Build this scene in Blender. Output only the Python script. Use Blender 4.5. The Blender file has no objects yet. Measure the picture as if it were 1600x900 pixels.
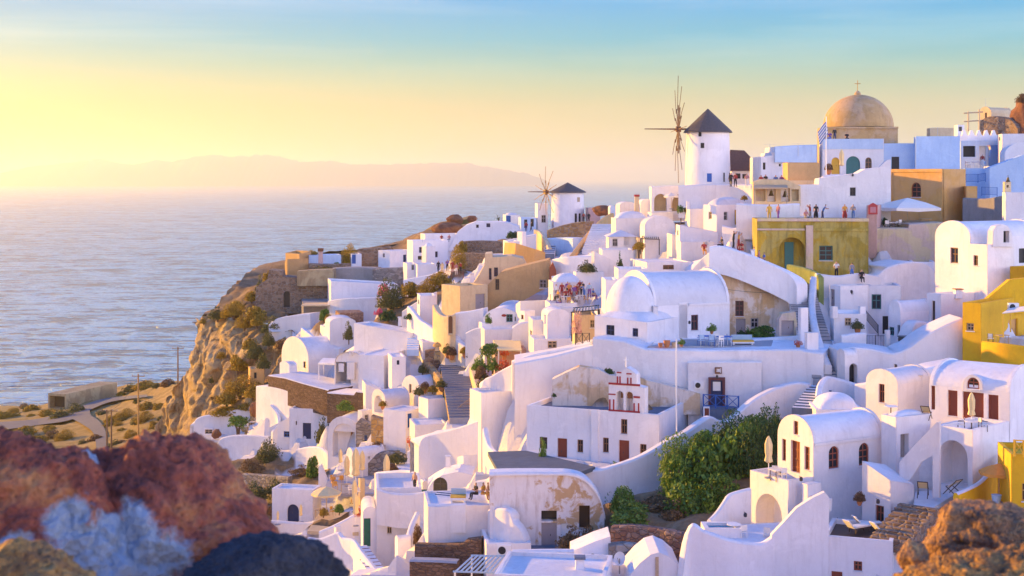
import bpy, bmesh, math, random
import numpy as np
from mathutils import Vector, Matrix, noise
from mathutils.geometry import tessellate_polygon
RND = random.Random(7)
F, HY, CZ = 2200.0, 278.0, 110.0      # focal length (photo pixels), horizon row, eye height above the sea
SC = bpy.context.scene
COL = SC.collection
rad = math.radians
def U(px, py, d):                      # a point d metres ahead of the camera seen at (px, py)
    return Vector(((px-800)/F*d, d, CZ-(py-HY)/F*d))
def UZ(px, py, z):                     # the point of height z seen at (px, py)
    d = (CZ-z)*F/(py-HY)
    return Vector(((px-800)/F*d, d, z))
def lerp(a, b, t): return a+(b-a)*t
# ------------------------------------------------------------------ materials
MAT = {}
def mk(name):
    m = bpy.data.materials.new(name); m.use_nodes = True
    nt = m.node_tree; b = nt.nodes['Principled BSDF']
    MAT[name] = m
    return m, nt, b
def nd(nt, t, **kw):
    n = nt.nodes.new(t)
    for k, v in kw.items():
        if k.startswith('i_'):
            n.inputs[k[2:].replace('_', ' ')].default_value = v
        else: setattr(n, k, v)
    return n
def ramp(nt, src, stops):
    r = nt.nodes.new('ShaderNodeValToRGB'); e = r.color_ramp.elements
    while len(e) < len(stops): e.new(.5)
    for i, (p, c) in enumerate(stops):
        e[i].position = p; e[i].color = (c[0], c[1], c[2], 1)
    nt.links.new(src, r.inputs[0]); return r.outputs[0]
def mixc(nt, fac, a, b, mode='MIX'):
    n = nt.nodes.new('ShaderNodeMix'); n.data_type = 'RGBA'; n.blend_type = mode
    for i, v in ((0, fac), (6, a), (7, b)):
        if hasattr(v, 'links'): nt.links.new(v, n.inputs[i])
        elif i == 0: n.inputs[0].default_value = v
        else: n.inputs[i].default_value = (v[0], v[1], v[2], 1)
    return n.outputs[2]
def wpos(nt): return nt.nodes.new('ShaderNodeNewGeometry').outputs['Position']
def noise_t(nt, vec, scale, detail=4, rough=.55, dist=0):
    n = nd(nt, 'ShaderNodeTexNoise'); n.inputs['Scale'].default_value = scale
    n.inputs['Detail'].default_value = detail; n.inputs['Roughness'].default_value = rough
    n.inputs['Distortion'].default_value = dist
    nt.links.new(vec, n.inputs['Vector']); return n.outputs[0]
def mapped(nt, vec, s):
    m = nt.nodes.new('ShaderNodeMapping'); m.inputs['Scale'].default_value = s
    nt.links.new(vec, m.inputs['Vector']); return m.outputs[0]
def bump(nt, b, h, strength, dist, normal=None):
    n = nt.nodes.new('ShaderNodeBump'); n.inputs['Strength'].default_value = strength
    n.inputs['Distance'].default_value = dist
    nt.links.new(h, n.inputs['Height'])
    if normal is not None: nt.links.new(normal, n.inputs['Normal'])
    nt.links.new(n.outputs[0], b.inputs['Normal'])
def plaster(name, c, c2, stain=(.5, .42, .33), amt=.5, rough=.9, bev=.07, lo=.52, patch=None, psc=.3, focus=None):
    m, nt, b = mk(name); p = wpos(nt)
    n1 = noise_t(nt, p, .35, 6, .65); n2 = noise_t(nt, mapped(nt, p, (2.2, 2.2, .3)), 1.0, 6, .7); n4 = noise_t(nt, p, psc, 8, .62, .5); n5 = noise_t(nt, p, 5, 4, .7)
    oi = nt.nodes.new('ShaderNodeObjectInfo')
    base = mixc(nt, ramp(nt, n1, [(.35, (0, 0, 0)), (.65, (1, 1, 1))]), c, c2)
    if focus:
        ds = nt.nodes.new('ShaderNodeVectorMath'); ds.operation = 'DISTANCE'; nt.links.new(p, ds.inputs[0]); ds.inputs[1].default_value = focus[0]
        fm = nd(nt, 'ShaderNodeMapRange'); nt.links.new(ds.outputs['Value'], fm.inputs[0]); fm.inputs[2].default_value = focus[1]; fm.inputs[3].default_value = .09; fm.inputs[4].default_value = -.14
        fa = nd(nt, 'ShaderNodeMath', operation='ADD'); nt.links.new(fm.outputs[0], fa.inputs[0]); nt.links.new(n4, fa.inputs[1]); n4 = fa.outputs[0]
    if patch: base = mixc(nt, ramp(nt, n4, [(.47, (0, 0, 0)), (.54, (1, 1, 1))]), base, patch)
    else: base = mixc(nt, ramp(nt, n4, [(.55, (0, 0, 0)), (.58, (.35, .35, .35))]), base, [min(1, x*1.12) for x in c])
    col = mixc(nt, ramp(nt, n2, [(lo, (0, 0, 0)), (lo+.24, (amt, amt, amt))]), base, stain)
    col = mixc(nt, .16, col, n5, 'OVERLAY')
    hs = nt.nodes.new('ShaderNodeHueSaturation')
    mr = nd(nt, 'ShaderNodeMapRange'); mr.inputs[3].default_value = .90; mr.inputs[4].default_value = 1.06
    nt.links.new(oi.outputs['Random'], mr.inputs[0]); nt.links.new(mr.outputs[0], hs.inputs['Value'])
    nt.links.new(col, hs.inputs['Color']); nt.links.new(hs.outputs[0], b.inputs['Base Color'])
    b.inputs['Roughness'].default_value = rough
    n3 = noise_t(nt, p, 1.6, 6, .62)
    if bev:
        bv = nt.nodes.new('ShaderNodeBevel'); bv.samples = 3; bv.inputs['Radius'].default_value = bev
        bump(nt, b, n3, .5, .09, bv.outputs[0])
    else: bump(nt, b, n3, .5, .09)
    return m
def flat(name, c, rough=.6, metal=0, var=.12, sc=3.0):
    m, nt, b = mk(name); p = wpos(nt)
    n = noise_t(nt, p, sc, 3)
    lo = [max(0, x*(1-var)) for x in c]; hi = [min(1, x*(1+var)) for x in c]
    nt.links.new(mixc(nt, n, lo, hi), b.inputs['Base Color'])
    b.inputs['Roughness'].default_value = rough; b.inputs['Metallic'].default_value = metal
    return m
def rubble(name, c1, c2, c3, scale=1.7, mortar=(.3, .26, .22), squash=1.5):
    m, nt, b = mk(name); p = mapped(nt, wpos(nt), (1, 1, squash))
    v = nd(nt, 'ShaderNodeTexVoronoi'); v.inputs['Scale'].default_value = scale; nt.links.new(p, v.inputs['Vector'])
    e = nd(nt, 'ShaderNodeTexVoronoi', feature='DISTANCE_TO_EDGE'); e.inputs['Scale'].default_value = scale
    nt.links.new(p, e.inputs['Vector'])
    sep = nt.nodes.new('ShaderNodeSeparateColor'); nt.links.new(v.outputs['Color'], sep.inputs[0])
    col = ramp(nt, sep.outputs[0], [(0, c1), (.5, c2), (1, c3)])
    n = noise_t(nt, p, 6, 3); col = mixc(nt, .25, col, n, 'OVERLAY')
    em = ramp(nt, e.outputs[0], [(.015, (1, 1, 1)), (.06, (0, 0, 0))])
    col = mixc(nt, em, col, mortar); nt.links.new(col, b.inputs['Base Color'])
    b.inputs['Roughness'].default_value = .95
    hh = ramp(nt, e.outputs[0], [(.0, (0, 0, 0)), (.15, (1, 1, 1))])
    bump(nt, b, hh, .8, .1)
    return m
def earth(name, c1, c2, c3, scale=.5, bs=.6):
    m, nt, b = mk(name); p = wpos(nt)
    n = noise_t(nt, p, scale, 8, .65, .4); n2 = noise_t(nt, p, scale*7, 5, .7)
    col = ramp(nt, n, [(.3, c1), (.5, c2), (.7, c3)])
    col = mixc(nt, .45, col, n2, 'OVERLAY')
    nt.links.new(col, b.inputs['Base Color']); b.inputs['Roughness'].default_value = .95
    bump(nt, b, n2, bs, .3)
    return m
def leafm(name, c1, c2, trans=.25):
    m, nt, b = mk(name)
    oi = nt.nodes.new('ShaderNodeNewGeometry')
    col = ramp(nt, oi.outputs['Random Per Island'], [(0, c1), (1, c2)])
    nt.links.new(col, b.inputs['Base Color']); b.inputs['Roughness'].default_value = .6
    tr = nt.nodes.new('ShaderNodeBsdfTranslucent'); nt.links.new(col, tr.inputs[0])
    mx = nt.nodes.new('ShaderNodeMixShader'); mx.inputs[0].default_value = trans
    nt.links.new(b.outputs[0], mx.inputs[1]); nt.links.new(tr.outputs[0], mx.inputs[2])
    nt.links.new(mx.outputs[0], nt.nodes['Material Output'].inputs[0])
    return m
plaster('white', (.85, .82, .80), (.77, .74, .73), (.50, .45, .41), .32)
plaster('white_roof', (.80, .79, .79), (.69, .68, .69), (.45, .43, .42), .36)
plaster('cream', (.74, .58, .34), (.64, .48, .28), (.42, .30, .18), .5)
plaster('tan', (.60, .38, .17), (.50, .31, .13), (.36, .24, .13), .55)
plaster('ochre', (.72, .42, .13), (.60, .34, .10), (.42, .24, .10), .5, patch=(.66, .40, .16))
plaster('yellow', (.80, .48, .012), (.70, .40, .01), (.46, .26, .03), .4)
plaster('olive', (.52, .35, .03), (.34, .27, .04), (.15, .15, .05), .75, lo=.46, patch=(.46, .38, .10), psc=.5)
plaster('green_wall', (.22, .28, .08), (.32, .34, .10), (.12, .16, .06), .7, lo=.46)
plaster('pinkplaster', (.64, .42, .38), (.52, .35, .30), (.38, .27, .2), .5)
plaster('oldwall', (.70, .52, .32), (.60, .40, .20), (.26, .18, .11), .7, lo=.52, patch=(.78, .68, .58), psc=.4)
plaster('peeling', (.80, .74, .70), (.72, .66, .63), (.34, .20, .10), .6, patch=(.54, .35, .18), psc=.9, focus=(tuple(U(895, 800, 97.5)), 3.6))
plaster('palestone', (.66, .52, .42), (.54, .42, .34), (.30, .22, .17), .6, lo=.5, patch=(.60, .50, .30), psc=.4)
plaster('dometan', (.60, .40, .18), (.48, .31, .13), (.28, .18, .10), .6, patch=(.56, .39, .22), psc=.5)
plaster('bluewash', (.54, .68, .83), (.45, .60, .79), (.3, .4, .55), .4)  # blue shade on white walls put into the colour; also the blue-painted parapets
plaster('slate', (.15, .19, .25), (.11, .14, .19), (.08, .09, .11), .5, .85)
plaster('greyplaster', (.34, .31, .29), (.26, .24, .22), (.18, .16, .14), .6)
plaster('concrete', (.40, .29, .15), (.30, .22, .12), (.16, .12, .08), .7, patch=(.46, .36, .20))
plaster('paving', (.42, .41, .42), (.34, .33, .35), (.24, .23, .24), .5, .85, 0)
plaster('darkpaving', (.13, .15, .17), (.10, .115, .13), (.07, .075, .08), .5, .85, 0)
rubble('rubble', (.17, .11, .07), (.25, .16, .10), (.33, .23, .15))
rubble('rubble_gold', (.34, .20, .07), (.44, .28, .10), (.5, .36, .18), 1.5)
rubble('rubble_grey', (.20, .17, .15), (.30, .26, .22), (.38, .34, .30), 1.6, (.2, .17, .15))
rubble('rubble_red', (.24, .12, .08), (.33, .19, .13), (.40, .27, .20), 2.2, (.16, .11, .09))
rubble('masonry_brown', (.13, .075, .045), (.18, .105, .065), (.23, .14, .09), 2.2, (.11, .07, .05), 2.2)
flat('wood_red', (.25, .055, .025)); flat('wood_brown', (.20, .085, .035)); flat('wood_pale', (.45, .33, .20))
flat('wood_grey', (.34, .30, .31)); flat('wood_dark', (.07, .04, .025))
flat('red', (.36, .03, .03)); flat('blue', (.02, .11, .38)); flat('navy', (.015, .03, .10)); flat('teal', (.03, .16, .16))
flat('green_paint', (.02, .16, .10)); flat('turquoise', (.04, .35, .45)); flat('maroon', (.11, .025, .03))
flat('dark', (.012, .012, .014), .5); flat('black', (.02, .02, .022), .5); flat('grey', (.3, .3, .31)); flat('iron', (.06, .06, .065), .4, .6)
flat('steel', (.5, .5, .5), .35, .8); flat('paint_white', (.8, .79, .77), .5, 0, .04); flat('paint_yellow', (.75, .45, .03), .5)
flat('cloth_white', (.80, .76, .68), .9, 0, .06); flat('cloth_sand', (.82, .63, .30), .9); flat('cloth_orange', (.60, .30, .06), .9)
flat('cloth_blue', (.06, .16, .45), .9); flat('cloth_red', (.32, .04, .035), .9); flat('cloth_pink', (.45, .2, .22), .9)
flat('cloth_black', (.02, .02, .025), .9); flat('cloth_grey', (.25, .25, .28), .9); flat('cloth_yellow', (.7, .42, .06), .9)
flat('cloth_purple', (.2, .08, .3), .9); flat('cloth_lightblue', (.35, .5, .65), .9)
flat('skin', (.50, .29, .19), .6, 0, .05); flat('hair_dark', (.03, .018, .012), .6); flat('hair_brown', (.12, .06, .03), .6); flat('hair_fair', (.35, .22, .10), .6)
flat('terracotta', (.42, .17, .07), .8); flat('bronze', (.12, .09, .035), .4, .7); flat('bark', (.14, .09, .055), .9)
flat('thatch', (.10, .085, .08), .95, 0, .4, 5); flat('thatch_brown', (.13, .075, .06), .95, 0, .4, 5); flat('reed', (.5, .36, .22), .9, 0, .3, 6)
flat('pole_wood', (.24, .15, .08), .9); flat('pole_gold', (.5, .3, .10), .8)
m, nt, b = mk('glass'); b.inputs['Base Color'].default_value = (.02, .024, .03, 1); b.inputs['Roughness'].default_value = .12
m, nt, b = mk('poolwater'); b.inputs['Base Color'].default_value = (.02, .22, .33, 1); b.inputs['Roughness'].default_value = .08
bump(nt, b, noise_t(nt, wpos(nt), 3, 2), .1, .05)
leafm('leaf_green', (.025, .10, .012), (.16, .29, .035)); leafm('leaf_gold', (.20, .13, .008), (.48, .32, .03)); leafm('leaf_dark', (.014, .055, .015), (.05, .13, .03))
leafm('leaf_olive', (.06, .075, .02), (.14, .15, .04)); leafm('leaf_fresh', (.08, .18, .02), (.22, .32, .05)); leafm('leaf_dry', (.14, .085, .04), (.28, .18, .08)); leafm('leaf_brown', (.10, .05, .025), (.22, .12, .05))
leafm('petal_pink', (.5, .04, .14), (.75, .12, .25)); leafm('petal_pale', (.62, .30, .28), (.72, .52, .40)); leafm('petal_red', (.5, .05, .02), (.7, .16, .05))
# ------------------------------------------------------------------ objects
OFF = {}
CTRL = []                               # base points that carry the terrain: x, y, z, whitewashed?
def props(o, label=None, cat=None, group=None, kind=None):
    if label: o['label'] = label
    if cat: o['category'] = cat
    if group: o['group'] = group
    if kind: o['kind'] = kind
    return o
def thing(name, loc, label, cat, group=None):
    o = bpy.data.objects.new(name, None); COL.objects.link(o)
    o.empty_display_size = .5
    o.location = loc; OFF[o.name] = Vector(loc)
    return props(o, label, cat, group)
def off(p):
    return OFF[p.name]
class MB:                               # collects faces (world coordinates), links them as ONE mesh object
    def __init__(s): s.v = []; s.f = []; s.m = []; s.mats = []
    def mi(s, m):
        if m not in s.mats: s.mats.append(m)
        return s.mats.index(m)
    def face(s, pts, m='white'):
        i = len(s.v); s.v += [Vector(p) for p in pts]; s.f.append(tuple(range(i, i+len(pts)))); s.m.append(s.mi(m))
    def raw(s, verts, faces, m='white'):
        i = len(s.v); s.v += [Vector(p) for p in verts]; k = s.mi(m)
        for f in faces: s.f.append(tuple(i+j for j in f)); s.m.append(k)
    def hexa(s, p, m='white'):          # 8 points: bottom ring then top ring
        s.raw(p, [(3, 2, 1, 0), (4, 5, 6, 7), (0, 1, 5, 4), (1, 2, 6, 5), (2, 3, 7, 6), (3, 0, 4, 7)], m)
    def box(s, c, sx, sy, sz, m='white', rz=0):     # c = centre of the base
        c = Vector(c); ca, sa = math.cos(rz), math.sin(rz); q = []
        for z in (0, sz):
            for x, y in ((-1, -1), (1, -1), (1, 1), (-1, 1)):
                x *= sx/2; y *= sy/2
                q.append(c+Vector((x*ca-y*sa, x*sa+y*ca, z)))
        s.hexa(q, m)
    def bar(s, a, b, r, m='white', n=6, r2=None):
        a = Vector(a); b = Vector(b); r2 = r if r2 is None else r2
        t = (b-a); L = t.length
        if L < 1e-6: return
        t /= L; up = Vector((0, 0, 1)) if abs(t.z) < .9 else Vector((1, 0, 0))
        x = t.cross(up).normalized(); y = t.cross(x)
        vs = []
        for p, q in ((a, r), (b, r2)):
            for k in range(n):
                an = 2*math.pi*k/n+math.pi/n; vs.append(p+(x*math.cos(an)+y*math.sin(an))*q)
        fs = [(k, (k+1) % n, n+(k+1) % n, n+k) for k in range(n)]
        fs += [tuple(range(n-1, -1, -1)), tuple(range(n, 2*n))]
        s.raw(vs, fs, m)
    def tube(s, pts, r, m='white', n=6):
        for i in range(len(pts)-1):
            ra = r[i] if isinstance(r, (list, tuple)) else r
            rb = r[i+1] if isinstance(r, (list, tuple)) else r
            s.bar(pts[i], pts[i+1], ra, m, n, rb)
    def lathe(s, c, prof, m='white', n=20, cap=True):   # prof: (radius, z) from bottom to top
        c = Vector(c); vs = []; fs = []
        for r, z in prof:
            for k in range(n):
                an = 2*math.pi*k/n; vs.append(c+Vector((r*math.cos(an), r*math.sin(an), z)))
        for j in range(len(prof)-1):
            for k in range(n):
                fs.append((j*n+k, j*n+(k+1) % n, (j+1)*n+(k+1) % n, (j+1)*n+k))
        if cap: fs += [tuple(range(n-1, -1, -1)), tuple((len(prof)-1)*n+k for k in range(n))]
        s.raw(vs, fs, m)
    def build(s, name, parent=None, loc=None, smooth=False, weld=0):
        o0 = off(parent) if parent is not None else (Vector(loc) if loc is not None else Vector((0, 0, 0)))
        me = bpy.data.meshes.new(name)
        me.from_pydata([tuple(v-o0) for v in s.v], [], s.f)
        for m in s.mats: me.materials.append(MAT[m] if isinstance(m, str) else m)
        me.polygons.foreach_set('material_index', s.m)
        if weld or smooth:
            bm = bmesh.new(); bm.from_mesh(me); bmesh.ops.remove_doubles(bm, verts=bm.verts, dist=max(weld, .0005))
            if len(bm.faces) < 3000: bmesh.ops.recalc_face_normals(bm, faces=bm.faces)
            bm.to_mesh(me); bm.free()
        if smooth:
            me.polygons.foreach_set('use_smooth', [True]*len(me.polygons))
            try: me.set_sharp_from_angle(angle=rad(40))
            except Exception: pass
        me.update()
        o = bpy.data.objects.new(name, me); COL.objects.link(o)
        OFF[o.name] = o0
        if parent is not None: o.parent = parent
        elif loc is not None: o.location = loc
        return o
def copy_tree(o, parent=None):
    c = o.copy(); COL.objects.link(c); OFF[c.name] = OFF[o.name]
    if parent is not None: c.parent = parent
    for ch in list(o.children): copy_tree(ch, c)
    return c
class Face:                             # a wall face: corner p (base), unit direction a along it, outward normal n
    def __init__(s, p, a, n, L, H): s.p, s.a, s.n, s.L, s.H = Vector(p), Vector(a), Vector(n), L, H
    def sz(s, px, py):
        r = Vector(((px-800)/F, 1, -(py-HY)/F)); o = Vector((0, 0, CZ))
        t = s.n.dot(s.p-o)/s.n.dot(r); q = o+r*t-s.p
        return q.dot(s.a), q.z
    def pt(s, a, z, out=0): return s.p+s.a*a+Vector((0, 0, z))+s.n*out
def arc_poly(s0, z0, s1, z1, arch):
    if not arch: return [(s0, z0), (s1, z0), (s1, z1), (s0, z1)]
    w = (s1-s0)/2; r = min(w*1.05, (z1-z0)*.65); zc = z1-r; P = [(s0, z0), (s1, z0)]
    for k in range(0, 11):
        an = math.pi*k/10; P.append(((s0+s1)/2+w*math.cos(an), zc+r*math.sin(an)))
    return P
def inset(P, f):
    cx = sum(p[0] for p in P)/len(P); out = []
    n = len(P)
    for i in range(n):
        a = Vector((P[i-1][0], P[i-1][1])); b_ = Vector((P[i][0], P[i][1])); c = Vector((P[(i+1) % n][0], P[(i+1) % n][1]))
        e1 = (b_-a); e2 = (c-b_)
        if e1.length < 1e-6 or e2.length < 1e-6: out.append(P[i]); continue
        n1 = Vector((-e1.y, e1.x)).normalized(); n2 = Vector((-e2.y, e2.x)).normalized()
        q = n1+n2; q /= max(.3, 1+n1.dot(n2)); out.append((b_.x+q.x*f, b_.y+q.y*f))
    return out
def wall_with_holes(mb, fc, outer, holes, mat, depth=.2, flip=False):
    loops = [[Vector((p[0], p[1], 0)) for p in outer]]+[[Vector((p[0], p[1], 0)) for p in h] for h, _ in holes]
    flatp = [p for lp in loops for p in lp]
    tris = tessellate_polygon(loops)
    mb.raw([fc.pt(p.x, p.y) for p in flatp], tris, mat)
    for h, dp in holes:
        n = len(h)
        for i in range(n):
            a, b_ = h[i], h[(i+1) % n]
            mb.face([fc.pt(*a), fc.pt(*b_), fc.pt(b_[0], b_[1], -dp), fc.pt(a[0], a[1], -dp)], mat)
def fit_open(root, fc, spec, polys, scale_px):
    """adds door or window parts to root; gives the hole polygon and its depth"""
    kind, x0, y0, x1, y1 = spec[:5]; col = spec[5] if len(spec) > 5 else None
    a0, _ = fc.sz(x0, (y0+y1)/2); a1, _ = fc.sz(x1, (y0+y1)/2); xm = (x0+x1)/2
    _, z1 = fc.sz(xm, y0); _, z0 = fc.sz(xm, y1)
    if a0 > a1: a0, a1 = a1, a0
    a0 = max(a0, .08); a1 = min(a1, fc.L-.08); z0 = max(z0, .03)
    if a1-a0 < .08 or z1-z0 < .1: return None
    arch = 'a' in kind; k = kind[0]
    P = arc_poly(a0, z0, a1, z1, arch)
    big = (x1-x0) >= 7 and (y1-y0) >= 9
    if k == 'h':                         # open recess or porch
        dp = float(spec[6]) if len(spec) > 6 else 1.2
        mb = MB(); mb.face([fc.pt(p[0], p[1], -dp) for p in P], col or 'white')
        mb.build('recess', root); return P, dp
    dp = .16 if k == 'w' else .2
    if k == 'w':
        fr = MB(); fw = min(.09, (a1-a0)*.16); Q = inset(P, fw); c = col or 'wood_brown'; n = len(P); o0 = -dp+.06
        for i in range(n):
            j = (i+1) % n
            fr.face([fc.pt(*P[i], o0), fc.pt(*P[j], o0), fc.pt(*Q[j], o0), fc.pt(*Q[i], o0)], c)
            fr.face([fc.pt(*Q[i], o0), fc.pt(*Q[j], o0), fc.pt(*Q[j], -dp), fc.pt(*Q[i], -dp)], c)
        mx = (a0+a1)/2; t = fw*.45; zt_ = max(q[1] for q in Q); zb_ = min(q[1] for q in Q); o1 = -dp+.04
        fr.face([fc.pt(mx-t, zb_, o1), fc.pt(mx+t, zb_, o1), fc.pt(mx+t, zt_, o1), fc.pt(mx-t, zt_, o1)], c)
        zz = [lerp(zb_, zt_, .6)] if z1-z0 < 1.4 else [lerp(zb_, zt_, .36), lerp(zb_, zt_, .68)]
        for z in zz:
            wv = Q[0][0]; wx = Q[1][0]
            fr.face([fc.pt(wv, z-t, o1+.003), fc.pt(wx, z-t, o1+.003), fc.pt(wx, z+t, o1+.003), fc.pt(wv, z+t, o1+.003)], c)
        w = fr.build('window', root)
        pn = MB(); pn.face([fc.pt(p[0], p[1], -dp) for p in P], 'glass' if 's' not in kind else c); pn.build('pane', w)
        if big:
            si = MB(); e = .06
            a, b_ = fc.pt(a0-e, z0-.07, .07), fc.pt(a1+e, z0-.07, .07); c_, d_ = fc.pt(a1+e, z0-.07, -.03), fc.pt(a0-e, z0-.07, -.03)
            si.hexa([a, b_, c_, d_]+[q+Vector((0, 0, .065)) for q in (a, b_, c_, d_)], 'white'); si.build('sill', w)
    else:
        dr = MB(); c = col or 'wood_brown'; dr.face([fc.pt(p[0], p[1], -dp) for p in P], c)
        Q = inset(P, .07); n = len(P); o0 = -dp+.06
        for i in range(n):
            j = (i+1) % n
            dr.face([fc.pt(*P[i], o0), fc.pt(*P[j], o0), fc.pt(*Q[j], o0), fc.pt(*Q[i], o0)], c)
            dr.face([fc.pt(*Q[i], o0), fc.pt(*Q[j], o0), fc.pt(*Q[j], -dp), fc.pt(*Q[i], -dp)], c)
        mx = (a0+a1)/2; o1 = -dp+.035
        dr.face([fc.pt(mx-.03, z0+.05, o1), fc.pt(mx+.03, z0+.05, o1), fc.pt(mx+.03, z1-.1, o1), fc.pt(mx-.03, z1-.1, o1)], c)
        for z in (.3, .52, .76):
            z = lerp(z0, z1, z)
            dr.face([fc.pt(Q[0][0], z-.05, o1-.003), fc.pt(Q[1][0], z-.05, o1-.003), fc.pt(Q[1][0], z+.05, o1-.003), fc.pt(Q[0][0], z+.05, o1-.003)], c)
        o = dr.build('door', root)
        if big and 'g' in kind:          # glazed upper half
            g = MB(); z = lerp(z0, z1, .55); g.face([fc.pt(Q[0][0]+.05, z, o1), fc.pt(Q[1][0]-.05, z, o1), fc.pt(Q[1][0]-.05, lerp(z0, z1, .93), o1), fc.pt(Q[0][0]+.05, lerp(z0, z1, .93), o1)], 'glass'); g.build('pane', o)
        if big:
            hd = MB(); q = fc.pt(mx+.1, lerp(z0, z1, .47), -dp+.09); hd.bar(q, q+Vector((0, 0, .14)), .022, 'iron'); hd.build('handle', o)
    return P, dp
HOUSES = {}
def H(name, label, cat, xl, xc, xr, yt, yb, d, yaw, roof='flat', rise=1.4, mat='white', L=None, M=None, op=(), roofmat=None, par=.3,
      group=None, white=True, found=2.5, lowL=None, lowR=None, reg=True):
    """a block whose near vertical edge is seen at column xc, d metres ahead; its left face ends at column xl, its right face at xr"""
    th = rad(yaw); P = U(xc, yb, d); zt = U(xc, yt, d).z; base = P.z
    u = Vector((-math.cos(th), math.sin(th), 0)); v = Vector((math.sin(th), math.cos(th), 0))
    if L is None: k = (xl-800)/F; L = (P.x-k*d)/(math.cos(th)+k*math.sin(th))
    if M is None: k = (xr-800)/F; M = (k*d-P.x)/(math.sin(th)-k*math.cos(th))
    if name in ('house', 'terrace_house', 'church', 'dome_church', 'roof_hut', 'hall') and lowL is None and roof != 'vL':
        if L < 3 and xc-xl < 14 and yaw >= 60:     # keep the narrow visible side, but give the block a real depth
            k = (xl-800)/F; A = (P.x-k*d); Lw = 4.0 if name != 'roof_hut' else 2.0; q = A/Lw/math.hypot(1, k)
            th = math.atan(k)+math.acos(max(-1, min(1, q))); L = Lw
            u = Vector((-math.cos(th), math.sin(th), 0)); v = Vector((math.sin(th), math.cos(th), 0)); k = (xr-800)/F; M = (k*d-P.x)/(math.sin(th)-k*math.cos(th))
        if M < .35: M = 4.0
    L = max(.3, min(L, 40)); M = max(.3, min(M, 40))
    hgt = zt-base
    cen = P+u*L/2+v*M/2
    root = thing(name, (cen.x, cen.y, base), label, cat, group)
    nL = Vector((-math.sin(th), -math.cos(th), 0)); nR = Vector((math.cos(th), -math.sin(th), 0))
    fL = Face(P, u, nL, L, hgt); fR = Face(P, v, nR, M, hgt)
    hl = []; hr = []
    for o in op:
        fc = fL if o[0] == 'L' else fR
        r = fit_open(root, fc, o[1:], None, F/d)
        if r: (hl if o[0] == 'L' else hr).append(r)
    mb = MB(); g = -found; t = min(.25, L*.2, M*.2)
    B = lambda a, b_, z: P+u*a+v*b_+Vector((0, 0, z))
    rm = roofmat or ('white_roof' if mat == 'white' else mat)
    def arc(w, r, n=14): return [(w/2-w/2*math.cos(math.pi*k/n), hgt+r*math.sin(math.pi*k/n)) for k in range(n+1)]
    rf = MB()
    if roof == 'vL':
        A = arc(L, rise); oL = [(0, g)]+A+[(L, g)]
        wall_with_holes(mb, fL, oL, hl, mat); wall_with_holes(mb, fR, [(0, g), (M, g), (M, hgt), (0, hgt)], hr, mat)
        mb.face([B(a, M, z) for a, z in oL], mat); mb.face([B(L, 0, g), B(L, M, g), B(L, M, hgt), B(L, 0, hgt)], mat)
        for i in range(len(A)-1):        # thickness of the two gables
            for b0, b1 in ((0, t), (M-t, M)):
                mb.face([B(A[i][0], b0, A[i][1]), B(A[i+1][0], b0, A[i+1][1]), B(A[i+1][0], b1, A[i+1][1]), B(A[i][0], b1, A[i][1])], mat)
        for b1 in (t, M-t): mb.face([B(a, b1, z) for a, z in A], mat)
        A2 = [(lerp(L/2, a, .985), hgt-.02+(z-hgt)*.94) for a, z in arc(L, rise, 20)]
        for i in range(20): rf.face([B(A2[i][0], t*.6, A2[i][1]), B(A2[i+1][0], t*.6, A2[i+1][1]), B(A2[i+1][0], M-t*.6, A2[i+1][1]), B(A2[i][0], M-t*.6, A2[i][1])], rm)
        rf.build('roof', root, smooth=True)
    elif roof == 'vR':
        A = arc(M, rise); oR = [(0, g)]+A+[(M, g)]
        wall_with_holes(mb, fR, oR, hr, mat); wall_with_holes(mb, fL, [(0, g), (L, g), (L, hgt), (0, hgt)], hl, mat)
        mb.face([B(L, b_, z) for b_, z in oR], mat); mb.face([B(0, M, g), B(L, M, g), B(L, M, hgt), B(0, M, hgt)], mat)
        for i in range(len(A)-1):
            for b0, b1 in ((0, t), (L-t, L)):
                mb.face([B(b0, A[i][0], A[i][1]), B(b0, A[i+1][0], A[i+1][1]), B(b1, A[i+1][0], A[i+1][1]), B(b1, A[i][0], A[i][1])], mat)
        for b1 in (t, L-t): mb.face([B(b1, a, z) for a, z in A], mat)
        A2 = [(lerp(M/2, a, .985), hgt-.02+(z-hgt)*.94) for a, z in arc(M, rise, 20)]
        for i in range(20): rf.face([B(t*.6, A2[i][0], A2[i][1]), B(t*.6, A2[i+1][0], A2[i+1][1]), B(L-t*.6, A2[i+1][0], A2[i+1][1]), B(L-t*.6, A2[i][0], A2[i][1])], rm)
        rf.build('roof', root, smooth=True)
    else:
        # optional sloping tops: lowL = height lost at the far end of the left face, lowR of the right face
        zl, zr = lowL or 0, lowR or 0
        zz = lambda a, b_: hgt-zl*a/L-zr*b_/M
        pr = par if roof == 'flat' else 0
        wall_with_holes(mb, fL, [(0, g), (L, g), (L, zz(L, 0)), (0, hgt)], hl, mat)
        wall_with_holes(mb, fR, [(0, g), (M, g), (M, zz(0, M)), (0, hgt)], hr, mat)
        mb.face([B(L, 0, g), B(L, M, g), B(L, M, zz(L, M)), B(L, 0, zz(L, 0))], mat)
        mb.face([B(0, M, g), B(L, M, g), B(L, M, zz(L, M)), B(0, M, zz(0, M))], mat)
        o = [(0, 0), (L, 0), (L, M), (0, M)]; q = [(t, t), (L-t, t), (L-t, M-t), (t, M-t)]
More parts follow.
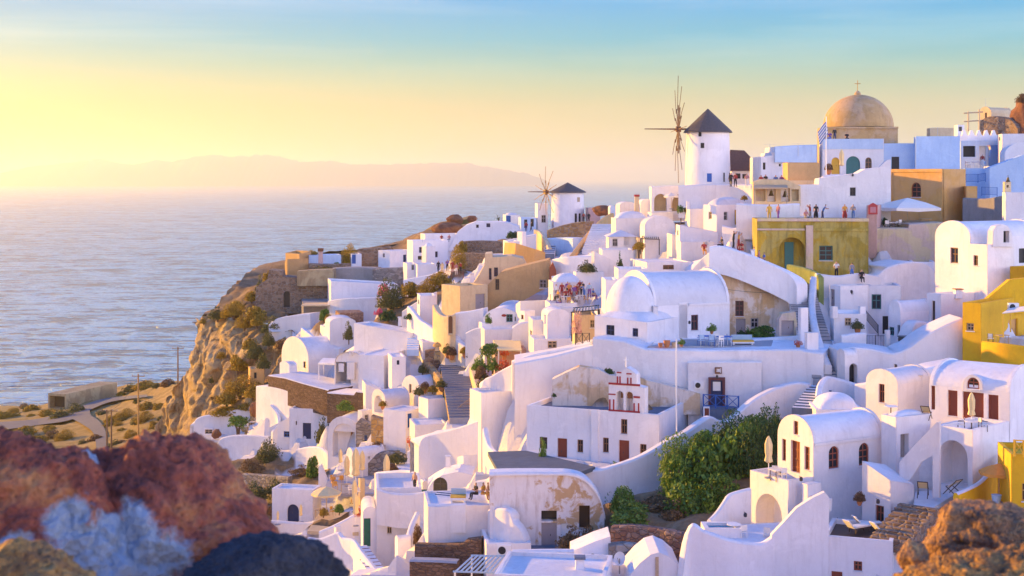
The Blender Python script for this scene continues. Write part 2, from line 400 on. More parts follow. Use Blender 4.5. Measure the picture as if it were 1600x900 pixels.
        for i in range(4):
            a, b_, c, e = o[i], o[(i+1) % 4], q[(i+1) % 4], q[i]
            mb.face([B(*a, zz(*a)), B(*b_, zz(*b_)), B(*c, zz(*c)), B(*e, zz(*e))], mat)
            if pr > .02: mb.face([B(*e, zz(*e)), B(*c, zz(*c)), B(*c, zz(*c)-pr), B(*e, zz(*e)-pr)], mat)
        if roof == 'domed':
            n, k = 12, 8
            f = lambda a, b_: rise*max(0, (1-abs(2*a/L-1)**2.2))**.5*max(0, (1-abs(2*b_/M-1)**2.2))**.5
            for i in range(n):
                for j in range(n):
                    cs = [(i, j), (i+1, j), (i+1, j+1), (i, j+1)]
                    rf.face([B(t+(L-2*t)*x/n, t+(M-2*t)*y/n, zz(L*x/n, M*y/n)-.03+f(L*x/n, M*y/n)) for x, y in cs], rm)
            rf.build('roof', root, smooth=True)
        elif roof != 'none':
            rf.face([B(*p, zz(*p)-max(pr, .004)+.0) for p in q], rm); rf.build('roof', root)
    mb.build('wall', root, weld=.001)
    if reg:
        for a, b_ in ((-.1, -.1), (.5, -.1), (1, 0), (-.1, .5), (0, 1), (1, 1), (.5, .5)):
            q = P+u*L*a+v*M*b_; CTRL.append((q.x, q.y, base-.25, 1 if white else 0))
    root_info = dict(root=root, fL=fL, fR=fR, P=P, u=u, v=v, L=L, M=M, h=hgt, zt=zt, base=base, B=B, d=d)
    return root_info
def catmull(P, n=6):
    if len(P) < 3: return [[lerp(P[0][k], P[1][k], i/n) for k in range(len(P[0]))] for i in range(n+1)] if len(P) == 2 else P
    out = []; Q = [P[0]]+list(P)+[P[-1]]
    for i in range(1, len(Q)-2):
        a, b_, c, e = Q[i-1], Q[i], Q[i+1], Q[i+2]
        for j in range(n):
            t = j/n
            out.append([.5*((2*b_[k])+(c[k]-a[k])*t+(2*a[k]-5*b_[k]+4*c[k]-e[k])*t*t+(3*b_[k]-a[k]-3*c[k]+e[k])*t**3) for k in range(len(b_))])
    out.append(list(P[-1])); return out
def W(name, label, cat, pts, thick=.4, mat='white', topmat=None, smooth=True, group=None, found=1.6, white=True, reg=True, name2=None):
    """a free-standing or retaining wall: pts = (column, row of top, row of foot, distance)"""
    rows = catmull(pts) if smooth else pts
    T = [U(p[0], p[1], p[3]) for p in rows]; Bq = [U(p[0], p[2], p[3]) for p in rows]
    cen = sum(Bq, Vector())/len(Bq)
    zmin = min(b_.z for b_ in Bq)
    root_loc = Vector((cen.x, cen.y, zmin))
    mb = MB(); n = len(T); nn = []
    for i in range(n):
        t = T[min(i+1, n-1)]-T[max(i-1, 0)]; q = Vector((-t.y, t.x, 0))
        if q.length < 1e-6: q = Vector((0, 1, 0))
        q.normalize()
        if q.y < 0 and abs(q.y) > .05: q = -q
        elif abs(q.y) <= .05 and nn and q.dot(nn[-1]) < 0: q = -q
        if nn and q.dot(nn[-1]) < -.2: q = -q
        nn.append(q)
    r = min(.12, thick*.3)
    for i in range(n-1):
        fz = Vector((0, 0, found))
        a = [Bq[i]-fz, T[i]-Vector((0, 0, r)), T[i]+nn[i]*r, T[i]+nn[i]*(thick-r), T[i]+nn[i]*thick-Vector((0, 0, r)), Bq[i]+nn[i]*thick-fz]
        j = i+1
        b_ = [Bq[j]-fz, T[j]-Vector((0, 0, r)), T[j]+nn[j]*r, T[j]+nn[j]*(thick-r), T[j]+nn[j]*thick-Vector((0, 0, r)), Bq[j]+nn[j]*thick-fz]
        for k in range(5):
            mb.face([a[k], b_[k], b_[k+1], a[k+1]], (topmat or mat) if k in (1, 2, 3) else mat)
        if i == 0: mb.face(a, mat)
        if i == n-2: mb.face(b_[::-1], mat)
    o = mb.build(name, None, root_loc, weld=.001, smooth=True)
    props(o, label, cat, group)
    if reg:
        for i in range(0, n, 2): CTRL.append((Bq[i].x, Bq[i].y, Bq[i].z-.25, 1 if white else 0))
    return o
def ST(name, label, pts, width, n, mat='paving', riser=None, side=None, group=None, reg=True):
    """a flight of steps through pts = (column, row, distance), lowest first"""
    Q = [U(*p) for p in pts]; seg = [0]
    for i in range(1, len(Q)): seg.append(seg[-1]+(Q[i]-Q[i-1]).xy.length+1e-4)
    def at(t):
        s = t*seg[-1]
        for i in range(1, len(Q)):
            if s <= seg[i] or i == len(Q)-1:
                f = (s-seg[i-1])/(seg[i]-seg[i-1]); return Q[i-1].lerp(Q[i], f)
    mb = MB()
    for i in range(n):
        a, b_ = at(i/n), at((i+1)/n); t = (b_-a); q = Vector((-t.y, t.x, 0)).normalized()*width/2
        z1 = b_.z; z0 = a.z-.6; e = t.xy.to_3d()*.03
        A = [a+q, a-q, b_-q+e, b_+q+e]
        lo = [Vector((p.x, p.y, z0)) for p in A]; hi = [Vector((p.x, p.y, z1)) for p in A]
        mb.raw(lo+hi, [(4, 5, 6, 7)], mat); mb.raw(lo+hi, [(0, 1, 5, 4)], riser or mat)
        mb.raw(lo+hi, [(1, 2, 6, 5), (2, 3, 7, 6), (3, 0, 4, 7)], side or mat)
    o = mb.build(name, None, Q[0]); props(o, label, 'stairs', group)
    if reg:
        for i in range(n+1):
            p = at(i/n); CTRL.append((p.x, p.y, p.z-.6, 1))
    return o
def SL(name, pts, d, mat='paving', thick=.3, reg=True, label=None, cat=None):
    """level paving seen through the corners pts; d = distance of the first corner"""
    p0 = U(pts[0][0], pts[0][1], d); Q = [UZ(x, y, p0.z) for x, y in pts]
    mb = MB(); n = len(Q); lo = [q-Vector((0, 0, thick)) for q in Q]
    mb.face(Q, mat); mb.face(lo[::-1], mat)
    for i in range(n): mb.face([lo[i], lo[(i+1) % n], Q[(i+1) % n], Q[i]], mat)
    o = mb.build(name, None, sum(Q, Vector())/n)
    if label: props(o, label, cat)
    else: o['kind'] = 'structure'
    if reg:
        for q in Q: CTRL.append((q.x, q.y, q.z-thick, 1))
        c = sum(Q, Vector())/n; CTRL.append((c.x, c.y, c.z-thick, 1))
    return p0.z
# ------------------------------------------------------------------ camera, light, sky
cam = bpy.data.cameras.new('camera'); co = bpy.data.objects.new('camera', cam); COL.objects.link(co)
co.location = (0, 0, CZ); co.rotation_euler = (rad(90), 0, 0)
cam.sensor_width = 36; cam.lens = 36*F/1600; cam.shift_y = -(450-HY)/1600
cam.clip_start = .5; cam.clip_end = 200000
cam.dof.use_dof = True; cam.dof.focus_distance = 125; cam.dof.aperture_fstop = 3.6
SC.camera = co
SUN_AZ = rad(-61); SUN_EL = rad(9)          # azimuth measured from the view direction, negative = left
sd = Vector((math.sin(SUN_AZ)*math.cos(SUN_EL), math.cos(SUN_AZ)*math.cos(SUN_EL), math.sin(SUN_EL)))
sl = bpy.data.lights.new('sun', 'SUN'); sl.energy = 5.0; sl.angle = rad(.6); sl.color = (1, .52, .06)
so = bpy.data.objects.new('sun', sl); COL.objects.link(so); so.rotation_euler = sd.to_track_quat('Z', 'Y').to_euler(); so.location = (-60, 60, 180)
w = bpy.data.worlds.new('World'); SC.world = w; w.use_nodes = True
nt = w.node_tree; bg = nt.nodes['Background']
sk = nt.nodes.new('ShaderNodeTexSky'); sk.sky_type = 'NISHITA'; sk.sun_disc = False
sk.sun_elevation = SUN_EL; sk.sun_rotation = SUN_AZ; sk.altitude = 100; sk.air_density = 1.3; sk.dust_density = 1.2; sk.ozone_density = 2.0
tc = nt.nodes.new('ShaderNodeTexCoord'); nrm = nt.nodes.new('ShaderNodeVectorMath'); nrm.operation = 'NORMALIZE'
nt.links.new(tc.outputs['Generated'], nrm.inputs[0])
sep = nt.nodes.new('ShaderNodeSeparateXYZ'); nt.links.new(nrm.outputs[0], sep.inputs[0])
elev = ramp(nt, sep.outputs[2], [(0, (.40, .295, .06)), (.013, (.385, .31, .09)), (.05, (.30, .275, .12)), (.064, (.20, .265, .15)), (.08, (.10, .25, .22)), (.098, (.02, .22, .30)), (.126, (.0, .185, .38)), (.2, (.01, .165, .45)), (.5, (.02, .12, .46)), (1, (.02, .12, .46))])
dt = nt.nodes.new('ShaderNodeVectorMath'); dt.operation = 'DOT_PRODUCT'
nt.links.new(nrm.outputs[0], dt.inputs[0]); dt.inputs[1].default_value = (sd.x, sd.y, 0)
anti = ramp(nt, sep.outputs[2], [(0, (2.75, 2.35, 2.25)), (.2, (1.95, 1.78, 2.1)), (.36, (.25, .38, .95)), (.6, (.03, .13, .46)), (1, (.02, .12, .45))])  # added fill glow behind the camera, brighter than real sky, lifting shaded walls
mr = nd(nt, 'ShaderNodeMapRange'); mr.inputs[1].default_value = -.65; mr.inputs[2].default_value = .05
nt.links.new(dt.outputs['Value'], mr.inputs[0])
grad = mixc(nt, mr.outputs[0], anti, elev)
glow = ramp(nt, dt.outputs['Value'], [(.45, (0, 0, 0)), (1, (.12, .07, .02))])
ge = ramp(nt, sep.outputs[2], [(0, (1, 1, 1)), (.13, (.25, .25, .25)), (.3, (0, 0, 0))])
gl = mixc(nt, 1.0, glow, ge, 'MULTIPLY')
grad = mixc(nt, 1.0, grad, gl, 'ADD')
# thin streaks of high cloud
mp = nt.nodes.new('ShaderNodeMapping'); mp.inputs['Scale'].default_value = (3, 3, 38); mp.inputs['Rotation'].default_value = (0, rad(-6), 0)
nt.links.new(nrm.outputs[0], mp.inputs['Vector'])
cl = ramp(nt, noise_t(nt, mp.outputs[0], 1.1, 5, .55, .3), [(.45, (0, 0, 0)), (.75, (.12, .12, .12))])
hb = ramp(nt, sep.outputs[2], [(.05, (0, 0, 0)), (.1, (1, 1, 1)), (.4, (.3, .3, .3))])
cf = mixc(nt, 1.0, cl, hb, 'MULTIPLY')
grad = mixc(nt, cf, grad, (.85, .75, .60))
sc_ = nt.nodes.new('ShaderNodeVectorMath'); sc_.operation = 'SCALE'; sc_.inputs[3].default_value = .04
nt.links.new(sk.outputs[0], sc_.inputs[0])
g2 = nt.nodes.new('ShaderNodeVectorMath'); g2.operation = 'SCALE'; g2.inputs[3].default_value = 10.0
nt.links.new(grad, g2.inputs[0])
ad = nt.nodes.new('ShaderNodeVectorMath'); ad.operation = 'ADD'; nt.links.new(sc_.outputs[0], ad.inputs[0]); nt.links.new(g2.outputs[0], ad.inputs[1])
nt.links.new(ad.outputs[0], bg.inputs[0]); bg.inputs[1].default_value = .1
SC.view_settings.view_transform = 'Standard'; SC.view_settings.look = 'None'; SC.view_settings.exposure = 1.2; SC.view_settings.gamma = 1
SC.render.engine = 'CYCLES'
cy = SC.cycles
cy.use_denoising = True; cy.denoiser = 'OPENIMAGEDENOISE'; cy.max_bounces = 10; cy.diffuse_bounces = 7; cy.volume_bounces = 1; cy.transparent_max_bounces = 8
cy.caustics_reflective = False; cy.caustics_refractive = False; cy.sample_clamp_indirect = 6
# ------------------------------------------------------------------ sea, islands, haze
m, nt, b = mk('sea'); p = wpos(nt)
b.inputs['Roughness'].default_value = .22; b.inputs['IOR'].default_value = 1.45
n1 = noise_t(nt, mapped(nt, p, (.022, .05, 1)), 1, 3, .55, .3); n2 = noise_t(nt, mapped(nt, p, (.085, .17, 1)), 1, 4, .6, .5); n3 = noise_t(nt, mapped(nt, p, (.004, .010, 1)), 1, 4, .6)
ad = nd(nt, 'ShaderNodeMath', operation='MULTIPLY_ADD'); nt.links.new(n1, ad.inputs[0]); ad.inputs[1].default_value = 1.0; nt.links.new(n2, ad.inputs[2])
a4 = nd(nt, 'ShaderNodeMath', operation='MULTIPLY_ADD'); nt.links.new(n3, a4.inputs[0]); a4.inputs[1].default_value = .5; a5 = nd(nt, 'ShaderNodeMath', operation='SUBTRACT'); nt.links.new(ad.outputs[0], a4.inputs[2]); nt.links.new(a4.outputs[0], a5.inputs[0]); a5.inputs[1].default_value = .25
nt.links.new(ramp(nt, a5.outputs[0], [(.75, (.0, .05, .11)), (.98, (.02, .22, .35)), (1.2, (.24, .56, .70))]), b.inputs['Base Color'])  # pale streaks of reflected sky painted into the water colour
bump(nt, b, ad.outputs[0], 1.0, 9.0)
mb = MB(); X = 90000
mb.face([(-X, -2000, 0), (X, -2000, 0), (X, 120000, 0), (-X, 120000, 0)], 'sea')
o = mb.build('sea', None); o['kind'] = 'structure'
m, nt, b = mk('island'); b.inputs['Base Color'].default_value = (.40, .33, .25, 1); b.inputs['Roughness'].default_value = 1
def island(label, prof, d, deep):
    mb = MB(); rows = catmull(prof, 20); vs = []; n = len(rows); K = 8
    for k in range(K):
        t = k/(K-1); s = math.sin(math.pi*t)
        for i, (px, py) in enumerate(rows):
            h = (HY-py+110*F/d*1.0)/F*d*s*(.93+.05*noise.noise(Vector((px*.02, k*1.3, 3)))+.09*noise.noise(Vector((px*.07, k*2.3, 8)))+.05*noise.noise(Vector((px*.2, k*3.1, 5))))
            vs.append(((px-800)/F*d, d+(t-.5)*deep, h-15))
    fs = [(k*n+i, k*n+i+1, (k+1)*n+i+1, (k+1)*n+i) for k in range(K-1) for i in range(n-1)]
    mb.raw(vs, fs, 'island'); o = mb.build('far_island', None, smooth=True, loc=((prof[0][0]-800)/F*d, d, 0)); o['kind'] = 'structure'
    return o
island('', [(-60, 278), (30, 262), (70, 254), (120, 249), (152, 243), (180, 249), (215, 252), (245, 246), (268, 249), (290, 244), (320, 237), (342, 235), (362, 239), (400, 237), (440, 241), (470, 247), (520, 248), (560, 252), (610, 252), (660, 251), (720, 250), (760, 257), (800, 263), (830, 270), (850, 278)], 20000, 3000)
m, nt, b = mk('haze'); out = nt.nodes['Material Output']; nt.nodes.remove(b)
pv = nt.nodes.new('ShaderNodeVolumePrincipled'); pv.inputs['Color'].default_value = (1, .96, .74, 1); pv.inputs['Density'].default_value = 0.8e-4
pv.inputs['Anisotropy'].default_value = .6
nt.links.new(pv.outputs[0], out.inputs['Volume'])
mb = MB(); z0, z1 = -20.0, 530.0; x, y0, y1 = 100000, -3000, 130000
mb.hexa([(-x, y0, z0), (x, y0, z0), (x, y1, z0), (-x, y1, z0), (-x, y0, z1), (x, y0, z1), (x, y1, z1), (-x, y1, z1)], 'haze')
hz = mb.build('haze', None); hz['kind'] = 'stuff'; props(hz, 'pale warm sea haze fading the far islands and horizon', 'haze')
# ------------------------------------------------------------------ plants
def leaf_cloud(n, seed, shape, size, core=.35, dome=False):
    r = random.Random(seed); vs = []; fs = []
    cl = [(r.gauss(0, 1), r.gauss(0, 1), r.random()) for _ in range(9)]
    bumps = [(Vector((r.gauss(0, 1), r.gauss(0, 1), r.gauss(0, .8))).normalized(), r.uniform(.62, 1.25)) for _ in range(20)]
    for _ in range(n):
        d = Vector((r.gauss(0, 1), r.gauss(0, 1), r.gauss(0, 1))).normalized()
        if d.z < -.52: d.z *= -1
        k = max(bumps, key=lambda b_: b_[0].dot(d)); m = lerp(.78, k[1], max(0, k[0].dot(d))**3)
        rr = (core+(1-core)*r.random()**.45)*m
        p = Vector((d.x*shape[0]*rr, d.y*shape[1]*rr, max(.02, shape[2]*(abs(d.z)*rr if dome else .36+.64*d.z*rr))))
        s = size*r.uniform(.6, 1.4); a = Vector((r.gauss(0, 1), r.gauss(0, 1), r.gauss(0, .7))).normalized(); b_ = a.cross(d+Vector((r.gauss(0, .5), r.gauss(0, .5), r.gauss(0, .5)))).normalized()
        i = len(vs); vs += [p-a*s*.5, p+b_*s*.3, p+a*s*.6, p-b_*s*.3]; fs.append((i, i+1, i+2, i+3))
    return vs, fs
PLANT = {}
def bush_proto(key, n, seed, shape, size, leaf, stem=None, core=.35, lift=0):
    vs, fs = leaf_cloud(n, seed, shape, size, core, not lift)
    me = bpy.data.meshes.new(key); me.from_pydata([(v[0], v[1], v[2]+lift) for v in vs], [], fs); me.materials.append(MAT[leaf]); me.update()
    ms = None
    if stem:
        r = random.Random(seed); mb = MB()
        for k in range(stem):
            a = r.uniform(0, 6.3); t = Vector((math.cos(a)*shape[0]*.5, math.sin(a)*shape[1]*.5, lift+shape[2]*.55)); m_ = Vector((t.x*.25, t.y*.25, lift*.8+shape[2]*.1))
            mb.tube([Vector((0, 0, -.3)), m_, t], [.10+.02*lift, .07+.01*lift, .02], 'bark', 5)
        me2 = bpy.data.meshes.new(key+'_stem'); me2.from_pydata([tuple(v) for v in mb.v], [], mb.f); me2.materials.append(MAT['bark']); ms = me2
    PLANT[key] = (me, ms, shape, lift)
for i, (lf, nm) in enumerate((('leaf_green', 'green'), ('leaf_gold', 'gold'), ('leaf_olive', 'olive'), ('leaf_fresh', 'fresh'), ('leaf_dry', 'dry'), ('leaf_dark', 'dark'), ('leaf_brown', 'brown'))):
    for k in range(2):
        bush_proto('%s%d' % (nm, k), 1500, 11+i*5+k, (1, 1, 1), .15, lf, 4)
    bush_proto('%s_fine' % nm, 3600, 61+i, (1, 1, 1), .085, lf, 5, .25)
bush_proto('tree_olive', 1600, 91, (1, 1, .85), .13, 'leaf_olive', 6, .3, .9); bush_proto('tree_gold', 1600, 92, (1, 1, .8), .13, 'leaf_gold', 6, .3, .7)
bush_proto('tree_green', 2000, 93, (1, 1, 1.0), .13, 'leaf_green', 6, .3, .8); bush_proto('column_green', 1600, 94, (.5, .5, 1.9), .13, 'leaf_dark', 3, .3)
bush_proto('pale', 600, 97, (1, 1, .9), .14, 'petal_pale', 3); bush_proto('pink', 500, 95, (1, 1, .9), .16, 'petal_pink', 3); bush_proto('redflower', 400, 96, (1, 1, .9), .16, 'petal_red', 3)
def plant(kind, px, py, d, wpx, hpx, label, cat='bush', name='bush', group=None, reg=None, white=0, z=None):
    """px, py: foot of the plant in the photo; wpx, hpx: how wide and tall it stands there"""
    me, ms, shape, lift = PLANT[kind]; s = d/F
    loc = U(px, py, d); w = wpx*s/2/shape[0]; h = hpx*s/(shape[2]+lift)
    root = thing(name, loc, label, cat, group)
    root.scale = (w, w, h); root.rotation_euler.z = RND.uniform(0, 6.28)
    o = bpy.data.objects.new('crown' if lift else 'foliage', me); COL.objects.link(o); o.parent = root
    if ms: o2 = bpy.data.objects.new('trunk' if lift else 'stem', ms); COL.objects.link(o2); o2.parent = root
    if reg is not False and d < 260: CTRL.append((loc.x, loc.y, loc.z-.1, white))
    return root
def palm(px, py, d, hpx, label, leaf='leaf_olive', n=16, name='palm', cat='palm', spread=.8, trunk=.35):
    s = d/F; h = hpx*s; loc = U(px, py, d); root = thing(name, loc, label, cat)
    r = random.Random(int(px)); mb = MB(); th = h*trunk
    mb.tube([loc-Vector((0, 0, .3)), loc+Vector((0, 0, th))], [.13, .1], 'bark', 6); mb.build('trunk', root)
    for k in range(n):
        a = 6.283*k/n+r.uniform(-.2, .2); el = r.uniform(.1, 1.3); L = (h-th)*r.uniform(.85, 1.15)*(1/spread if False else 1)
        dr = Vector((math.cos(a)*math.cos(el)*spread, math.sin(a)*math.cos(el)*spread, math.sin(el)))
        fb = MB(); prev = loc+Vector((0, 0, th)); q = dr.copy(); sd_ = Vector((-math.sin(a), math.cos(a), 0)); w0 = L*.11
        for i in range(5):
            nx = prev+q*L/5; w1 = L*.11*(1-(i+1)/5.2)
            fb.face([prev-sd_*w0, prev+sd_*w0, nx+sd_*w1, nx-sd_*w1], leaf); w0 = w1; prev = nx; q = (q+Vector((0, 0, -.28))).normalized()
        fb.build('frond', root)
    return root
# ------------------------------------------------------------------ people
PROTO = {}
def body(key, J, E, top, legs, hair='hair_dark', dress=False, bare=False):
    """J: joints name -> (x, y, z, radius); E: bones. One skinned surface, coloured by region."""
    names = list(J); me = bpy.data.meshes.new('skin_'+key)
    me.from_pydata([J[n][:3] for n in names], [(names.index(a), names.index(b_)) for a, b_ in E], [])
    o = bpy.data.objects.new('tmp', me); COL.objects.link(o)
    md = o.modifiers.new('s', 'SKIN'); sv = me.skin_vertices[0].data
    for i, n in enumerate(names): sv[i].radius = (J[n][3], J[n][4] if len(J[n]) > 4 else J[n][3]); sv[i].use_root = (n == 'pelvis')
    sub = o.modifiers.new('u', 'SUBSURF'); sub.levels = 1; sub.render_levels = 1
    dg = bpy.context.evaluated_depsgraph_get(); dg.update()
    m2 = bpy.data.meshes.new_from_object(o.evaluated_get(dg)); bpy.data.objects.remove(o); bpy.data.meshes.remove(me)
    m2.materials.clear()
    for k in ('skin', top, legs, hair): m2.materials.append(MAT[k])
    pts = {n: Vector(J[n][:3]) for n in names}
    reg = {'head': 0, 'crown': 3, 'neck': 0, 'face': 0}
    for p in m2.polygons:
        c = p.center; best = min(names, key=lambda n: (pts[n]-c).length)
        b0 = best.rstrip('LR')
        if b0 in ('crown', 'hairback'): k = 3
        elif b0 in ('head', 'neck', 'hand', 'face'): k = 0
        elif b0 in ('chest', 'shoulder', 'belly'): k = 1
        elif b0 == 'elbow': k = 0 if bare else 1
        elif b0 in ('pelvis', 'hip', 'skirt'): k = 2
        elif b0 == 'knee': k = 2
        elif b0 == 'foot' or b0 == 'toe': k = 3
        else: k = 2
        if b0 == 'ankle': k = 0 if dress else 2
        p.material_index = k
    m2.polygons.foreach_set('use_smooth', [True]*len(m2.polygons)); m2.name = 'person_'+key
    PROTO[key] = m2
def joints(sit=False, arm='down', lean=0, skirt=False, stride=.08, twist=0):
    J = {}
    z0 = .95 if not sit else .48
    J['pelvis'] = (0, 0, z0, .15, .11); J['belly'] = (0, -lean*.3, z0+.2, .13, .10); J['chest'] = (0, -lean*.7, z0+.40, .17, .11)
    J['neck'] = (0, -lean*.95, z0+.56, .055); J['head'] = (0, -lean*1.05-.02, z0+.66, .085, .095); J['crown'] = (0, -lean*1.1, z0+.77, .08)
    J['hairback'] = (0, -lean*1.1+.06, z0+.68, .05)
    for s, n in ((-1, 'L'), (1, 'R')):
        J['shoulder'+n] = (s*.19, -lean*.75, z0+.46, .06); J['hip'+n] = (s*.09, 0, z0-.06, .10)
        if sit: J['knee'+n] = (s*.12, -.42, z0+.0, .07); J['ankle'+n] = (s*.12, -.46, .10, .045); J['toe'+n] = (s*.12, -.6, .05, .04)
        else: J['knee'+n] = (s*.10, -.02-s*stride*.5, .5, .072); J['ankle'+n] = (s*.10, .02-s*stride, .09, .045); J['toe'+n] = (s*.11, -.13-s*stride, .04, .04)
        a = arm if isinstance(arm, str) else arm[0 if s < 0 else 1]
        if a == 'down': e, h = (s*.25, -lean*.5+.02, z0+.18), (s*.25, -lean*.4-.08, z0-.06)
        elif a == 'bent': e, h = (s*.26, -.02-lean*.6, z0+.18), (s*.10, -.28-lean*.5, z0+.24)
        elif a == 'up': e, h = (s*.27, -.18-lean*.8, z0+.52), (s*.08, -.26-lean, z0+.70)
        elif a == 'out': e, h = (s*.30, -.2-lean*.6, z0+.30), (s*.28, -.48-lean*.4, z0+.30)
        J['elbow'+n] = (*e, .048); J['hand'+n] = (*h, .04)
    E = [('pelvis', 'belly'), ('belly', 'chest'), ('chest', 'neck'), ('neck', 'head'), ('head', 'crown'), ('head', 'hairback')]
    for n in 'LR': E += [('chest', 'shoulder'+n), ('shoulder'+n, 'elbow'+n), ('elbow'+n, 'hand'+n), ('pelvis', 'hip'+n), ('hip'+n, 'knee'+n), ('knee'+n, 'ankle'+n), ('ankle'+n, 'toe'+n)]
    if skirt:
        for n in 'LR': x, y, z = J['knee'+n][:3]; J['knee'+n] = (x*1.1, y, z, .15)
    return J, E
for key, kw, bkw in (('stand', {}, {}), ('bent', dict(arm='bent'), dict(bare=True)), ('photo', dict(arm=('up', 'up'), lean=.05), dict(bare=True)), ('walk', dict(stride=.2, arm=('down', 'bent')), {}),
                     ('sit', dict(sit=True, arm='bent', lean=.08), dict(bare=True)), ('lean', dict(lean=.32, arm='out'), dict(bare=True)), ('skirt', dict(skirt=True), dict(dress=True, bare=True))):
    J, E = joints(**kw); body(key, J, E, 'cloth_white', 'cloth_black', **bkw)
def person(px, py, d, pose, label, top, legs, hair='hair_dark', face=180, group=None, hgt=1.72, skin='skin'):
    """feet (or chair foot) at (px, py); face: the compass turn of the chest, 180 = towards the camera"""
    loc = U(px, py, d); o = bpy.data.objects.new('person', PROTO[pose]); COL.objects.link(o)
    o.location = loc; o.rotation_euler.z = rad(face-180); k = hgt/1.76*(d/F)/(d/F); o.scale = (k*1.06, k*1.06, k)
    OFF[o.name] = loc
    for i, m_ in enumerate((skin, top, legs, hair)):
        o.material_slots[i].link = 'OBJECT'; o.material_slots[i].material = MAT[m_]
    return props(o, label, 'person', group)
# ------------------------------------------------------------------ terrace furniture
def parasol_closed(px, py, d, hpx, label, cloth='cloth_sand', group=None):
    loc = U(px, py, d); h = hpx*d/F; root = thing('closed_parasol', loc, label, 'parasol', group)
    a = MB(); a.bar(loc, loc+Vector((0, 0, h*.98)), .03, 'paint_white'); a.build('pole', root)
    b_ = MB(); n = 12; R_ = lambda z, k: (.27 if k % 2 else .21)*h/2.6
    prof = [(.36, .35), (.40, 1.05), (.52, .75), (.60, .9), (.8, .95), (.93, .55), (1.0, .12)]; vs = []
    for z, q in prof:
        for k in range(n): an = 6.283*k/n; r_ = R_(z, k)*q; vs.append(loc+Vector((math.cos(an)*r_, math.sin(an)*r_, z*h)))
    fs = [(j*n+k, j*n+(k+1) % n, (j+1)*n+(k+1) % n, (j+1)*n+k) for j in range(len(prof)-1) for k in range(n)]+[tuple(range(n-1, -1, -1)), tuple(range((len(prof)-1)*n, len(prof)*n))]
    b_.raw(vs, fs, cloth); b_.build('folded_canopy', root, smooth=True)
    c = MB(); c.lathe(loc, [(.28, 0), (.28, .06), (.08, .1)], 'grey', 12); c.build('base', root)
    return root
def parasol_open(px, py, d, wpx, hpx, label, cloth='cloth_white', square=False, group=None, val=.14):
    loc = U(px, py, d); h = hpx*d/F; w = wpx*d/F/2; root = thing('open_parasol', loc, label, 'parasol', group)
    a = MB(); a.bar(loc, loc+Vector((0, 0, h)), .035, 'wood_pale'); a.build('pole', root)
    n = 4 if square else 8; b_ = MB(); top = loc+Vector((0, 0, h)); o_ = math.pi/4+.2 if square else .3
    e = lambda k, r_, z: loc+Vector((math.cos(6.283*k/n+o_)*w*r_*(1.25 if square else 1), math.sin(6.283*k/n+o_)*w*r_*(1.25 if square else 1), z))
    dz = min(h*.3, w*.42)
    for k in range(n):
        mid0, mid1 = e(k, .55, h-dz*.45), e(k+1, .55, h-dz*.45); o0, o1 = e(k, 1, h-dz), e(k+1, 1, h-dz); dn = Vector((0, 0, -val-.0))
        b_.face([top, mid0, mid1], cloth); b_.face([mid0, o0, o1, mid1], cloth)
        om = (o0+o1)/2; b_.face([o0, o0+dn, om+dn*1.5, o1+dn, o1], cloth)
    b_.build('canopy', root)
    c = MB()
    for k in range(n): c.bar(loc+Vector((0, 0, h*.72)), e(k, .6, h-dz*.52), .012, 'wood_pale', 4)
    c.build('ribs', root)
    c = MB(); c.lathe(loc, [(.3, 0), (.3, .07), (.08, .12)], 'grey', 12); c.build('base', root)
    return root
def chair_proto(col, seat):
    root = thing('chair', (0, 0, 0), 'chair', 'chair')
    for x in (-.2, .2):
        for y in (-.2, .2): m_ = MB(); m_.bar((x, y, 0), (x, y, .45 if y < 0 else .88), .022, col, 5); m_.build('leg', root)
    m_ = MB(); m_.box((0, 0, .43), .46, .46, .04, seat); m_.build('seat', root)
    m_ = MB(); m_.box((0, .2, .55), .42, .03, .33, seat); m_.build('backrest', root)
    for x in (-.23, .23): m_ = MB(); m_.bar((x, -.2, .65), (x, .2, .67), .02, col, 5); m_.build('armrest', root)
    return root
def table_proto(top, leg, rnd=True):
    root = thing('table', (0, 0, 0), 'table', 'table')
    m_ = MB()
    if rnd: m_.lathe((0, 0, .70), [(.42, 0), (.45, .02), (.45, .045), (.42, .06)], top, 18)
    else: m_.box((0, 0, .70), 1.0, .7, .05, top)
    m_.build('tabletop', root)
    if rnd: m_ = MB(); m_.lathe((0, 0, 0), [(.25, 0), (.22, .03), (.04, .08), (.04, .7)], leg, 10); m_.build('leg', root)
    else:
        for x in (-.42, .42):
            for y in (-.28, .28): m_ = MB(); m_.bar((x, y, 0), (x, y, .7), .025, leg, 5); m_.build('leg', root)
    return root
def lounger_proto(col, cloth):
    root = thing('sun_lounger', (0, 0, 0), 'lounger', 'lounger')
    m_ = MB(); m_.box((0, -.3, .28), .62, 1.3, .05, col); m_.build('frame', root)
    for x in (-.27, .27):
        for y in (-.85, .3): m_ = MB(); m_.bar((x, y, 0), (x, y, .3), .03, col, 5); m_.build('leg', root)
    m_ = MB(); m_.box((0, -.3, .333), .58, 1.28, .09, cloth); m_.build('cushion', root)
    m_ = MB(); m_.hexa([(-.29, .35, .34), (.29, .35, .34), (.29, .43, .32), (-.29, .43, .32), (-.29, .8, .85), (.29, .8, .85), (.29, .88, .82), (-.29, .88, .82)], cloth); m_.build('backrest', root)
    return root
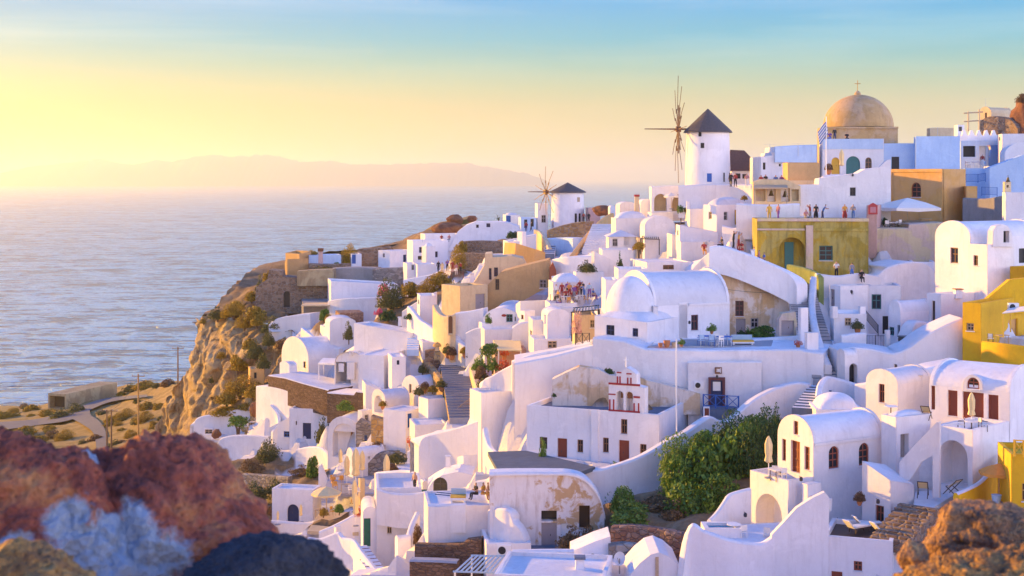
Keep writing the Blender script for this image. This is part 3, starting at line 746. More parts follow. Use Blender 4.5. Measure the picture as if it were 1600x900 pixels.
def deck_proto(col, cloth):
    root = thing('deck_chair', (0, 0, 0), 'deck chair', 'deck chair')
    for x in (-.3, .3): m_ = MB(); m_.bar((x, -.55, 0), (x, .45, 1.0), .03, col, 5); m_.bar((x, .5, 0), (x, -.35, .5), .03, col, 5); m_.build('side_frame', root)
    m_ = MB(); m_.bar((-.3, .45, 1.0), (.3, .45, 1.0), .03, col, 5); m_.bar((-.3, -.35, .5), (.3, -.35, .5), .03, col, 5); m_.build('crossbar', root)
    m_ = MB(); m_.hexa([(-.27, -.36, .46), (.27, -.36, .46), (.27, -.34, .44), (-.27, -.34, .44), (-.27, .43, .98), (.27, .43, .98), (.27, .45, .96), (-.27, .45, .96)], cloth)
    m_.build('sling', root); return root
FURN = {}
def furn(kind, px, py, d, rz, label, group=None, s=1.0):
    loc = U(px, py, d)
    if kind not in FURN:
        FURN[kind] = o = {'chair_white': lambda: chair_proto('paint_white', 'cloth_white'), 'chair_dark': lambda: chair_proto('wood_dark', 'cloth_white'), 'chair_blue': lambda: chair_proto('blue', 'cloth_lightblue'), 'chair_wood': lambda: chair_proto('wood_pale', 'cloth_orange'),
            'table_white': lambda: table_proto('paint_white', 'iron'), 'table_wood': lambda: table_proto('wood_pale', 'wood_pale', False), 'table_blue': lambda: table_proto('cloth_blue', 'paint_white', False), 'table_cloth': lambda: table_proto('cloth_white', 'wood_dark', False),
            'lounger': lambda: lounger_proto('wood_dark', 'cloth_white'), 'lounger_white': lambda: lounger_proto('paint_white', 'cloth_white'), 'deck': lambda: deck_proto('wood_dark', 'cloth_sand'), 'deck_white': lambda: deck_proto('wood_dark', 'cloth_white')}[kind]()
    else: o = copy_tree(FURN[kind])
    o.location = loc; o.rotation_euler.z = rad(rz); o.scale = (s, s, s); props(o, label, o['category'], group)
    return o
def pot(px, py, d, hpx, label, col='terracotta', leaf=None, plant_h=1.0):
    loc = U(px, py, d); h = hpx*d/F; root = thing('plant_pot' if leaf else 'clay_pot', loc, label, 'pot')
    m_ = MB(); m_.lathe(loc, [(.22*h, 0), (.42*h, .35*h), (.5*h, .75*h), (.46*h, .92*h), (.54*h, .95*h), (.54*h, h)], col, 14); m_.build('pot_body', root, smooth=True)
    if leaf:
        me = PLANT[leaf][0]; o = bpy.data.objects.new('foliage', me); COL.objects.link(o); o.parent = root; o.location = (0, 0, h*.85)
        o.scale = (h*.9*plant_h, h*.9*plant_h, h*1.1*plant_h)
    return root
def fence(name, label, pts, h, mat, gap=.12, rails=2, cross=False, group=None, cat='railing', r=.025):
    """railing through pts = (column, row of foot, distance)"""
    Q = [U(*p) for p in pts]; root = thing(name, Q[0], label, cat, group)
    for i in range(len(Q)):
        m_ = MB(); m_.bar(Q[i], Q[i]+Vector((0, 0, h*1.04)), r*1.6, mat, 5); m_.build('post', root)
    m_ = MB(); up = Vector((0, 0, 1))
    for i in range(len(Q)-1):
        a, b_ = Q[i], Q[i+1]
        for k in range(rails): z = h*(1-k*.82/max(1, rails-1)); m_.bar(a+up*z, b_+up*z, r, mat, 4)
    m_.build('rail', root)
    m_ = MB()
    for i in range(len(Q)-1):
        a, b_ = Q[i], Q[i+1]; n = max(1, int((b_-a).length/gap))
        if cross:
            n = max(1, int((b_-a).length/(h*.9)))
            for k in range(n):
                p, q = a.lerp(b_, k/n), a.lerp(b_, (k+1)/n); m_.bar(p+up*h*.18, q+up*h, r*.8, mat, 4); m_.bar(p+up*h, q+up*h*.18, r*.8, mat, 4); m_.bar(q, q+up*h, r*.8, mat, 4)
        else:
            for k in range(1, n): p = a.lerp(b_, k/n); m_.bar(p+up*h*.15, p+up*h, r*.6, mat, 4)
    if m_.v: m_.build('balusters', root)
    return root
def ac_unit(px, py, d, label, wpx=16, yaw=0):
    loc = U(px, py, d); w = wpx*d/F; root = thing('air_conditioner', loc, label, 'air conditioner')
    m_ = MB(); m_.box(loc, w, .35, w*.72, 'paint_white', rad(yaw)); m_.build('casing', root)
    q = Matrix.Rotation(rad(yaw), 4, 'Z'); m_ = MB(); c = loc+q @ Vector((-w*.14, -.19, w*.36)); ax = q @ Vector((1, 0, 0))
    vs = [c+ax*math.cos(6.283*k/16)*w*.28+Vector((0, 0, math.sin(6.283*k/16)*w*.28)) for k in range(16)]; m_.face(vs, 'dark'); m_.build('fan_grille', root)
    return root
def dish(px, py, d, wpx, label, yaw=-25):
    loc = U(px, py, d); w = wpx*d/F/2; root = thing('satellite_dish', loc, label, 'satellite dish'); q = Matrix.Rotation(rad(yaw), 4, 'Z') @ Matrix.Rotation(rad(-20), 4, 'X')
    m_ = MB(); c = loc+Vector((0, 0, w*1.7)); rings = [(0, .22), (.5, .16), (.85, .06), (1, 0)]; vs = [c+q @ Vector((0, .2*w*2, 0))]; n = 20
    for r_, dp in rings[1:]:
        for k in range(n): vs.append(c+q @ Vector((math.cos(6.283*k/n)*w*r_, dp*w*2, math.sin(6.283*k/n)*w*r_*1.15)))
    fs = [(0, 1+(k+1) % n, 1+k) for k in range(n)]
    for j in range(2): fs += [(1+j*n+k, 1+j*n+(k+1) % n, 1+(j+1)*n+(k+1) % n, 1+(j+1)*n+k) for k in range(n)]
    m_.raw(vs, fs, 'paint_white'); m_.build('reflector', root, smooth=True)
    m_ = MB(); m_.bar(loc-Vector((0, 0, .3)), c, .04, 'grey'); m_.bar(c-Vector((0, 0, w)), c+q @ Vector((0, -w*1.0, 0)), .02, 'grey'); m_.build('mount', root)
    return root
def antenna(px, py, d, hpx, label, n=5):
    loc = U(px, py, d); h = hpx*d/F; root = thing('antenna', loc, label, 'antenna')
    m_ = MB(); m_.bar(loc-Vector((0, 0, .3)), loc+Vector((0, 0, h)), .025, 'steel', 5); m_.build('mast', root)
    m_ = MB()
    m_.bar(loc+Vector((-.7, 0, h*.95)), loc+Vector((.7, .1, h*.97)), .015, 'steel', 4)
    for k in range(n): x = -.7+1.4*k/(n-1); m_.bar(loc+Vector((x, -.35, h*.96)), loc+Vector((x, .35, h*.96)), .012, 'steel', 4)
    m_.build('aerial', root); return root
def chimney(px, pyb, d, wpx, hpx, label, mat='white', cap='slate', pot_=True):
    loc = U(px, pyb, d); w = wpx*d/F; h = hpx*d/F; root = thing('chimney', loc, label, 'chimney')
    m_ = MB(); m_.hexa([loc+Vector((x*w/2*s, y*w/2*s, z)) for z, s in ((-.4, 1), (h*.85, .85)) for x, y in ((-1, -1), (1, -1), (1, 1), (-1, 1))], mat); m_.build('stack', root)
    m_ = MB(); m_.box(loc+Vector((0, 0, h*.853)), w*1.15, w*1.15, h*.15, cap); m_.build('cap', root); return root
def utility_pole(px, pyb, d, hpx, label, mat='pole_wood', arms=1, group=None, lean=0):
    loc = U(px, pyb, d); h = hpx*d/F; root = thing('utility_pole', loc, label, 'utility pole', group)
    top = loc+Vector((lean*h, 0, h)); m_ = MB(); m_.bar(loc-Vector((0, 0, 1)), top, .17, mat, 8, .11); m_.build('pole', root)
    for k in range(arms):
        m_ = MB(); c = loc.lerp(top, .96-.09*k); m_.bar(c+Vector((-1.1, .1, 0)), c+Vector((1.1, -.1, 0)), .07, mat, 5); m_.build('crossarm', root)
        for x in (-1, 0, 1): m_ = MB(); m_.bar(c+Vector((x, 0, .05)), c+Vector((x, 0, .3)), .06, 'grey', 6); m_.build('insulator', root)
    return root
def frame_roof(label, Q, h, roofm, post, thick, name, slats):
    c = sum(Q, Vector())/len(Q); root = thing(name, c-Vector((0, 0, h)), label, 'pergola')
    m_ = MB()
    if slats:
        n = 9
        for k in range(n): a, b_ = Q[0].lerp(Q[1], (k+.5)/n), Q[3].lerp(Q[2], (k+.5)/n); m_.bar(a, b_, .06, roofm, 4)
        m_.bar(Q[0], Q[1], .07, roofm, 4); m_.bar(Q[3], Q[2], .07, roofm, 4)
    else: m_.hexa([q-Vector((0, 0, thick)) for q in Q]+Q, roofm)
    m_.build('roof', root)
    for q in Q:
        q2 = q.lerp(c, .06); m_ = MB(); m_.bar(q2-Vector((0, 0, h)), q2-Vector((0, 0, thick*.9)), .06, post, 5); m_.build('post', root)
    return root
def dep(h, face, px):                   # distance of a house face at column px
    fc = h['fL'] if face == 'L' else h['fR']
    r = Vector(((px-800)/F, 1, 0)); n = Vector((fc.n.x, fc.n.y, 0)); return n.dot(Vector((fc.p.x, fc.p.y, 0)))/n.dot(r)
def panel(h, face, x0, y0, x1, y1, mat, out=.08, name='trim', thick=.3, arch=False, parent=None):
    fc = h['fL'] if face == 'L' else h['fR']; xm = (x0+x1)/2; ym = (y0+y1)/2
    a0, a1 = sorted((fc.sz(x0, ym)[0], fc.sz(x1, ym)[0])); z1 = fc.sz(xm, y0)[1]; z0 = fc.sz(xm, y1)[1]
    P = arc_poly(a0, z0, a1, z1, arch); mb = MB(); n = len(P)
    mb.face([fc.pt(*p, out) for p in P], mat)
    for i in range(n):
        j = (i+1) % n; mb.face([fc.pt(*P[i], out), fc.pt(*P[i], out-thick), fc.pt(*P[j], out-thick), fc.pt(*P[j], out)], mat)
    return mb.build(name, parent or h['root'])
def dome(h, px, py, d, rpx, hpx, mat='white_roof', name='dome', n=40, parent=None):
    c = U(px, py, d); r = rpx*d/F; hh = hpx*d/F; mb = MB()
    mb.lathe(c, [(r*math.cos(a), hh*math.sin(a)) for a in [math.pi/2*k/14 for k in range(14)]]+[(.02, hh)], mat, n)
    return mb.build(name, parent or h['root'], smooth=True)
def PW(name, label, cat, out, d, phi, thick=.5, mat='white', op=(), group=None, found=0, back=True, white=True, reg=True):
    """a wall whose outline (photo columns and rows) lies in one upright plane, d metres ahead at the first point"""
    ph = rad(phi); a = Vector((math.cos(ph), math.sin(ph), 0)); nr = Vector((math.sin(ph), -math.cos(ph), 0))
    p = U(out[0][0], out[0][1], d); fc = Face(p, a, nr, 1e3, 1e3)
    P = [fc.sz(*q) for q in out]
    zmin = min(q[1] for q in P); P = [(q[0], q[1]-found if q[1] < zmin+.25 else q[1]) for q in P]
    sm = sum(q[0] for q in P)/len(P); base = fc.pt(sm, zmin)
    root = thing(name, base, label, cat, group)
    s0 = min(q[0] for q in P)
    area = sum(P[i-1][0]*P[i][1]-P[i][0]*P[i-1][1] for i in range(len(P)))
    if area < 0: P = P[::-1]
    fc2 = Face(fc.pt(s0-1, zmin), a, nr, 1e3, 1e3)
    P = [(q[0]-s0+1, q[1]-zmin) for q in P]; holes = []
    for o in op:
        r = fit_open(root, fc2, o, None, F/d)
        if r: holes.append(r)
    mb = MB(); wall_with_holes(mb, fc2, P, holes, mat)
    n = len(P)
    for i in range(n):
        j = (i+1) % n; mb.face([fc2.pt(*P[i]), fc2.pt(*P[i], -thick), fc2.pt(*P[j], -thick), fc2.pt(*P[j])], mat)
    mb.face([fc2.pt(*q, -thick) for q in P[::-1]], mat)
    mb.build('wall', root, weld=.001)
    if reg:
        lo = [q for q in P if q[1] < .6]; xs = [q[0] for q in lo]
        for t in (0, .5, 1):
            q = fc2.pt(lerp(min(xs), max(xs), t), 0, .2); CTRL.append((q.x, q.y, q.z-.25, 1 if white else 0))
            q = fc2.pt(lerp(min(xs), max(xs), t), 0, -thick); CTRL.append((q.x, q.y, q.z-.25, 1 if white else 0))
    return dict(root=root, fL=fc2, fR=fc2, d=d)
# ================================================================== right side, from the front upwards
wr = 'wood_red'
a = H('house', 'white barrel-vaulted house with three red-brown openings in its gable and two arched side windows', 'house', 1215, 1271, 1380, 691, 835, 90, 60, 'vL', 1.5,
      op=[('L', 'w', 1240, 658, 1247, 679, wr), ('L', 'w', 1222, 686, 1228, 720, wr), ('L', 'd', 1236, 689, 1250, 748, wr), ('L', 'w', 1257, 698, 1265, 734, wr), ('R', 'wa', 1295, 697, 1311, 732, wr), ('R', 'wa', 1342, 692, 1358, 727, wr)])
panel(a, 'R', 1272, 686, 1378, 691, 'white', .1, 'eave', .2)
a = H('terrace_house', 'white terrace block with a tall open arch below the red-brown gable doors', 'terrace', 1172, 1232, 1252, 751, 850, 89, 60, par=.75, M=2.3, op=[('L', 'ha', 1181, 772, 1222, 838, 'white', 1.5)])
W('garden_wall', 'stepped white wall climbing from the small pool to the arched terrace', 'wall', [(1112, 812, 835, 88), (1122, 801, 835, 88.5), (1138, 778, 835, 89), (1148, 770, 838, 89.5), (1174, 763, 840, 90)], .35)
W('terrace_wall', 'big white front wall dipping in the middle below the small pool', 'wall', [(1066, 905, 925, 83.2), (1078, 824, 925, 83.5), (1100, 830, 925, 83.3), (1135, 842, 925, 83), (1165, 848, 925, 83), (1190, 849, 925, 83), (1210, 836, 925, 83)], .45, found=3)
PW('stair_wall', 'white stair wall with a slanting triangular opening under it', 'wall', [(1206, 925), (1206, 836), (1226, 815), (1245, 794), (1268, 779), (1289, 769), (1296, 778), (1294, 925)], 83, 2, .4, op=[])
H('step_block', 'stacked small white steps between the tall arch block and the vaulted house', 'steps', 1253, 1262, 1283, 757, 800, 88.2, 60, par=0)
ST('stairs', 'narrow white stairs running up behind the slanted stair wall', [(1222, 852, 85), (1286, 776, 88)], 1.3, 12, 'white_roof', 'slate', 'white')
SL('patio', [(1082, 846), (1215, 856), (1262, 830), (1235, 815), (1110, 822)], 84.5, 'white_roof')
def pool(px, py, d, w, l, label):
    c = U(px, py, d); root = thing('plunge_pool', c, label, 'pool'); mb = MB(); t = .3
    for x, y, sx, sy in ((0, -l/2, w+t, t), (0, l/2, w+t, t), (-w/2, 0, t, l-t), (w/2, 0, t, l-t)): mb.box(c+Vector((x, y, -.5)), sx, sy, .95, 'white')
    mb.build('rim', root); m_ = MB(); m_.box(c+Vector((0, 0, -.4)), w-t, l-t, .68, 'poolwater'); m_.build('water', root)
pool(1126, 832, 86.2, 1.9, 1.5, 'small turquoise plunge pool with a white rim on the arched house terrace')
H('house', 'white flat-roofed block with a square red window facing front below the sun-lounger deck', 'house', 1285, 1395, 1434, 846, 940, 82, 20, M=4.6, par=.3, roofmat='wood_dark',
  op=[('L', 'w', 1334, 877, 1347, 892, wr), ('L', 'd', 1299, 893, 1316, 935, wr)])
H('stair_block', 'white block with sloping top and a small brown door beside the dark stone steps', 'house', 1347, 1392, 1428, 751, 826, 87, 50, lowL=-.9, lowR=.55, op=[('L', 'w', 1368, 790, 1381, 817, wr)], par=0)
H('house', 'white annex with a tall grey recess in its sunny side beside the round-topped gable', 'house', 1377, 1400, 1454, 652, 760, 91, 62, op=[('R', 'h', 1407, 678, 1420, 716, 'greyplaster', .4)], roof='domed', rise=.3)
H('house', 'narrow white vaulted house with one tall red-brown window in its rounded gable', 'house', 1353, 1403, 1455, 601, 690, 97, 50, 'vL', .95, op=[('L', 'w', 1373, 600, 1382, 629, wr)])
b4 = H('house', 'large white house with low broad vault, tall brown shutters and a fanlight over its door', 'house', 1452, 1578, 1612, 613, 720, 92, 38, 'vR', 1.5, M=6,
       op=[('L', 'ws', 1455, 603, 1461, 640, wr), ('L', 'ws', 1481, 610, 1496, 650, wr), ('L', 'd', 1504, 613, 1537, 668, wr), ('L', 'ws', 1544, 617, 1560, 658, wr)])
dd = dep(b4, 'L', 1536)-.05
c = H('dormer', 'small white dormer with a half-round brown fanlight above the tall shutters', 'dormer', 1504, 1536, 1552, 607, 611, dd, 38, 'vL', .85, M=2, found=.1, reg=False, op=[('L', 'wa', 1511, 590, 1530, 608, wr)])
b5 = H('balcony', 'rounded white balcony over a deep arch with the closed parasol and round table', 'balcony', 1463, 1520, 1577, 672, 790, 88.5, 47, par=.9, op=[('L', 'ha', 1467, 688, 1512, 760, 'white', 1.6)])
panel(b5, 'L', 1494, 709, 1511, 757, wr, -1.5, 'door', .05)
PW('stair_wall', 'white diagonal stair wall with a half arch sheltering a deck chair', 'wall', [(1405, 752), (1405, 722), (1430, 694), (1463, 660), (1468, 660), (1468, 778), (1457, 778), (1457, 712), (1440, 722), (1426, 744), (1416, 757)], 89.0, -30, .35)
H('house', 'white back wall with dark red door behind the deck chair arch', 'house', 1418, 1462, 1475, 705, 785, 91.5, 25, op=[('L', 'd', 1416, 738, 1427, 775, wr)])
SL('patio', [(1427, 792), (1452, 797), (1494, 771), (1500, 762), (1430, 768)], 86.3, 'white_roof')
furn('deck', 1442, 776, 87.5, 160, 'deck chair with beige sling leaning under the diagonal half arch')
furn('deck_white', 1490, 773, 87.6, 215, 'deck chair with white sling under the deep balcony arch')
parasol_closed(1518, 671, 90.2, 58, 'cream closed parasol in front of the tall brown balcony door')
furn('table_white', 1518, 676, 90.0, 0, 'round white table under the closed parasol on the rounded balcony')
furn('chair_dark', 1502, 674, 90.6, 250, 'dark chair to the left of the balcony table by the tall shutters')
furn('chair_dark', 1536, 674, 89.8, 100, 'dark chair to the right of the balcony table by the tall shutters')
furn('deck', 1447, 655, 92.5, 150, 'folded wooden deck chair on the flat annex roof beside the tall shutters', s=.9)
furn('table_white', 1392, 652, 93, 0, 'small white table on the roof terrace below the round-topped gable')
ST('stone_steps', 'dark rough stone steps climbing to the deck chair patio', [(1388, 846, 82.5), (1436, 790, 86)], 2.4, 10, 'rubble', 'rubble')
W('garden_wall', 'yellow curved wall rising beside the orange parasol', 'wall', [(1497, 771, 800, 85.6), (1518, 762, 800, 86.4), (1535, 752, 800, 87.4), (1558, 729, 800, 88.6), (1582, 706, 800, 90)], .35, 'yellow', 'white_roof')
H('house', 'yellow back wall shaded by the orange parasol', 'house', 1520, 1590, 1640, 720, 810, 92, 15, mat='yellow')
H('house', 'yellow building at the frame edge with a carved balcony box', 'house', 1580, 1660, 1690, 712, 830, 83.5, 8, mat='yellow', op=[('L', 'w', 1597, 755, 1606, 783, 'ochre')])
fence('balcony_railing', 'yellow crossed balcony railing on top of the edge building', [(1585, 713, 83.2), (1600, 714, 82.9), (1620, 715, 82.5)], .95, 'paint_yellow', cross=True, r=.05)
parasol_open(1561, 786, 86.5, 62, 62, 'orange open parasol beside the yellow wall', 'cloth_orange')
pot(1557, 788, 85.4, 15, 'pale blue tub at the foot of the orange parasol', 'cloth_lightblue')
parasol_closed(1201, 747, 90.6, 66, 'cream-yellow closed parasol on the terrace left of the vaulted gable', 'cloth_sand')
furn('chair_white', 1213, 748, 91.0, 150, 'white chair by the parasol in front of the red-brown gable door')
furn('chair_white', 1222, 752, 90.3, 210, 'white chair nearest the tall red-brown gable door')
furn('table_cloth', 1216, 751, 90.4, 30, 'small terrace table under the red-brown gable windows')
furn('lounger', 1338, 832, 85, 120, 'dark wooden sun lounger at the left of the brown deck')
furn('lounger', 1354, 827, 86, 100, 'dark wooden sun lounger nearest the white wall at the back of the deck')
furn('lounger_white', 1381, 836, 84.3, 110, 'white sun lounger on the brown deck beside the stone steps')
furn('chair_white', 1160, 842, 85.5, 200, 'white chair with dark cushion next to the plunge pool')
furn('chair_white', 1200, 846, 85.6, 150, 'white chair at the mouth of the tall terrace arch')
furn('table_white', 1147, 838, 86, 0, 'low white table between the plunge pool and the chairs')
pot(1343, 790, 87.5, 9, 'small pot with brown dry plant on the white ledge above the deck', 'terracotta', 'brown0', 1.4)
# ---------------------------------------------------------------- yellow house and the sunlit twin gables
y1 = H('house', 'bright yellow house with small square window and a shaded loggia', 'house', 1504, 1533, 1640, 474, 572, 110, 40, mat='yellow', par=.3, op=[('L', 'w', 1510, 505, 1522, 517, 'wood_pale'), ('R', 'd', 1575, 499, 1590, 530, 'ochre')])
W('parapet', 'yellow curved parapet in front of the shaded loggia', 'wall', [(1533, 533, 570, 109.2), (1550, 535, 572, 107.6), (1570, 537, 574, 106.6), (1608, 542, 578, 105.6)], .4, 'yellow')
H('house', 'yellow upper storey catching the sun at the right frame edge', 'house', 1578, 1640, 1680, 420, 500, 119, 58, mat='yellow')
PW('garden_wall', 'yellow sloping wall above the flat roof of the yellow house', 'wall', [(1541, 490), (1541, 468), (1578, 437), (1606, 434), (1606, 490)], 115, 8, .5, 'yellow')
frame_roof('white canvas awning over the yellow loggia', [U(1566, 489, 108), U(1612, 484, 107), U(1612, 477, 110), U(1578, 481, 111)], 1.9, 'cloth_white', 'paint_yellow', .06, 'awning', False)
ac_unit(1583, 485, 111, 'white air conditioner on the flat roof of the yellow house', 16)
furn('chair_dark', 1548, 537, 109.5, 150, 'dark chair in the shaded yellow loggia', s=.9)
furn('table_wood', 1566, 537, 109, 10, 'wooden table in the shaded yellow loggia', s=.9)
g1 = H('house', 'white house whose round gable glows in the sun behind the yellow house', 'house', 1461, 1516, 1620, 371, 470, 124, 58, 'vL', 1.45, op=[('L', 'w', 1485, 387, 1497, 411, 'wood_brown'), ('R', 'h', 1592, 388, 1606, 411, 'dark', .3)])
g2 = H('house', 'white flat sunlit block with a small window between the round gable and its niche', 'house', 1515, 1543, 1585, 382, 474, 122.4, 58, op=[('L', 'w', 1521, 399, 1528, 415, 'wood_brown')], par=.5)
PW('bell_niche', 'small white rounded niche with dark slit on the sunlit flat block', 'niche', [(1551, 386), (1552, 361), (1557, 353), (1566, 350), (1575, 353), (1581, 363), (1583, 386)], 122.6, 30, .6, op=[('h', 1568, 361, 1577, 379, 'dark', .4)], reg=False)
H('house', 'plain white cube at the right edge above the long vault roof', 'house', 1571, 1640, 1680, 301, 375, 134, 15)
W('retaining_wall', 'grey weathered stone wall right of the ochre building', 'wall', [(1504, 309, 350, 150), (1540, 310, 350, 147), (1572, 304, 350, 144)], .8, 'greyplaster')
H('house', 'little ochre cube stuck on the right flank of the ochre building', 'house', 1506, 1510, 1527, 291, 330, 151, 75, mat='ochre')
# ---------------------------------------------------------------- ochre building, cafe terrace, yellow-green hall
o1 = H('house', 'ochre cube-shaped building with framed sunlit front and one arched niche window', 'house', 1390, 1473, 1509, 264, 365, 152, 52, mat='ochre', par=.2, op=[('L', 'wa', 1424, 285, 1439, 308, 'wood_red')])
panel(o1, 'L', 1390, 264, 1473, 269, 'ochre', .1, 'cornice'); panel(o1, 'L', 1468, 270, 1473, 350, 'ochre', .098, 'corner_strip'); panel(o1, 'L', 1390, 270, 1394, 350, 'ochre', .098, 'corner_strip')
W('terrace_wall', 'pale pinkish stone wall carrying the cafe terrace', 'wall', [(1356, 357, 432, 142), (1419, 356, 430, 142), (1421, 350, 430, 142), (1477, 347, 425, 142.5)], 7, 'palestone', smooth=False)
parasol_open(1418, 361, 147, 84, 52, 'big white square parasol over the cafe terrace below the ochre front', square=True, val=.25)
for i, (x, y, dd, rz, t) in enumerate(((1386, 359, 144.5, 170, 'left end of the cafe terrace'), (1400, 360, 145.5, 200, 'cafe terrace just left of the parasol pole'), (1409, 358, 144.3, 30, 'cafe terrace by the wall step'))):
    furn('chair_dark', x, y, dd, rz, 'dark cafe chair at the '+t if i == 0 else 'dark cafe chair on the '+t, s=1.1)
furn('table_cloth', 1394, 359, 144.6, 10, 'cafe table among dark chairs under the big white parasol')
furn('table_wood', 1446, 354, 145.5, 10, 'wooden table at the right side under the big white parasol', s=1.1)
plant('dark0', 1384, 352, 148.5, 14, 16, 'dark potted shrub in the shade of the big white parasol')
H('gate_pillar', 'pinkish pillar holding the red notice board', 'pillar', 1354, 1370, 1377, 321, 365, 141.5, 20, mat='pinkplaster', par=0)
def board(px, py, d, w, h, label):
    c = U(px, py, d); s = d/F; root = thing('notice_board', c, label, 'notice board'); m_ = MB()
    m_.hexa([c+Vector((x*w*s/2, y*.06, z)) for z in (0, h*s*.8) for x, y in ((-1, -1), (1, -1), (1, 1), (-1, 1))], 'red'); m_.build('board', root)
    m_ = MB(); m_.hexa([c+Vector((x*w*s/2*.9, y*.05, z)) for z, w_ in ((h*s*.803, 1), (h*s, .1)) for x, y in ((-w_, -1), (w_, -1), (w_, 1), (-w_, 1))], 'red'); m_.build('gable_top', root)
    m_ = MB(); q = c+Vector((0, -.065, h*s*.15)); m_.face([q+Vector((-w*s*.32, 0, 0)), q+Vector((w*s*.32, 0, 0)), q+Vector((w*s*.32, 0, h*s*.5)), q+Vector((-w*s*.32, 0, h*s*.5))], 'cloth_pink'); m_.build('poster', root)
board(1364, 335, 140.8, 14, 18, 'small red notice board with pointed top on the pinkish pillar')
v = H('hall', 'yellow-green weathered hall with an arched porch, teal window and stone pillar', 'building', 1183, 1357, 1364, 343, 440, 138, 5, mat='olive', M=6, par=.15, op=[('L', 'ha', 1217, 371, 1258, 432, 'olive', 1.3), ('L', 'w', 1280, 384, 1301, 407, 'teal')])
panel(v, 'L', 1228, 379, 1242, 431, 'teal', -1.2, 'door', .08); panel(v, 'L', 1259, 352, 1270, 432, 'palestone', .3, 'pillar'); panel(v, 'L', 1183, 341, 1357, 346, 'palestone', .16, 'cornice'); panel(v, 'L', 1271, 357, 1357, 361, 'olive', .1, 'string_course'); panel(v, 'L', 1183, 357, 1258, 360, 'palestone', .1, 'string_course'); panel(v, 'L', 1183, 361, 1197, 432, 'olive', .12, 'corner_strip')
W('garden_wall', 'green mossy wall sloping down beside the yellow-green porch', 'wall', [(1229, 413, 450, 134.5), (1250, 417, 452, 133), (1270, 424, 455, 131.5), (1279, 432, 458, 130)], .5, 'green_wall')
PW('house', 'lavender white stepped house wall with one dark window behind the hall terrace', 'house', [(1249, 352), (1249, 289), (1279, 288), (1280, 279), (1292, 277), (1340, 271), (1352, 264), (1392, 260), (1392, 352)], 149, 0, 2.2, op=[('w', 1328, 293, 1337, 306, 'dark')])
H('house', 'tan block with bright sunlit edge in front of the dome church', 'house', 1223, 1231, 1281, 254, 300, 158, 84, mat='tan')
H('house', 'low cream roof block under the tan block', 'house', 1226, 1234, 1282, 282, 320, 153, 84, mat='cream')
bp = PW('bell_arcade', 'cream arcade with two hanging bells below a reed roof', 'arcade', [(1177, 322), (1177, 284), (1190, 280), (1230, 281), (1251, 291), (1251, 322)], 148, 0, .8, 'cream', op=[('h', 1181, 296, 1196, 314, 'palestone', .6), ('h', 1199, 294, 1212, 315, 'white', .6), ('h', 1220, 294, 1234, 315, 'white', .6), ('h', 1237, 296, 1248, 314, 'palestone', .6)])
def bell(px, pyb, d, hpx, label):
    h = hpx*d/F; c = U(px, pyb, d); root = thing('bell', c, label, 'bell'); m_ = MB()
    m_.lathe(c, [(.42*h, 0), (.34*h, .12*h), (.22*h, .45*h), (.18*h, .7*h), (.06*h, .8*h)], 'bronze', 16); m_.build('bell_body', root, smooth=True)
    m_ = MB(); m_.bar(c+Vector((0, 0, .78*h)), c+Vector((0, 0, 1.15*h)), .03, 'iron'); m_.build('hanger', root)
bell(1205, 306, 147.6, 11, 'bronze bell hanging in the left bay of the cream arcade'); bell(1227, 308, 147.6, 12, 'bronze bell hanging in the right bay of the cream arcade')
frame_roof('reed sun roof above the bell arcade', [U(1177, 293, 146.5), U(1231, 293, 146.5), U(1228, 280, 151), U(1184, 280, 151)], 2.4, 'reed', 'wood_pale', .15, 'pergola', False)
W('parapet', 'low white parapet below the bell arcade', 'wall', [(1150, 318, 350, 146), (1200, 320, 350, 145), (1250, 318, 350, 145)], 2, 'white')
# ---------------------------------------------------------------- dome church and the shade-blue houses of the ridge
PW('house', 'pale lavender house with stepped parapet left of the dome', 'house', [(1189, 295), (1189, 245), (1206, 243), (1207, 238), (1213, 237), (1214, 229), (1240, 228), (1277, 226), (1277, 295)], 172, 0, 8, op=[('w', 1192, 254, 1196, 265, 'dark'), ('w', 1217, 256, 1220, 260, 'dark')])
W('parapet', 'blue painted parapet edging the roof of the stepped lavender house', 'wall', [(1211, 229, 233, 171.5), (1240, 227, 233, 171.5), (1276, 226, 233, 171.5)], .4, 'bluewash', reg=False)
ch = H('dome_church', 'church with big tan dome on a square drum, its left edge glowing in the sun', 'church', 1277, 1287, 1403, 199, 275, 180, 74, mat='dometan', par=0)
panel(ch, 'R', 1287, 198, 1403, 201, 'dometan', .25, 'cornice'); dm = dome(ch, 1341, 199, 186.5, 54, 51, 'dometan', n=48)
m_ = MB(); c = U(1340, 149, 186.5); m_.lathe(c, [(.45, -.1), (.42, .3), (.2, .55), (.1, .6)], 'dometan', 12); m_.bar(c+Vector((0, 0, .5)), c+Vector((0, 0, 2.0)), .05, 'pole_gold'); m_.bar(c+Vector((-.4, 0, 1.55)), c+Vector((.4, 0, 1.55)), .05, 'pole_gold'); m_.build('finial', ch['root'])
d2 = H('house', 'house with blue parapet and three arched doors below the dome', 'house', 1280, 1285, 1381, 217, 295, 171, 80, par=.5, op=[('R', 'da', 1299, 246, 1312, 272, 'cloth_yellow'), ('R', 'da', 1322, 244, 1344, 276, 'teal'), ('R', 'wa', 1352, 246, 1362, 268, 'wood_brown')])
panel(d2, 'R', 1286, 217, 1380, 233, 'bluewash', .06, 'blue_band', .1)
parasol_closed(1315, 274, 167, 41, 'tan closed parasol beside the teal arched door under the dome')
pot(1295, 273, 167, 9, 'terracotta pot at the foot of the flagpole terrace', 'terracotta', 'brown0')
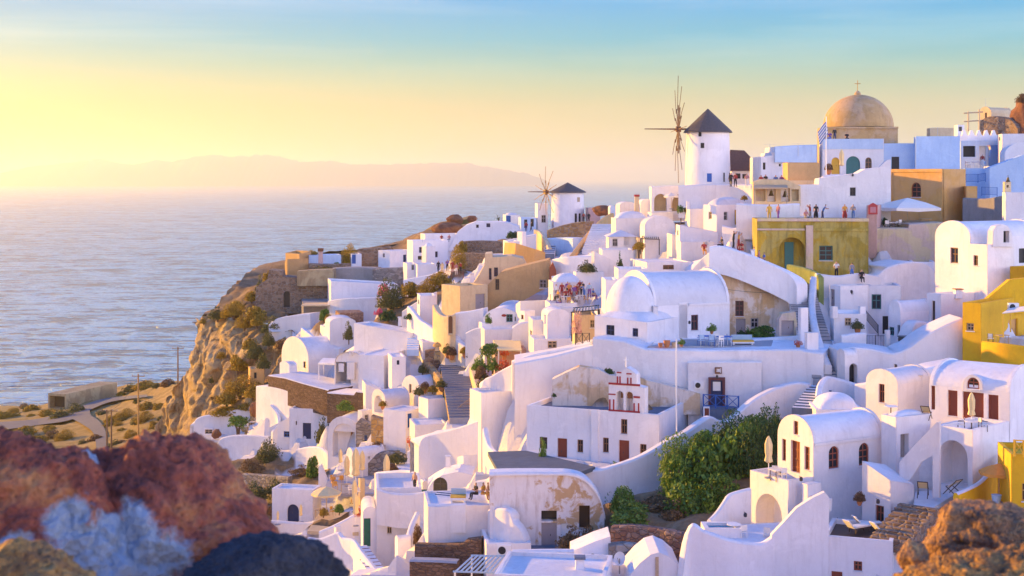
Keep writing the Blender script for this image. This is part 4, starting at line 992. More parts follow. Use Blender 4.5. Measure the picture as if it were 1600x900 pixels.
W('parapet', 'white parapet before the arched doors under the dome', 'wall', [(1280, 283, 300, 164), (1290, 274, 300, 164), (1335, 272, 300, 164), (1360, 266, 300, 164)], .5)
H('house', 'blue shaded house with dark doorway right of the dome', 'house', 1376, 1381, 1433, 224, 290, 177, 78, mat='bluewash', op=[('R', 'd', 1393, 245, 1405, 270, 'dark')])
PW('stair_wall', 'pale wall stepping down below the dark doorway', 'wall', [(1360, 290), (1361, 268), (1374, 261), (1386, 250), (1392, 249), (1392, 290)], 166, 0, .5)
H('house', 'broad flat house tinted shade blue on the skyline right of the dome', 'house', 1428, 1431, 1500, 213, 290, 174, 80, mat='bluewash'); H('roof_hut', 'small cream hut on the roof of the broad shade-blue house', 'hut', 1448, 1453, 1490, 200, 215, 179, 80, mat='cream', reg=False)
def flag(px, pyb, d, hpx, label):
    h = hpx*d/F; c = U(px, pyb, d); root = thing('flagpole', c, label, 'flag'); m_ = MB(); m_.bar(c, c+Vector((0, 0, h)), .06, 'paint_white', 6); m_.build('pole', root)
    m_ = MB(); n = 9; t = c+Vector((0, 0, h*.93)); S = Vector((-.45, .05, -.62)); D = Vector((.15, .03, -1.0))
    for k in range(n): 
        a0 = t+D*(k*.17); a1 = t+D*((k+1)*.17); m_.face([a0, a0+S*2.2, a1+S*2.2, a1], 'cloth_blue' if k % 2 == 0 else 'cloth_white')
    m_.build('cloth', root)
flag(1291, 274, 166, 92, 'blue and white striped flag drooping on its pole before the dome')
antenna(1247, 240, 169, 16, 'thin rooftop aerial on the stepped lavender house')
# ---------------------------------------------------------------- far right skyline
def rock_mesh(name, c, sx, sy, sz, seed, mat, label=None, cat='rock', sub=4, amp=.35, rot=0, parent=None, freq=1.0):
    bm = bmesh.new(); bmesh.ops.create_icosphere(bm, subdivisions=sub, radius=1)
    for v in bm.verts:
        q = v.co*1.3*freq+Vector((seed*7.1, seed*3.3, 0)); n = noise.noise(q)*.6+noise.noise(q*2.3)*.35+noise.noise(q*5.5)*.16+noise.noise(q*12)*.07
        cr = noise.cell_vector(q*1.4)
        v.co *= 1+amp*n+(cr.x-.5)*amp*.15
        v.co = Vector((v.co.x*sx, v.co.y*sy, v.co.z*sz))
    bm.transform(Matrix.Rotation(rot, 4, 'Z')); me = bpy.data.meshes.new(name); bm.to_mesh(me); bm.free(); me.materials.append(MAT[mat])
    me.polygons.foreach_set('use_smooth', [True]*len(me.polygons)); o = bpy.data.objects.new(name, me); COL.objects.link(o); OFF[o.name] = Vector(c)
    if parent is None: o.location = c
    else: o.parent = parent; o.location = Vector(c)-off(parent)
    if label: props(o, label, cat)
    return o
earth('redrock', (.14, .06, .035), (.24, .10, .05), (.32, .17, .09), .6, .9)
rock_mesh('rock_outcrop', U(1604, 200, 205), 2.3, 3, 4.6, 3, 'redrock', 'red-brown rock outcrop on the skyline at the right edge')
plant('brown0', 1597, 160, 204, 20, 14, 'brown scrub growing on the red skyline outcrop')
H('house', 'cream vaulted house with sunlit gable high on the right skyline', 'house', 1530, 1549, 1582, 178, 215, 212, 55, 'vL', 1.15, mat='cream', op=[('L', 'w', 1539, 176, 1542, 186, 'wood_brown')])
W('retaining_wall', 'brown rubble wall below the cream skyline house', 'wall', [(1531, 190, 215, 208), (1545, 182, 215, 207), (1575, 184, 215, 205), (1590, 200, 222, 203)], .8, 'rubble')
def scaffold(label):
    root = thing('timber_frame', U(1515, 200, 208), label, 'timber frame')
    for x, y0, y1 in ((1513, 174, 205), (1530, 171, 204)): m_ = MB(); m_.bar(U(x, y1, 208), U(x, y0, 208), .14, 'cream', 6); m_.build('post', root)
    for y in (177, 190): m_ = MB(); m_.bar(U(1506, y, 208), U(1536, y-2, 208), .1, 'wood_pale', 5); m_.build('beam', root)
scaffold('pale timber frame standing left of the cream skyline house')
H('roof_hut', 'narrow white turret beside the timber frame', 'hut', 1491, 1496, 1507, 195, 235, 195, 60, op=[('R', 'w', 1498, 198, 1503, 205, 'dark')])
sc = [(1500, 232), (1500, 214)]
for k in range(5): x = 1504+11*k; sc += [(x, 214), (x+1, 205), (x+5, 204), (x+6, 213)]
sc += [(1560, 214), (1560, 232)]
PW('crenellated_parapet', 'scalloped white parapet topping the blue skyline terrace', 'parapet', [(1500, 221), (1500, 213)]+[p for k in range(5) for p in ((1503+11.5*k, 212), (1505+11.5*k, 204), (1508+11.5*k, 203), (1511+11.5*k, 211))]+[(1561, 212), (1561, 221)], 188, 3, .4, reg=False)
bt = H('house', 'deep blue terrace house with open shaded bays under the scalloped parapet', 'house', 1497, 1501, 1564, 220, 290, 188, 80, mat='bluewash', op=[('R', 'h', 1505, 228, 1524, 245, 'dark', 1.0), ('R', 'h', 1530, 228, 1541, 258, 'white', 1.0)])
panel(bt, 'R', 1544, 227, 1562, 262, 'cloth_blue', .5, 'blue_awning', .06)
H('house', 'white house with flat sunlit top at the right frame edge of the skyline', 'house', 1558, 1566, 1625, 209, 250, 183, 70, op=[('L', 'w', 1561, 214, 1563, 220, 'dark')])
H('house', 'white rounded house below the skyline at the right frame edge', 'house', 1562, 1570, 1640, 240, 310, 172, 72, 'vR', 1.4, op=[('R', 'w', 1594, 277, 1606, 290, 'wood_brown')])
H('house', 'block tinted shade blue behind the little ochre cube', 'house', 1505, 1509, 1548, 263, 320, 168, 80, mat='bluewash')
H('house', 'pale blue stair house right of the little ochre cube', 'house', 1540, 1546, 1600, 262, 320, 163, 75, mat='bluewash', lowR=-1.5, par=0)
fence('balcony_railing', 'bright blue balcony railing above the little ochre cube', [(1509, 286, 164), (1528, 286, 163), (1540, 284, 162)], 1.0, 'blue')
fence('balcony_railing', 'bright blue railing at the foot of the pale blue stair house', [(1534, 306, 159), (1558, 307, 158)], 1.0, 'blue')
H('chimney_tower', 'cream belfry stub with two small holes beside the plain white cube', 'belfry', 1568, 1570, 1580, 284, 320, 146, 70, mat='cream', op=[('R', 'h', 1573, 289, 1576, 293, 'dark', .2)])
bell(1575, 284, 146, 9, 'dark bell on top of the cream belfry stub')
furn('chair_dark', 1512, 262, 180, 40, 'dark chair on the blue skyline terrace'); furn('table_blue', 1525, 262, 180, 0, 'blue covered table on the blue skyline terrace'); furn('chair_blue', 1536, 263, 179, 200, 'blue chair next to the red parasol pole on the skyline terrace')
# ---------------------------------------------------------------- stair lane and white terraces beside it
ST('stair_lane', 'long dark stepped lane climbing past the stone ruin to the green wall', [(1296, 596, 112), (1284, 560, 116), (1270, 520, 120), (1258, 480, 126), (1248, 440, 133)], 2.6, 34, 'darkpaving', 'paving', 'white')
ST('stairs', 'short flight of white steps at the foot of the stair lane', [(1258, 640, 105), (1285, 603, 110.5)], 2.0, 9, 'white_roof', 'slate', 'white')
PW('ruin_wall', 'old stained stone house front with red-framed window left of the stair lane', 'house', [(1116, 540), (1116, 390), (1145, 398), (1180, 412), (1212, 428), (1240, 455), (1245, 540)], 129, -4, 3, 'oldwall', op=[('w', 1149, 470, 1162, 494, 'maroon'), ('d', 1150, 498, 1165, 528, 'wood_grey'), ('w', 1173, 497, 1185, 512, 'wood_grey')])
W('wall_coping', 'broad white coping running down over the stained stone front', 'wall', [(1108, 386, 400, 128.6), (1125, 384, 401, 128.4), (1150, 391, 408, 128), (1180, 402, 420, 127.6), (1215, 417, 436, 127.2), (1236, 430, 450, 126.8), (1245, 446, 480, 126.4)], 1.6, 'white', reg=False)
PW('gate_shrine', 'small stone gate with gabled top and grey door beside the stair lane', 'gate', [(1217, 528), (1217, 500), (1222, 490), (1243, 487), (1248, 528)], 121, 5, 1, 'palestone', op=[('d', 1221, 501, 1241, 524, 'wood_grey')])
H('gate_pillar', 'tall white square pillar at the bend of the stair lane', 'pillar', 1247, 1251, 1263, 481, 560, 117, 75, par=0); H('gate_pillar', 'stout white pillar at the end of the long terrace wall', 'pillar', 1257, 1261, 1279, 520, 610, 114, 75, par=0)
plant('green0', 1188, 530, 124, 50, 26, 'leafy green shrub at the foot of the stained stone front'); plant('dark0', 1160, 530, 125, 26, 18, 'dark green bush beside the grey door of the stone front')
palm(1170, 530, 124, 24, 'small palm with spiky leaves below the stained stone front', 'leaf_green', 12)
W('garden_wall', 'white curving wall hugging the right side of the stair lane', 'wall', [(1276, 432, 470, 130), (1274, 470, 520, 126), (1277, 500, 560, 121), (1288, 540, 600, 116), (1300, 570, 612, 113)], .6)
W('parapet', 'white parapet in front of the yellow-green hall where people lean', 'wall', [(1276, 427, 455, 130.6), (1310, 431, 450, 131), (1345, 427, 450, 132), (1376, 432, 450, 133)], .5)
H('house', 'small white house with narrow grey door right of the stair lane', 'house', 1296, 1313, 1357, 447, 510, 128, 65, op=[('L', 'd', 1297, 452, 1304, 480, 'wood_grey'), ('R', 'w', 1330, 456, 1333, 460, 'dark')])
H('house', 'pale house in blue shade with one square teal window', 'house', 1349, 1357, 1408, 446, 560, 131, 74, op=[('R', 'w', 1362, 460, 1377, 483, 'teal'), ('R', 'd', 1379, 494, 1388, 522, 'dark')])
W('retaining_wall', 'rounded white wall mass below the cafe terrace', 'wall', [(1368, 432, 480, 134.5), (1385, 419, 478, 134.5), (1405, 412, 476, 135), (1425, 409, 475, 135.5), (1450, 413, 475, 136), (1462, 430, 475, 136)], 4)
H('house', 'white cube peeking above the rounded wall mass', 'house', 1419, 1424, 1461, 409, 440, 139, 75, reg=False)
e5 = H('terrace_house', 'low white terrace house with small dusty window between two posts', 'house', 1297, 1303, 1354, 490, 555, 120, 78, par=.3, op=[('R', 'w', 1320, 497, 1330, 509, 'wood_pale')])
H('gate_pillar', 'short white post at the left end of the low terrace house', 'pillar', 1298, 1301, 1309, 479, 492, 119.5, 78, par=0, found=.3, reg=False); H('gate_pillar', 'short white post at the right end of the low terrace house', 'pillar', 1342, 1344, 1353, 479, 492, 119.8, 78, par=0, found=.3, reg=False)
fence('metal_gate', 'dark metal gate closing the blue shaded yard', [(1354, 549, 117), (1368, 549, 117), (1383, 549, 117)], 1.3, 'iron'); fence('stair_railing', 'thin iron handrail sloping down to the metal gate', [(1352, 500, 126), (1372, 524, 123)], .9, 'iron')
W('garden_wall', 'little white wall left of the metal gate', 'wall', [(1315, 524, 565, 116.5), (1335, 521, 562, 116.5), (1354, 520, 560, 116.8)], .5); H('gate_pillar', 'white post right of the metal gate', 'pillar', 1383, 1385, 1391, 516, 560, 116.5, 75, par=0)
H('house', 'white vaulted house with only the top of its gable in sun beside the metal gate', 'house', 1388, 1407, 1455, 488, 560, 121, 60, 'vL', 1.0, op=[('L', 'w', 1389, 511, 1397, 524, 'teal'), ('L', 'd', 1402, 508, 1407, 530, 'navy')])
H('house', 'little white block with sunlit end and dark slit door', 'house', 1448, 1470, 1525, 460, 520, 121.5, 60, op=[('L', 'd', 1456, 470, 1461, 501, 'wood_dark')])
chimney(1497, 459, 122.5, 12, 8, 'rounded clay vent on the roof of the block with the slit door', 'white', 'terracotta')
W('garden_wall', 'white arched wall in blue shade left of the big sloping wall', 'wall', [(1418, 535, 560, 117), (1428, 508, 560, 117.5), (1440, 502, 560, 118), (1462, 505, 560, 118.5), (1500, 497, 560, 119)], 1.2)
pot(1413, 545, 116, 20, 'tall dark jar standing beside the vaulted house door', 'iron')
W('retaining_wall', 'great white sloping wall below the metal gate rising to the yellow house', 'wall', [(1310, 548, 640, 112.5), (1330, 543, 640, 112.5), (1360, 545, 630, 112.5), (1395, 552, 630, 112), (1420, 543, 625, 112), (1445, 525, 620, 112), (1475, 509, 610, 112), (1504, 497, 600, 112)], 3.5)
H('house', 'tiny white round-backed hut with dark doorway at the lane foot', 'house', 1308, 1320, 1341, 556, 610, 111.5, 70, 'vL', .5, op=[('R', 'ha', 1327, 568, 1340, 600, 'dark', .5)])
W('garden_wall', 'white low wall curling round the foot of the stair lane', 'wall', [(1284, 618, 650, 106), (1287, 600, 650, 107.5), (1296, 589, 650, 109), (1312, 592, 650, 109.5), (1345, 604, 650, 109), (1356, 618, 650, 107)], .5)
H('house', 'pale grey low domed roof squeezed behind the vaulted gable house', 'house', 1262, 1275, 1350, 640, 670, 103, 68, 'domed', 1.0)
W('retaining_wall', 'white house wall below the great sloping wall with blue door', 'wall', [(1335, 600, 660, 107.5), (1360, 597, 660, 106.5), (1400, 590, 650, 105.5), (1450, 575, 640, 105), (1500, 566, 630, 106)], 2)
# ================================================================== middle of the village
m1 = H('house', 'big white barrel-vaulted house with round apse and a tall maroon door', 'house', 985, 1022, 1140, 478, 550, 122, 68, 'vL', 2.9, L=7, op=[('R', 'dg', 1061, 473, 1074, 537, 'maroon'), ('R', 'w', 1080, 492, 1091, 516, 'maroon')])
dome(m1, 985, 486, 122.4, 39, 55, name='apse'); panel(m1, 'R', 1076, 473, 1139, 477, 'white', .1, 'eave', .2)
m1b = H('house', 'white front annex with two navy windows below the round apse', 'house', 929, 1011, 1063, 504, 570, 118, 33, 'domed', .75, lowL=-.35, op=[('L', 'w', 947, 508, 960, 527, 'navy'), ('L', 'w', 988, 513, 997, 526, 'navy')])
chimney(1024, 487, 121, 8, 9, 'small white vent beside the round apse', 'white', 'white_roof')
W('terrace_wall', 'long white terrace wall spanning under the vaulted house', 'wall', [(926, 527, 606, 118), (976, 533, 612, 116.6), (1008, 545, 645, 115.6), (1100, 547, 645, 114.8), (1250, 546, 645, 113.5), (1262, 549, 645, 113), (1287, 552, 645, 112.6)], 9, 'white', 'white_roof', smooth=False)
SL('patio', [(1012, 541), (1160, 541), (1250, 541), (1240, 530), (1070, 530)], 116.2, 'paving', reg=False)
for i, (x, t) in enumerate(((1032, 'short clay amphora at the left on the long terrace wall'), (1042, 'taller clay amphora in the middle on the long terrace wall'), (1053, 'pale clay amphora nearest the maroon door on the long terrace wall'))): pot(x, 543, 115.9, (7, 11, 8)[i], t, ('terracotta', 'terracotta', 'reed')[i])
for i, (x, y, dd, k, rz, t) in enumerate(((1102, 540, 117, 'table_blue', 5, 'blue covered table at the left of the vaulted house terrace'), (1095, 541, 116.6, 'chair_blue', 190, 'blue chair just left of the left terrace table'), (1112, 542, 116.4, 'chair_blue', 170, 'blue chair in front of the left terrace table'), (1122, 539, 117.3, 'chair_white', 30, 'white chair behind the two blue tables'),
        (1132, 541, 116.6, 'table_blue', 20, 'second blue covered table near the middle of the vaulted house terrace'), (1140, 540, 117, 'chair_blue', 80, 'blue chair between the blue table and the yellow bench'), (1125, 542, 116.3, 'chair_white', 200, 'white chair at the front edge by the terrace wall'))): furn(k, x, y, dd, rz, t, s=1.1)
def bench(px, py, d, wpx, label):
    c = U(px, py, d); w = wpx*d/F; root = thing('bench', c, label, 'bench'); m_ = MB(); m_.box(c+Vector((0, 0, .4)), w, .8, .12, 'cloth_yellow'); m_.build('cushion', root)
    m_ = MB(); m_.box(c+Vector((0, 0, .28)), w*1.03, .84, .115, 'paint_white'); m_.build('seat', root)
    for x in (-.42, .42): m_ = MB(); m_.box(c+Vector((x*w, 0, 0)), .12, .7, .28, 'paint_white'); m_.build('leg', root)
    m_ = MB(); m_.box(c+Vector((0, .38, .52)), w*.95, .12, .4, 'cloth_lightblue'); m_.build('backrest', root)
bench(1160, 541, 117.5, 34, 'long white bench with yellow cushion on the vaulted house terrace')
W('garden_wall', 'low white wall closing the right end of the vaulted house terrace', 'wall', [(1178, 531, 550, 120), (1200, 528, 550, 120.5), (1225, 526, 550, 120.5), (1247, 524, 550, 119)], .5)
pot(1112, 522, 119.5, 6, 'small pot with a feathery green plant behind the blue tables', 'terracotta', 'fresh0', 1.6); pot(1247, 545, 115, 7, 'red flower pot in front of the stair lane pillar', 'terracotta', 'redflower', 1.2)
# wall fittings below the long terrace
md = W('garden_wall', 'white lower house front carrying the door with blue railing', 'wall', [(1075, 565, 650, 114.3), (1190, 565, 650, 113.3)], .3, smooth=False)
dw = PW('doorway', 'maroon framed doorway with pale curtain and blue lower half on the white lower front', 'door', [(1107, 641), (1107, 590), (1133, 590), (1133, 641)], 113.7, -5, .25, 'maroon', op=[('d', 1111, 594, 1129, 640, 'navy')], reg=False)
panel(dw, 'L', 1114, 597, 1126, 611, 'cloth_white', -.14, 'curtain', .03)
PW('window_box', 'small brown shuttered window above the maroon doorway', 'window', [(1117, 584), (1117, 574), (1128, 574), (1128, 584)], 113.8, -5, .2, 'wood_brown', op=[('w', 1118, 575, 1127, 583, 'wood_brown')], reg=False)
ac_unit(1092, 607, 114.2, 'white air conditioner left of the maroon doorway', 15)
fence('balcony_railing', 'bright blue crossed railing of the landing before the maroon doorway', [(1099, 637, 112.4), (1118, 638, 112.2), (1136, 639, 112), (1154, 640, 112)], 1.05, 'blue', cross=True, r=.04)
H('landing', 'small dark landing under the blue crossed railing', 'landing', 1097, 1105, 1156, 640, 680, 112, 82, M=2.6, mat='slate', par=0)
PW('doorway', 'narrow red-brown door at the head of the church stairs', 'door', [(1099, 662), (1099, 636), (1109, 636), (1109, 662)], 111.6, -5, .3, 'white', op=[('d', 1101, 638, 1108, 660, 'wood_red')], reg=False)
# ---------------------------------------------------------------- church with belfry
chd = H('church', 'white flat church with grey roof, brown doors and the red-trimmed belfry on its front', 'church', 823, 1030, 1100, 648, 760, 108, 24, roofmat='slate', par=.35,
        op=[('L', 'w', 843, 683, 855, 701, 'wood_dark'), ('L', 'd', 871, 685, 886, 727, 'wood_red'), ('L', 'w', 902, 687, 911, 707, 'wood_brown'), ('L', 'w', 942, 684, 951, 707, 'wood_brown'), ('L', 'd', 967, 688, 983, 728, 'wood_red'), ('L', 'w', 1000, 694, 1010, 716, 'wood_brown'), ('L', 'w', 970, 655, 980, 678, 'wood_brown')])
panel(chd, 'L', 925, 640, 936, 735, 'white', .25, 'buttress')
bl = PW('belfry', 'white stepped belfry with red mouldings and twin arches over the church front', 'belfry', [(951, 646), (951, 602), (963, 600), (963, 583), (971, 579), (979, 574), (987, 579), (994, 585), (995, 603), (1007, 606), (1007, 650)], dep(chd, 'L', 951)+.1, -24, .9, op=[('ha', 963, 611, 974, 643, 'white', .9), ('ha', 978, 612, 989, 645, 'white', .9)], reg=False)
for x0, y0, x1, y1 in ((951, 599, 1000, 602), (951, 615, 962, 617), (990, 619, 1000, 622), (951, 641, 1000, 646), (964, 581, 971, 583), (979, 583, 987, 585)): panel(bl, 'L', x0, y0+(0), x1, y1, 'red', .05, 'red_moulding', .1)
for x0, y0, x1, y1 in ((952, 624, 954, 641), (958, 624, 960, 641), (990, 630, 992, 645), (997, 630, 999, 646), (964, 588, 966, 599), (968, 588, 970, 600), (980, 590, 982, 601), (985, 590, 987, 602)): panel(bl, 'L', x0, y0, x1, y1, 'red', .05, 'red_strip', .1)
panel(bl, 'L', 968, 614, 986, 623, 'wood_brown', -.3, 'bell_beam', .1)
m_ = MB(); c = U(979, 574, 114); c = Vector(bl['root'].location)+Vector((.0, .4, 0)); tz = U(979, 575, dep(chd, 'L', 979)).z; c.z = tz; m_.bar(c, c+Vector((0, 0, .8)), .04, 'paint_white'); m_.bar(c+Vector((-.2, 0, .55)), c+Vector((.2, -.05, .55)), .04, 'paint_white'); m_.build('cross', bl['root'])
PW('ruin_wall', 'stained stone gable wall between the church roof and the long terrace', 'wall', [(863, 648), (863, 593), (885, 582), (905, 573), (935, 577), (952, 586), (1000, 591), (1050, 604), (1094, 616), (1094, 648)], 114.5, -4, 1.2, 'oldwall')
plant('dark0', 952, 584, 115, 18, 12, 'dark tuft growing on the stained gable wall behind the belfry'); plant('dark0', 866, 620, 113.5, 8, 8, 'little dark weed at the left foot of the stained gable wall')
PW('lamp_pole', 'tall thin white pole standing at the right corner of the church', 'pole', [(1056, 690), (1056, 530), (1058, 530), (1058, 690)], 107, 0, .09, 'paint_white', reg=False)
W('stair_wall', 'long white sweeping wall climbing in waves from the cave house to the stair lane', 'wall', [(905, 737, 800, 102.5), (925, 735, 800, 102.6), (950, 731, 800, 102.8), (1000, 714, 790, 103.4), (1040, 692, 780, 104.3), (1075, 674, 760, 105.4), (1098, 658, 745, 106.5), (1112, 651, 740, 107), (1125, 657, 730, 107.3), (1138, 657, 725, 107.6), (1152, 648, 715, 108), (1180, 624, 700, 109), (1215, 606, 690, 110), (1245, 598, 690, 110.4), (1262, 601, 690, 110)], .7)
ST('church_stairs', 'dim stairs between the church flank and the sweeping wall', [(1010, 735, 106), (1060, 695, 108.5), (1105, 662, 111)], 1.6, 16, 'paving', 'slate')
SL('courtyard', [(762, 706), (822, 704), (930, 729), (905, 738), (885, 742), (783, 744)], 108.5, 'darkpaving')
plant('fresh0', 848, 722, 106.8, 14, 34, 'thin young plant against the church wall beside the first window', name='climbing_plant', cat='plant')
for x_ in range(826, 1000, 12):
    d_ = dep(chd, 'L', x_)
    for o_ in (.4, 1.5):
        q = U(x_, 700, d_-o_); q.z = U(762, 706, 108.5).z-.6; CTRL.append((q.x, q.y, q.z, 1))
H('step_block', 'low white ledge at the left end of the church front', 'ledge', 818, 845, 850, 708, 730, 109, 24, par=0, reg=False)
# ---------------------------------------------------------------- tall walls left of the church
W('retaining_wall', 'high pinkish white wall sloping down left of the stained gable', 'wall', [(804, 568, 680, 118.5), (862, 557, 680, 118.5), (926, 540, 660, 118)], 6, smooth=False)
H('house', 'pinkish white house wall with bright sunlit edge left of the church', 'house', 734, 752, 828, 614, 720, 121, 68, par=.2)
W('garden_wall', 'cream sunlit wall with curled end above the pinkish house wall', 'wall', [(752, 604, 626, 124.5), (757, 592, 626, 124.5), (768, 587, 626, 124), (785, 577, 626, 123.5), (806, 566, 626, 122.5)], .8)
W('garden_wall', 'white curved wall dropping into the dark courtyard', 'wall', [(754, 668, 735, 117), (760, 695, 740, 115), (772, 708, 745, 111.5), (780, 722, 755, 108.5), (783, 745, 770, 105)], .5)
W('retaining_wall', 'broad rounded pinkish wall above the terrace with the seated couple', 'wall', [(654, 700, 770, 125), (660, 684, 770, 125), (680, 677, 770, 124.5), (715, 668, 770, 123), (752, 655, 765, 121.5)], 3)
H('house', 'white block with slanted top right of the arched window house', 'house', 715, 724, 746, 712, 770, 118.5, 70, lowL=.4, par=0); W('garden_wall', 'white sloping wall left of the slanted block', 'wall', [(668, 752, 790, 118), (690, 738, 790, 118), (716, 730, 790, 118)], 1.5)
PW('house', 'small white rounded house with a dark arched window above the terrace', 'house', [(660, 800), (662, 782), (667, 766), (676, 752), (690, 743), (716, 737), (738, 742), (743, 757), (746, 800)], 115.5, -3, 3.5, op=[('wa', 677, 746, 699, 776, 'iron')])
H('terrace_house', 'beige-white terrace front with clean edge below the seated couple', 'house', 664, 669, 772, 792, 900, 98.6, 83, L=5, par=.12)
W('garden_wall', 'white rounded corner wall stepping down right of the beige terrace front', 'wall', [(762, 796, 900, 98.2), (772, 794, 900, 97.4), (786, 795, 900, 96.6), (796, 799, 900, 96.3), (801, 813, 900, 96.1), (812, 826, 900, 95.8), (820, 842, 900, 95.6)], .8)
W('parapet', 'stepped white parapet at the back of the seated couple terrace', 'wall', [(742, 752, 800, 104.5), (758, 749, 800, 104), (765, 742, 800, 103.5)], .5)
cv = PW('cave_house', 'old rounded cave house front with peeling plaster and two dark openings', 'house', [(765, 880), (765, 743), (800, 741), (888, 741), (910, 746), (926, 760), (938, 780), (945, 805), (944, 832), (930, 856), (925, 880)], 97.5, 0, 1.3, 'peeling', op=[('h', 846, 798, 870, 814, 'dark', .6), ('d', 846, 817, 870, 857, 'wood_grey'), ('h', 905, 790, 922, 828, 'wood_dark', .8), ('ws', 877, 818, 890, 840, 'paint_white')])
W('wall_coping', 'white rim following the rounded top of the peeling cave house', 'wall', [(764, 739, 744, 97.3), (800, 738, 743, 97.3), (860, 738, 743, 97.3), (890, 739, 744, 97.3), (911, 745, 751, 97.3), (927, 759, 766, 97.3), (939, 780, 787, 97.3), (946, 806, 813, 97.3)], 1.5, found=0, reg=False)
SL('yard', [(822, 864), (930, 864), (950, 850), (930, 846), (830, 850)], 95.5, 'slate')
for x, y, w_, hh, k, t in ((893, 856, 50, 30, 'dry1', 'dry brown bush in front of the peeling cave house'), (935, 850, 26, 24, 'green0', 'small green bush at the right end of the cave house'), (918, 852, 30, 30, 'dry0', 'dry twiggy bush under the dark cave house opening')): plant(k, x, y, 95.3, w_, hh, t)
H('wall_pier', 'ruined stone pier leaning beside the cave house door', 'pier', 820, 826, 845, 805, 880, 98, 78, mat='peeling', par=0, L=1)
# ---------------------------------------------------------------- front roofs
H('house', 'flat white roof in the near centre below the cave house', 'house', 690, 772, 945, 897, 1060, 82, 99, L=5.2, par=.22, found=4)
W('parapet', 'white ledge at the back of the near centre roof', 'wall', [(800, 861, 880, 87.5), (850, 860, 880, 87.6), (897, 860, 880, 87.6)], .5)
PW('house', 'white triangular wall with tiny arched window behind the near centre roof', 'house', [(893, 890), (893, 862), (930, 846), (954, 838), (956, 890)], 89, 0, 2.5, op=[('wa', 922, 865, 930, 881, 'wood_dark')])
chimney(906, 893, 84, 15, 24, 'white chimney with dark cap on the near centre roof')
H('house', 'lower flat roof with blue shade beside the satellite dishes', 'house', 905, 915, 1015, 884, 1030, 86.5, 82, L=2.5, M=2.9, par=.1)
dish(968, 889, 86, 19, 'larger white satellite dish in front of the grey rubble arch'); dish(993, 893, 85.5, 14, 'smaller white satellite dish nearest the gabled wall')
W('rubble_wall', 'grey rubble wall behind the two satellite dishes', 'wall', [(952, 852, 895, 88.5), (975, 850, 895, 88.5), (1000, 855, 895, 88), (1016, 866, 895, 87.5)], .8, 'rubble_grey')
PW('house', 'small white rounded gable house at the bottom edge', 'house', [(974, 1000), (984, 898), (1000, 880), (1016, 867), (1030, 863), (1046, 870), (1062, 884), (1070, 1000)], 83.8, 0, 4)
panel(dict(fL=Face(U(1020, 900, 83.8), Vector((1, 0, 0)), Vector((0, -1, 0)), 9, 9), root=bpy.data.objects['house'] if False else None), 'L', 1024, 870, 1029, 905, 'reed', .1, 'drain_pipe', .1, parent=list(o for o in COL.objects if o.get('label') == 'small white rounded gable house at the bottom edge')[0])
W('rubble_wall', 'reddish dry stone wall under the bare slope and hedge', 'wall', [(954, 823, 862, 92.5), (985, 822, 862, 92), (1020, 826, 866, 91.3), (1050, 831, 870, 90.5), (1076, 838, 874, 90)], .8, 'rubble_red', white=False)
W('rubble_wall', 'brown masonry wall stepping up below the beige terrace front', 'wall', [(648, 851, 925, 97.6), (690, 852, 925, 97.3), (722, 850, 925, 97), (728, 844, 925, 96.9), (752, 841, 925, 96.7)], .8, 'masonry_brown', smooth=False)
W('rubble_wall', 'lower brown masonry wall with pale coping at the bottom edge', 'wall', [(640, 875, 940, 95.6), (680, 876, 940, 95.3), (714, 878, 940, 95)], .9, 'masonry_brown', 'paving')
frame_roof('low slatted blue-grey pergola roof at the bottom edge', [U(708, 893, 90), U(776, 895, 89.4), U(797, 869, 93.2), U(736, 868, 93.8)], 2.3, 'cloth_lightblue', 'paint_white', .08, 'pergola', True)
for i in range(3): pass
ac_unit(788, 867, 93.6, 'white air conditioner below the stepping corner wall', 22, -8)
H('house', 'plain white house beneath the air conditioner', 'house', 752, 760, 830, 850, 930, 95, 84, L=2)
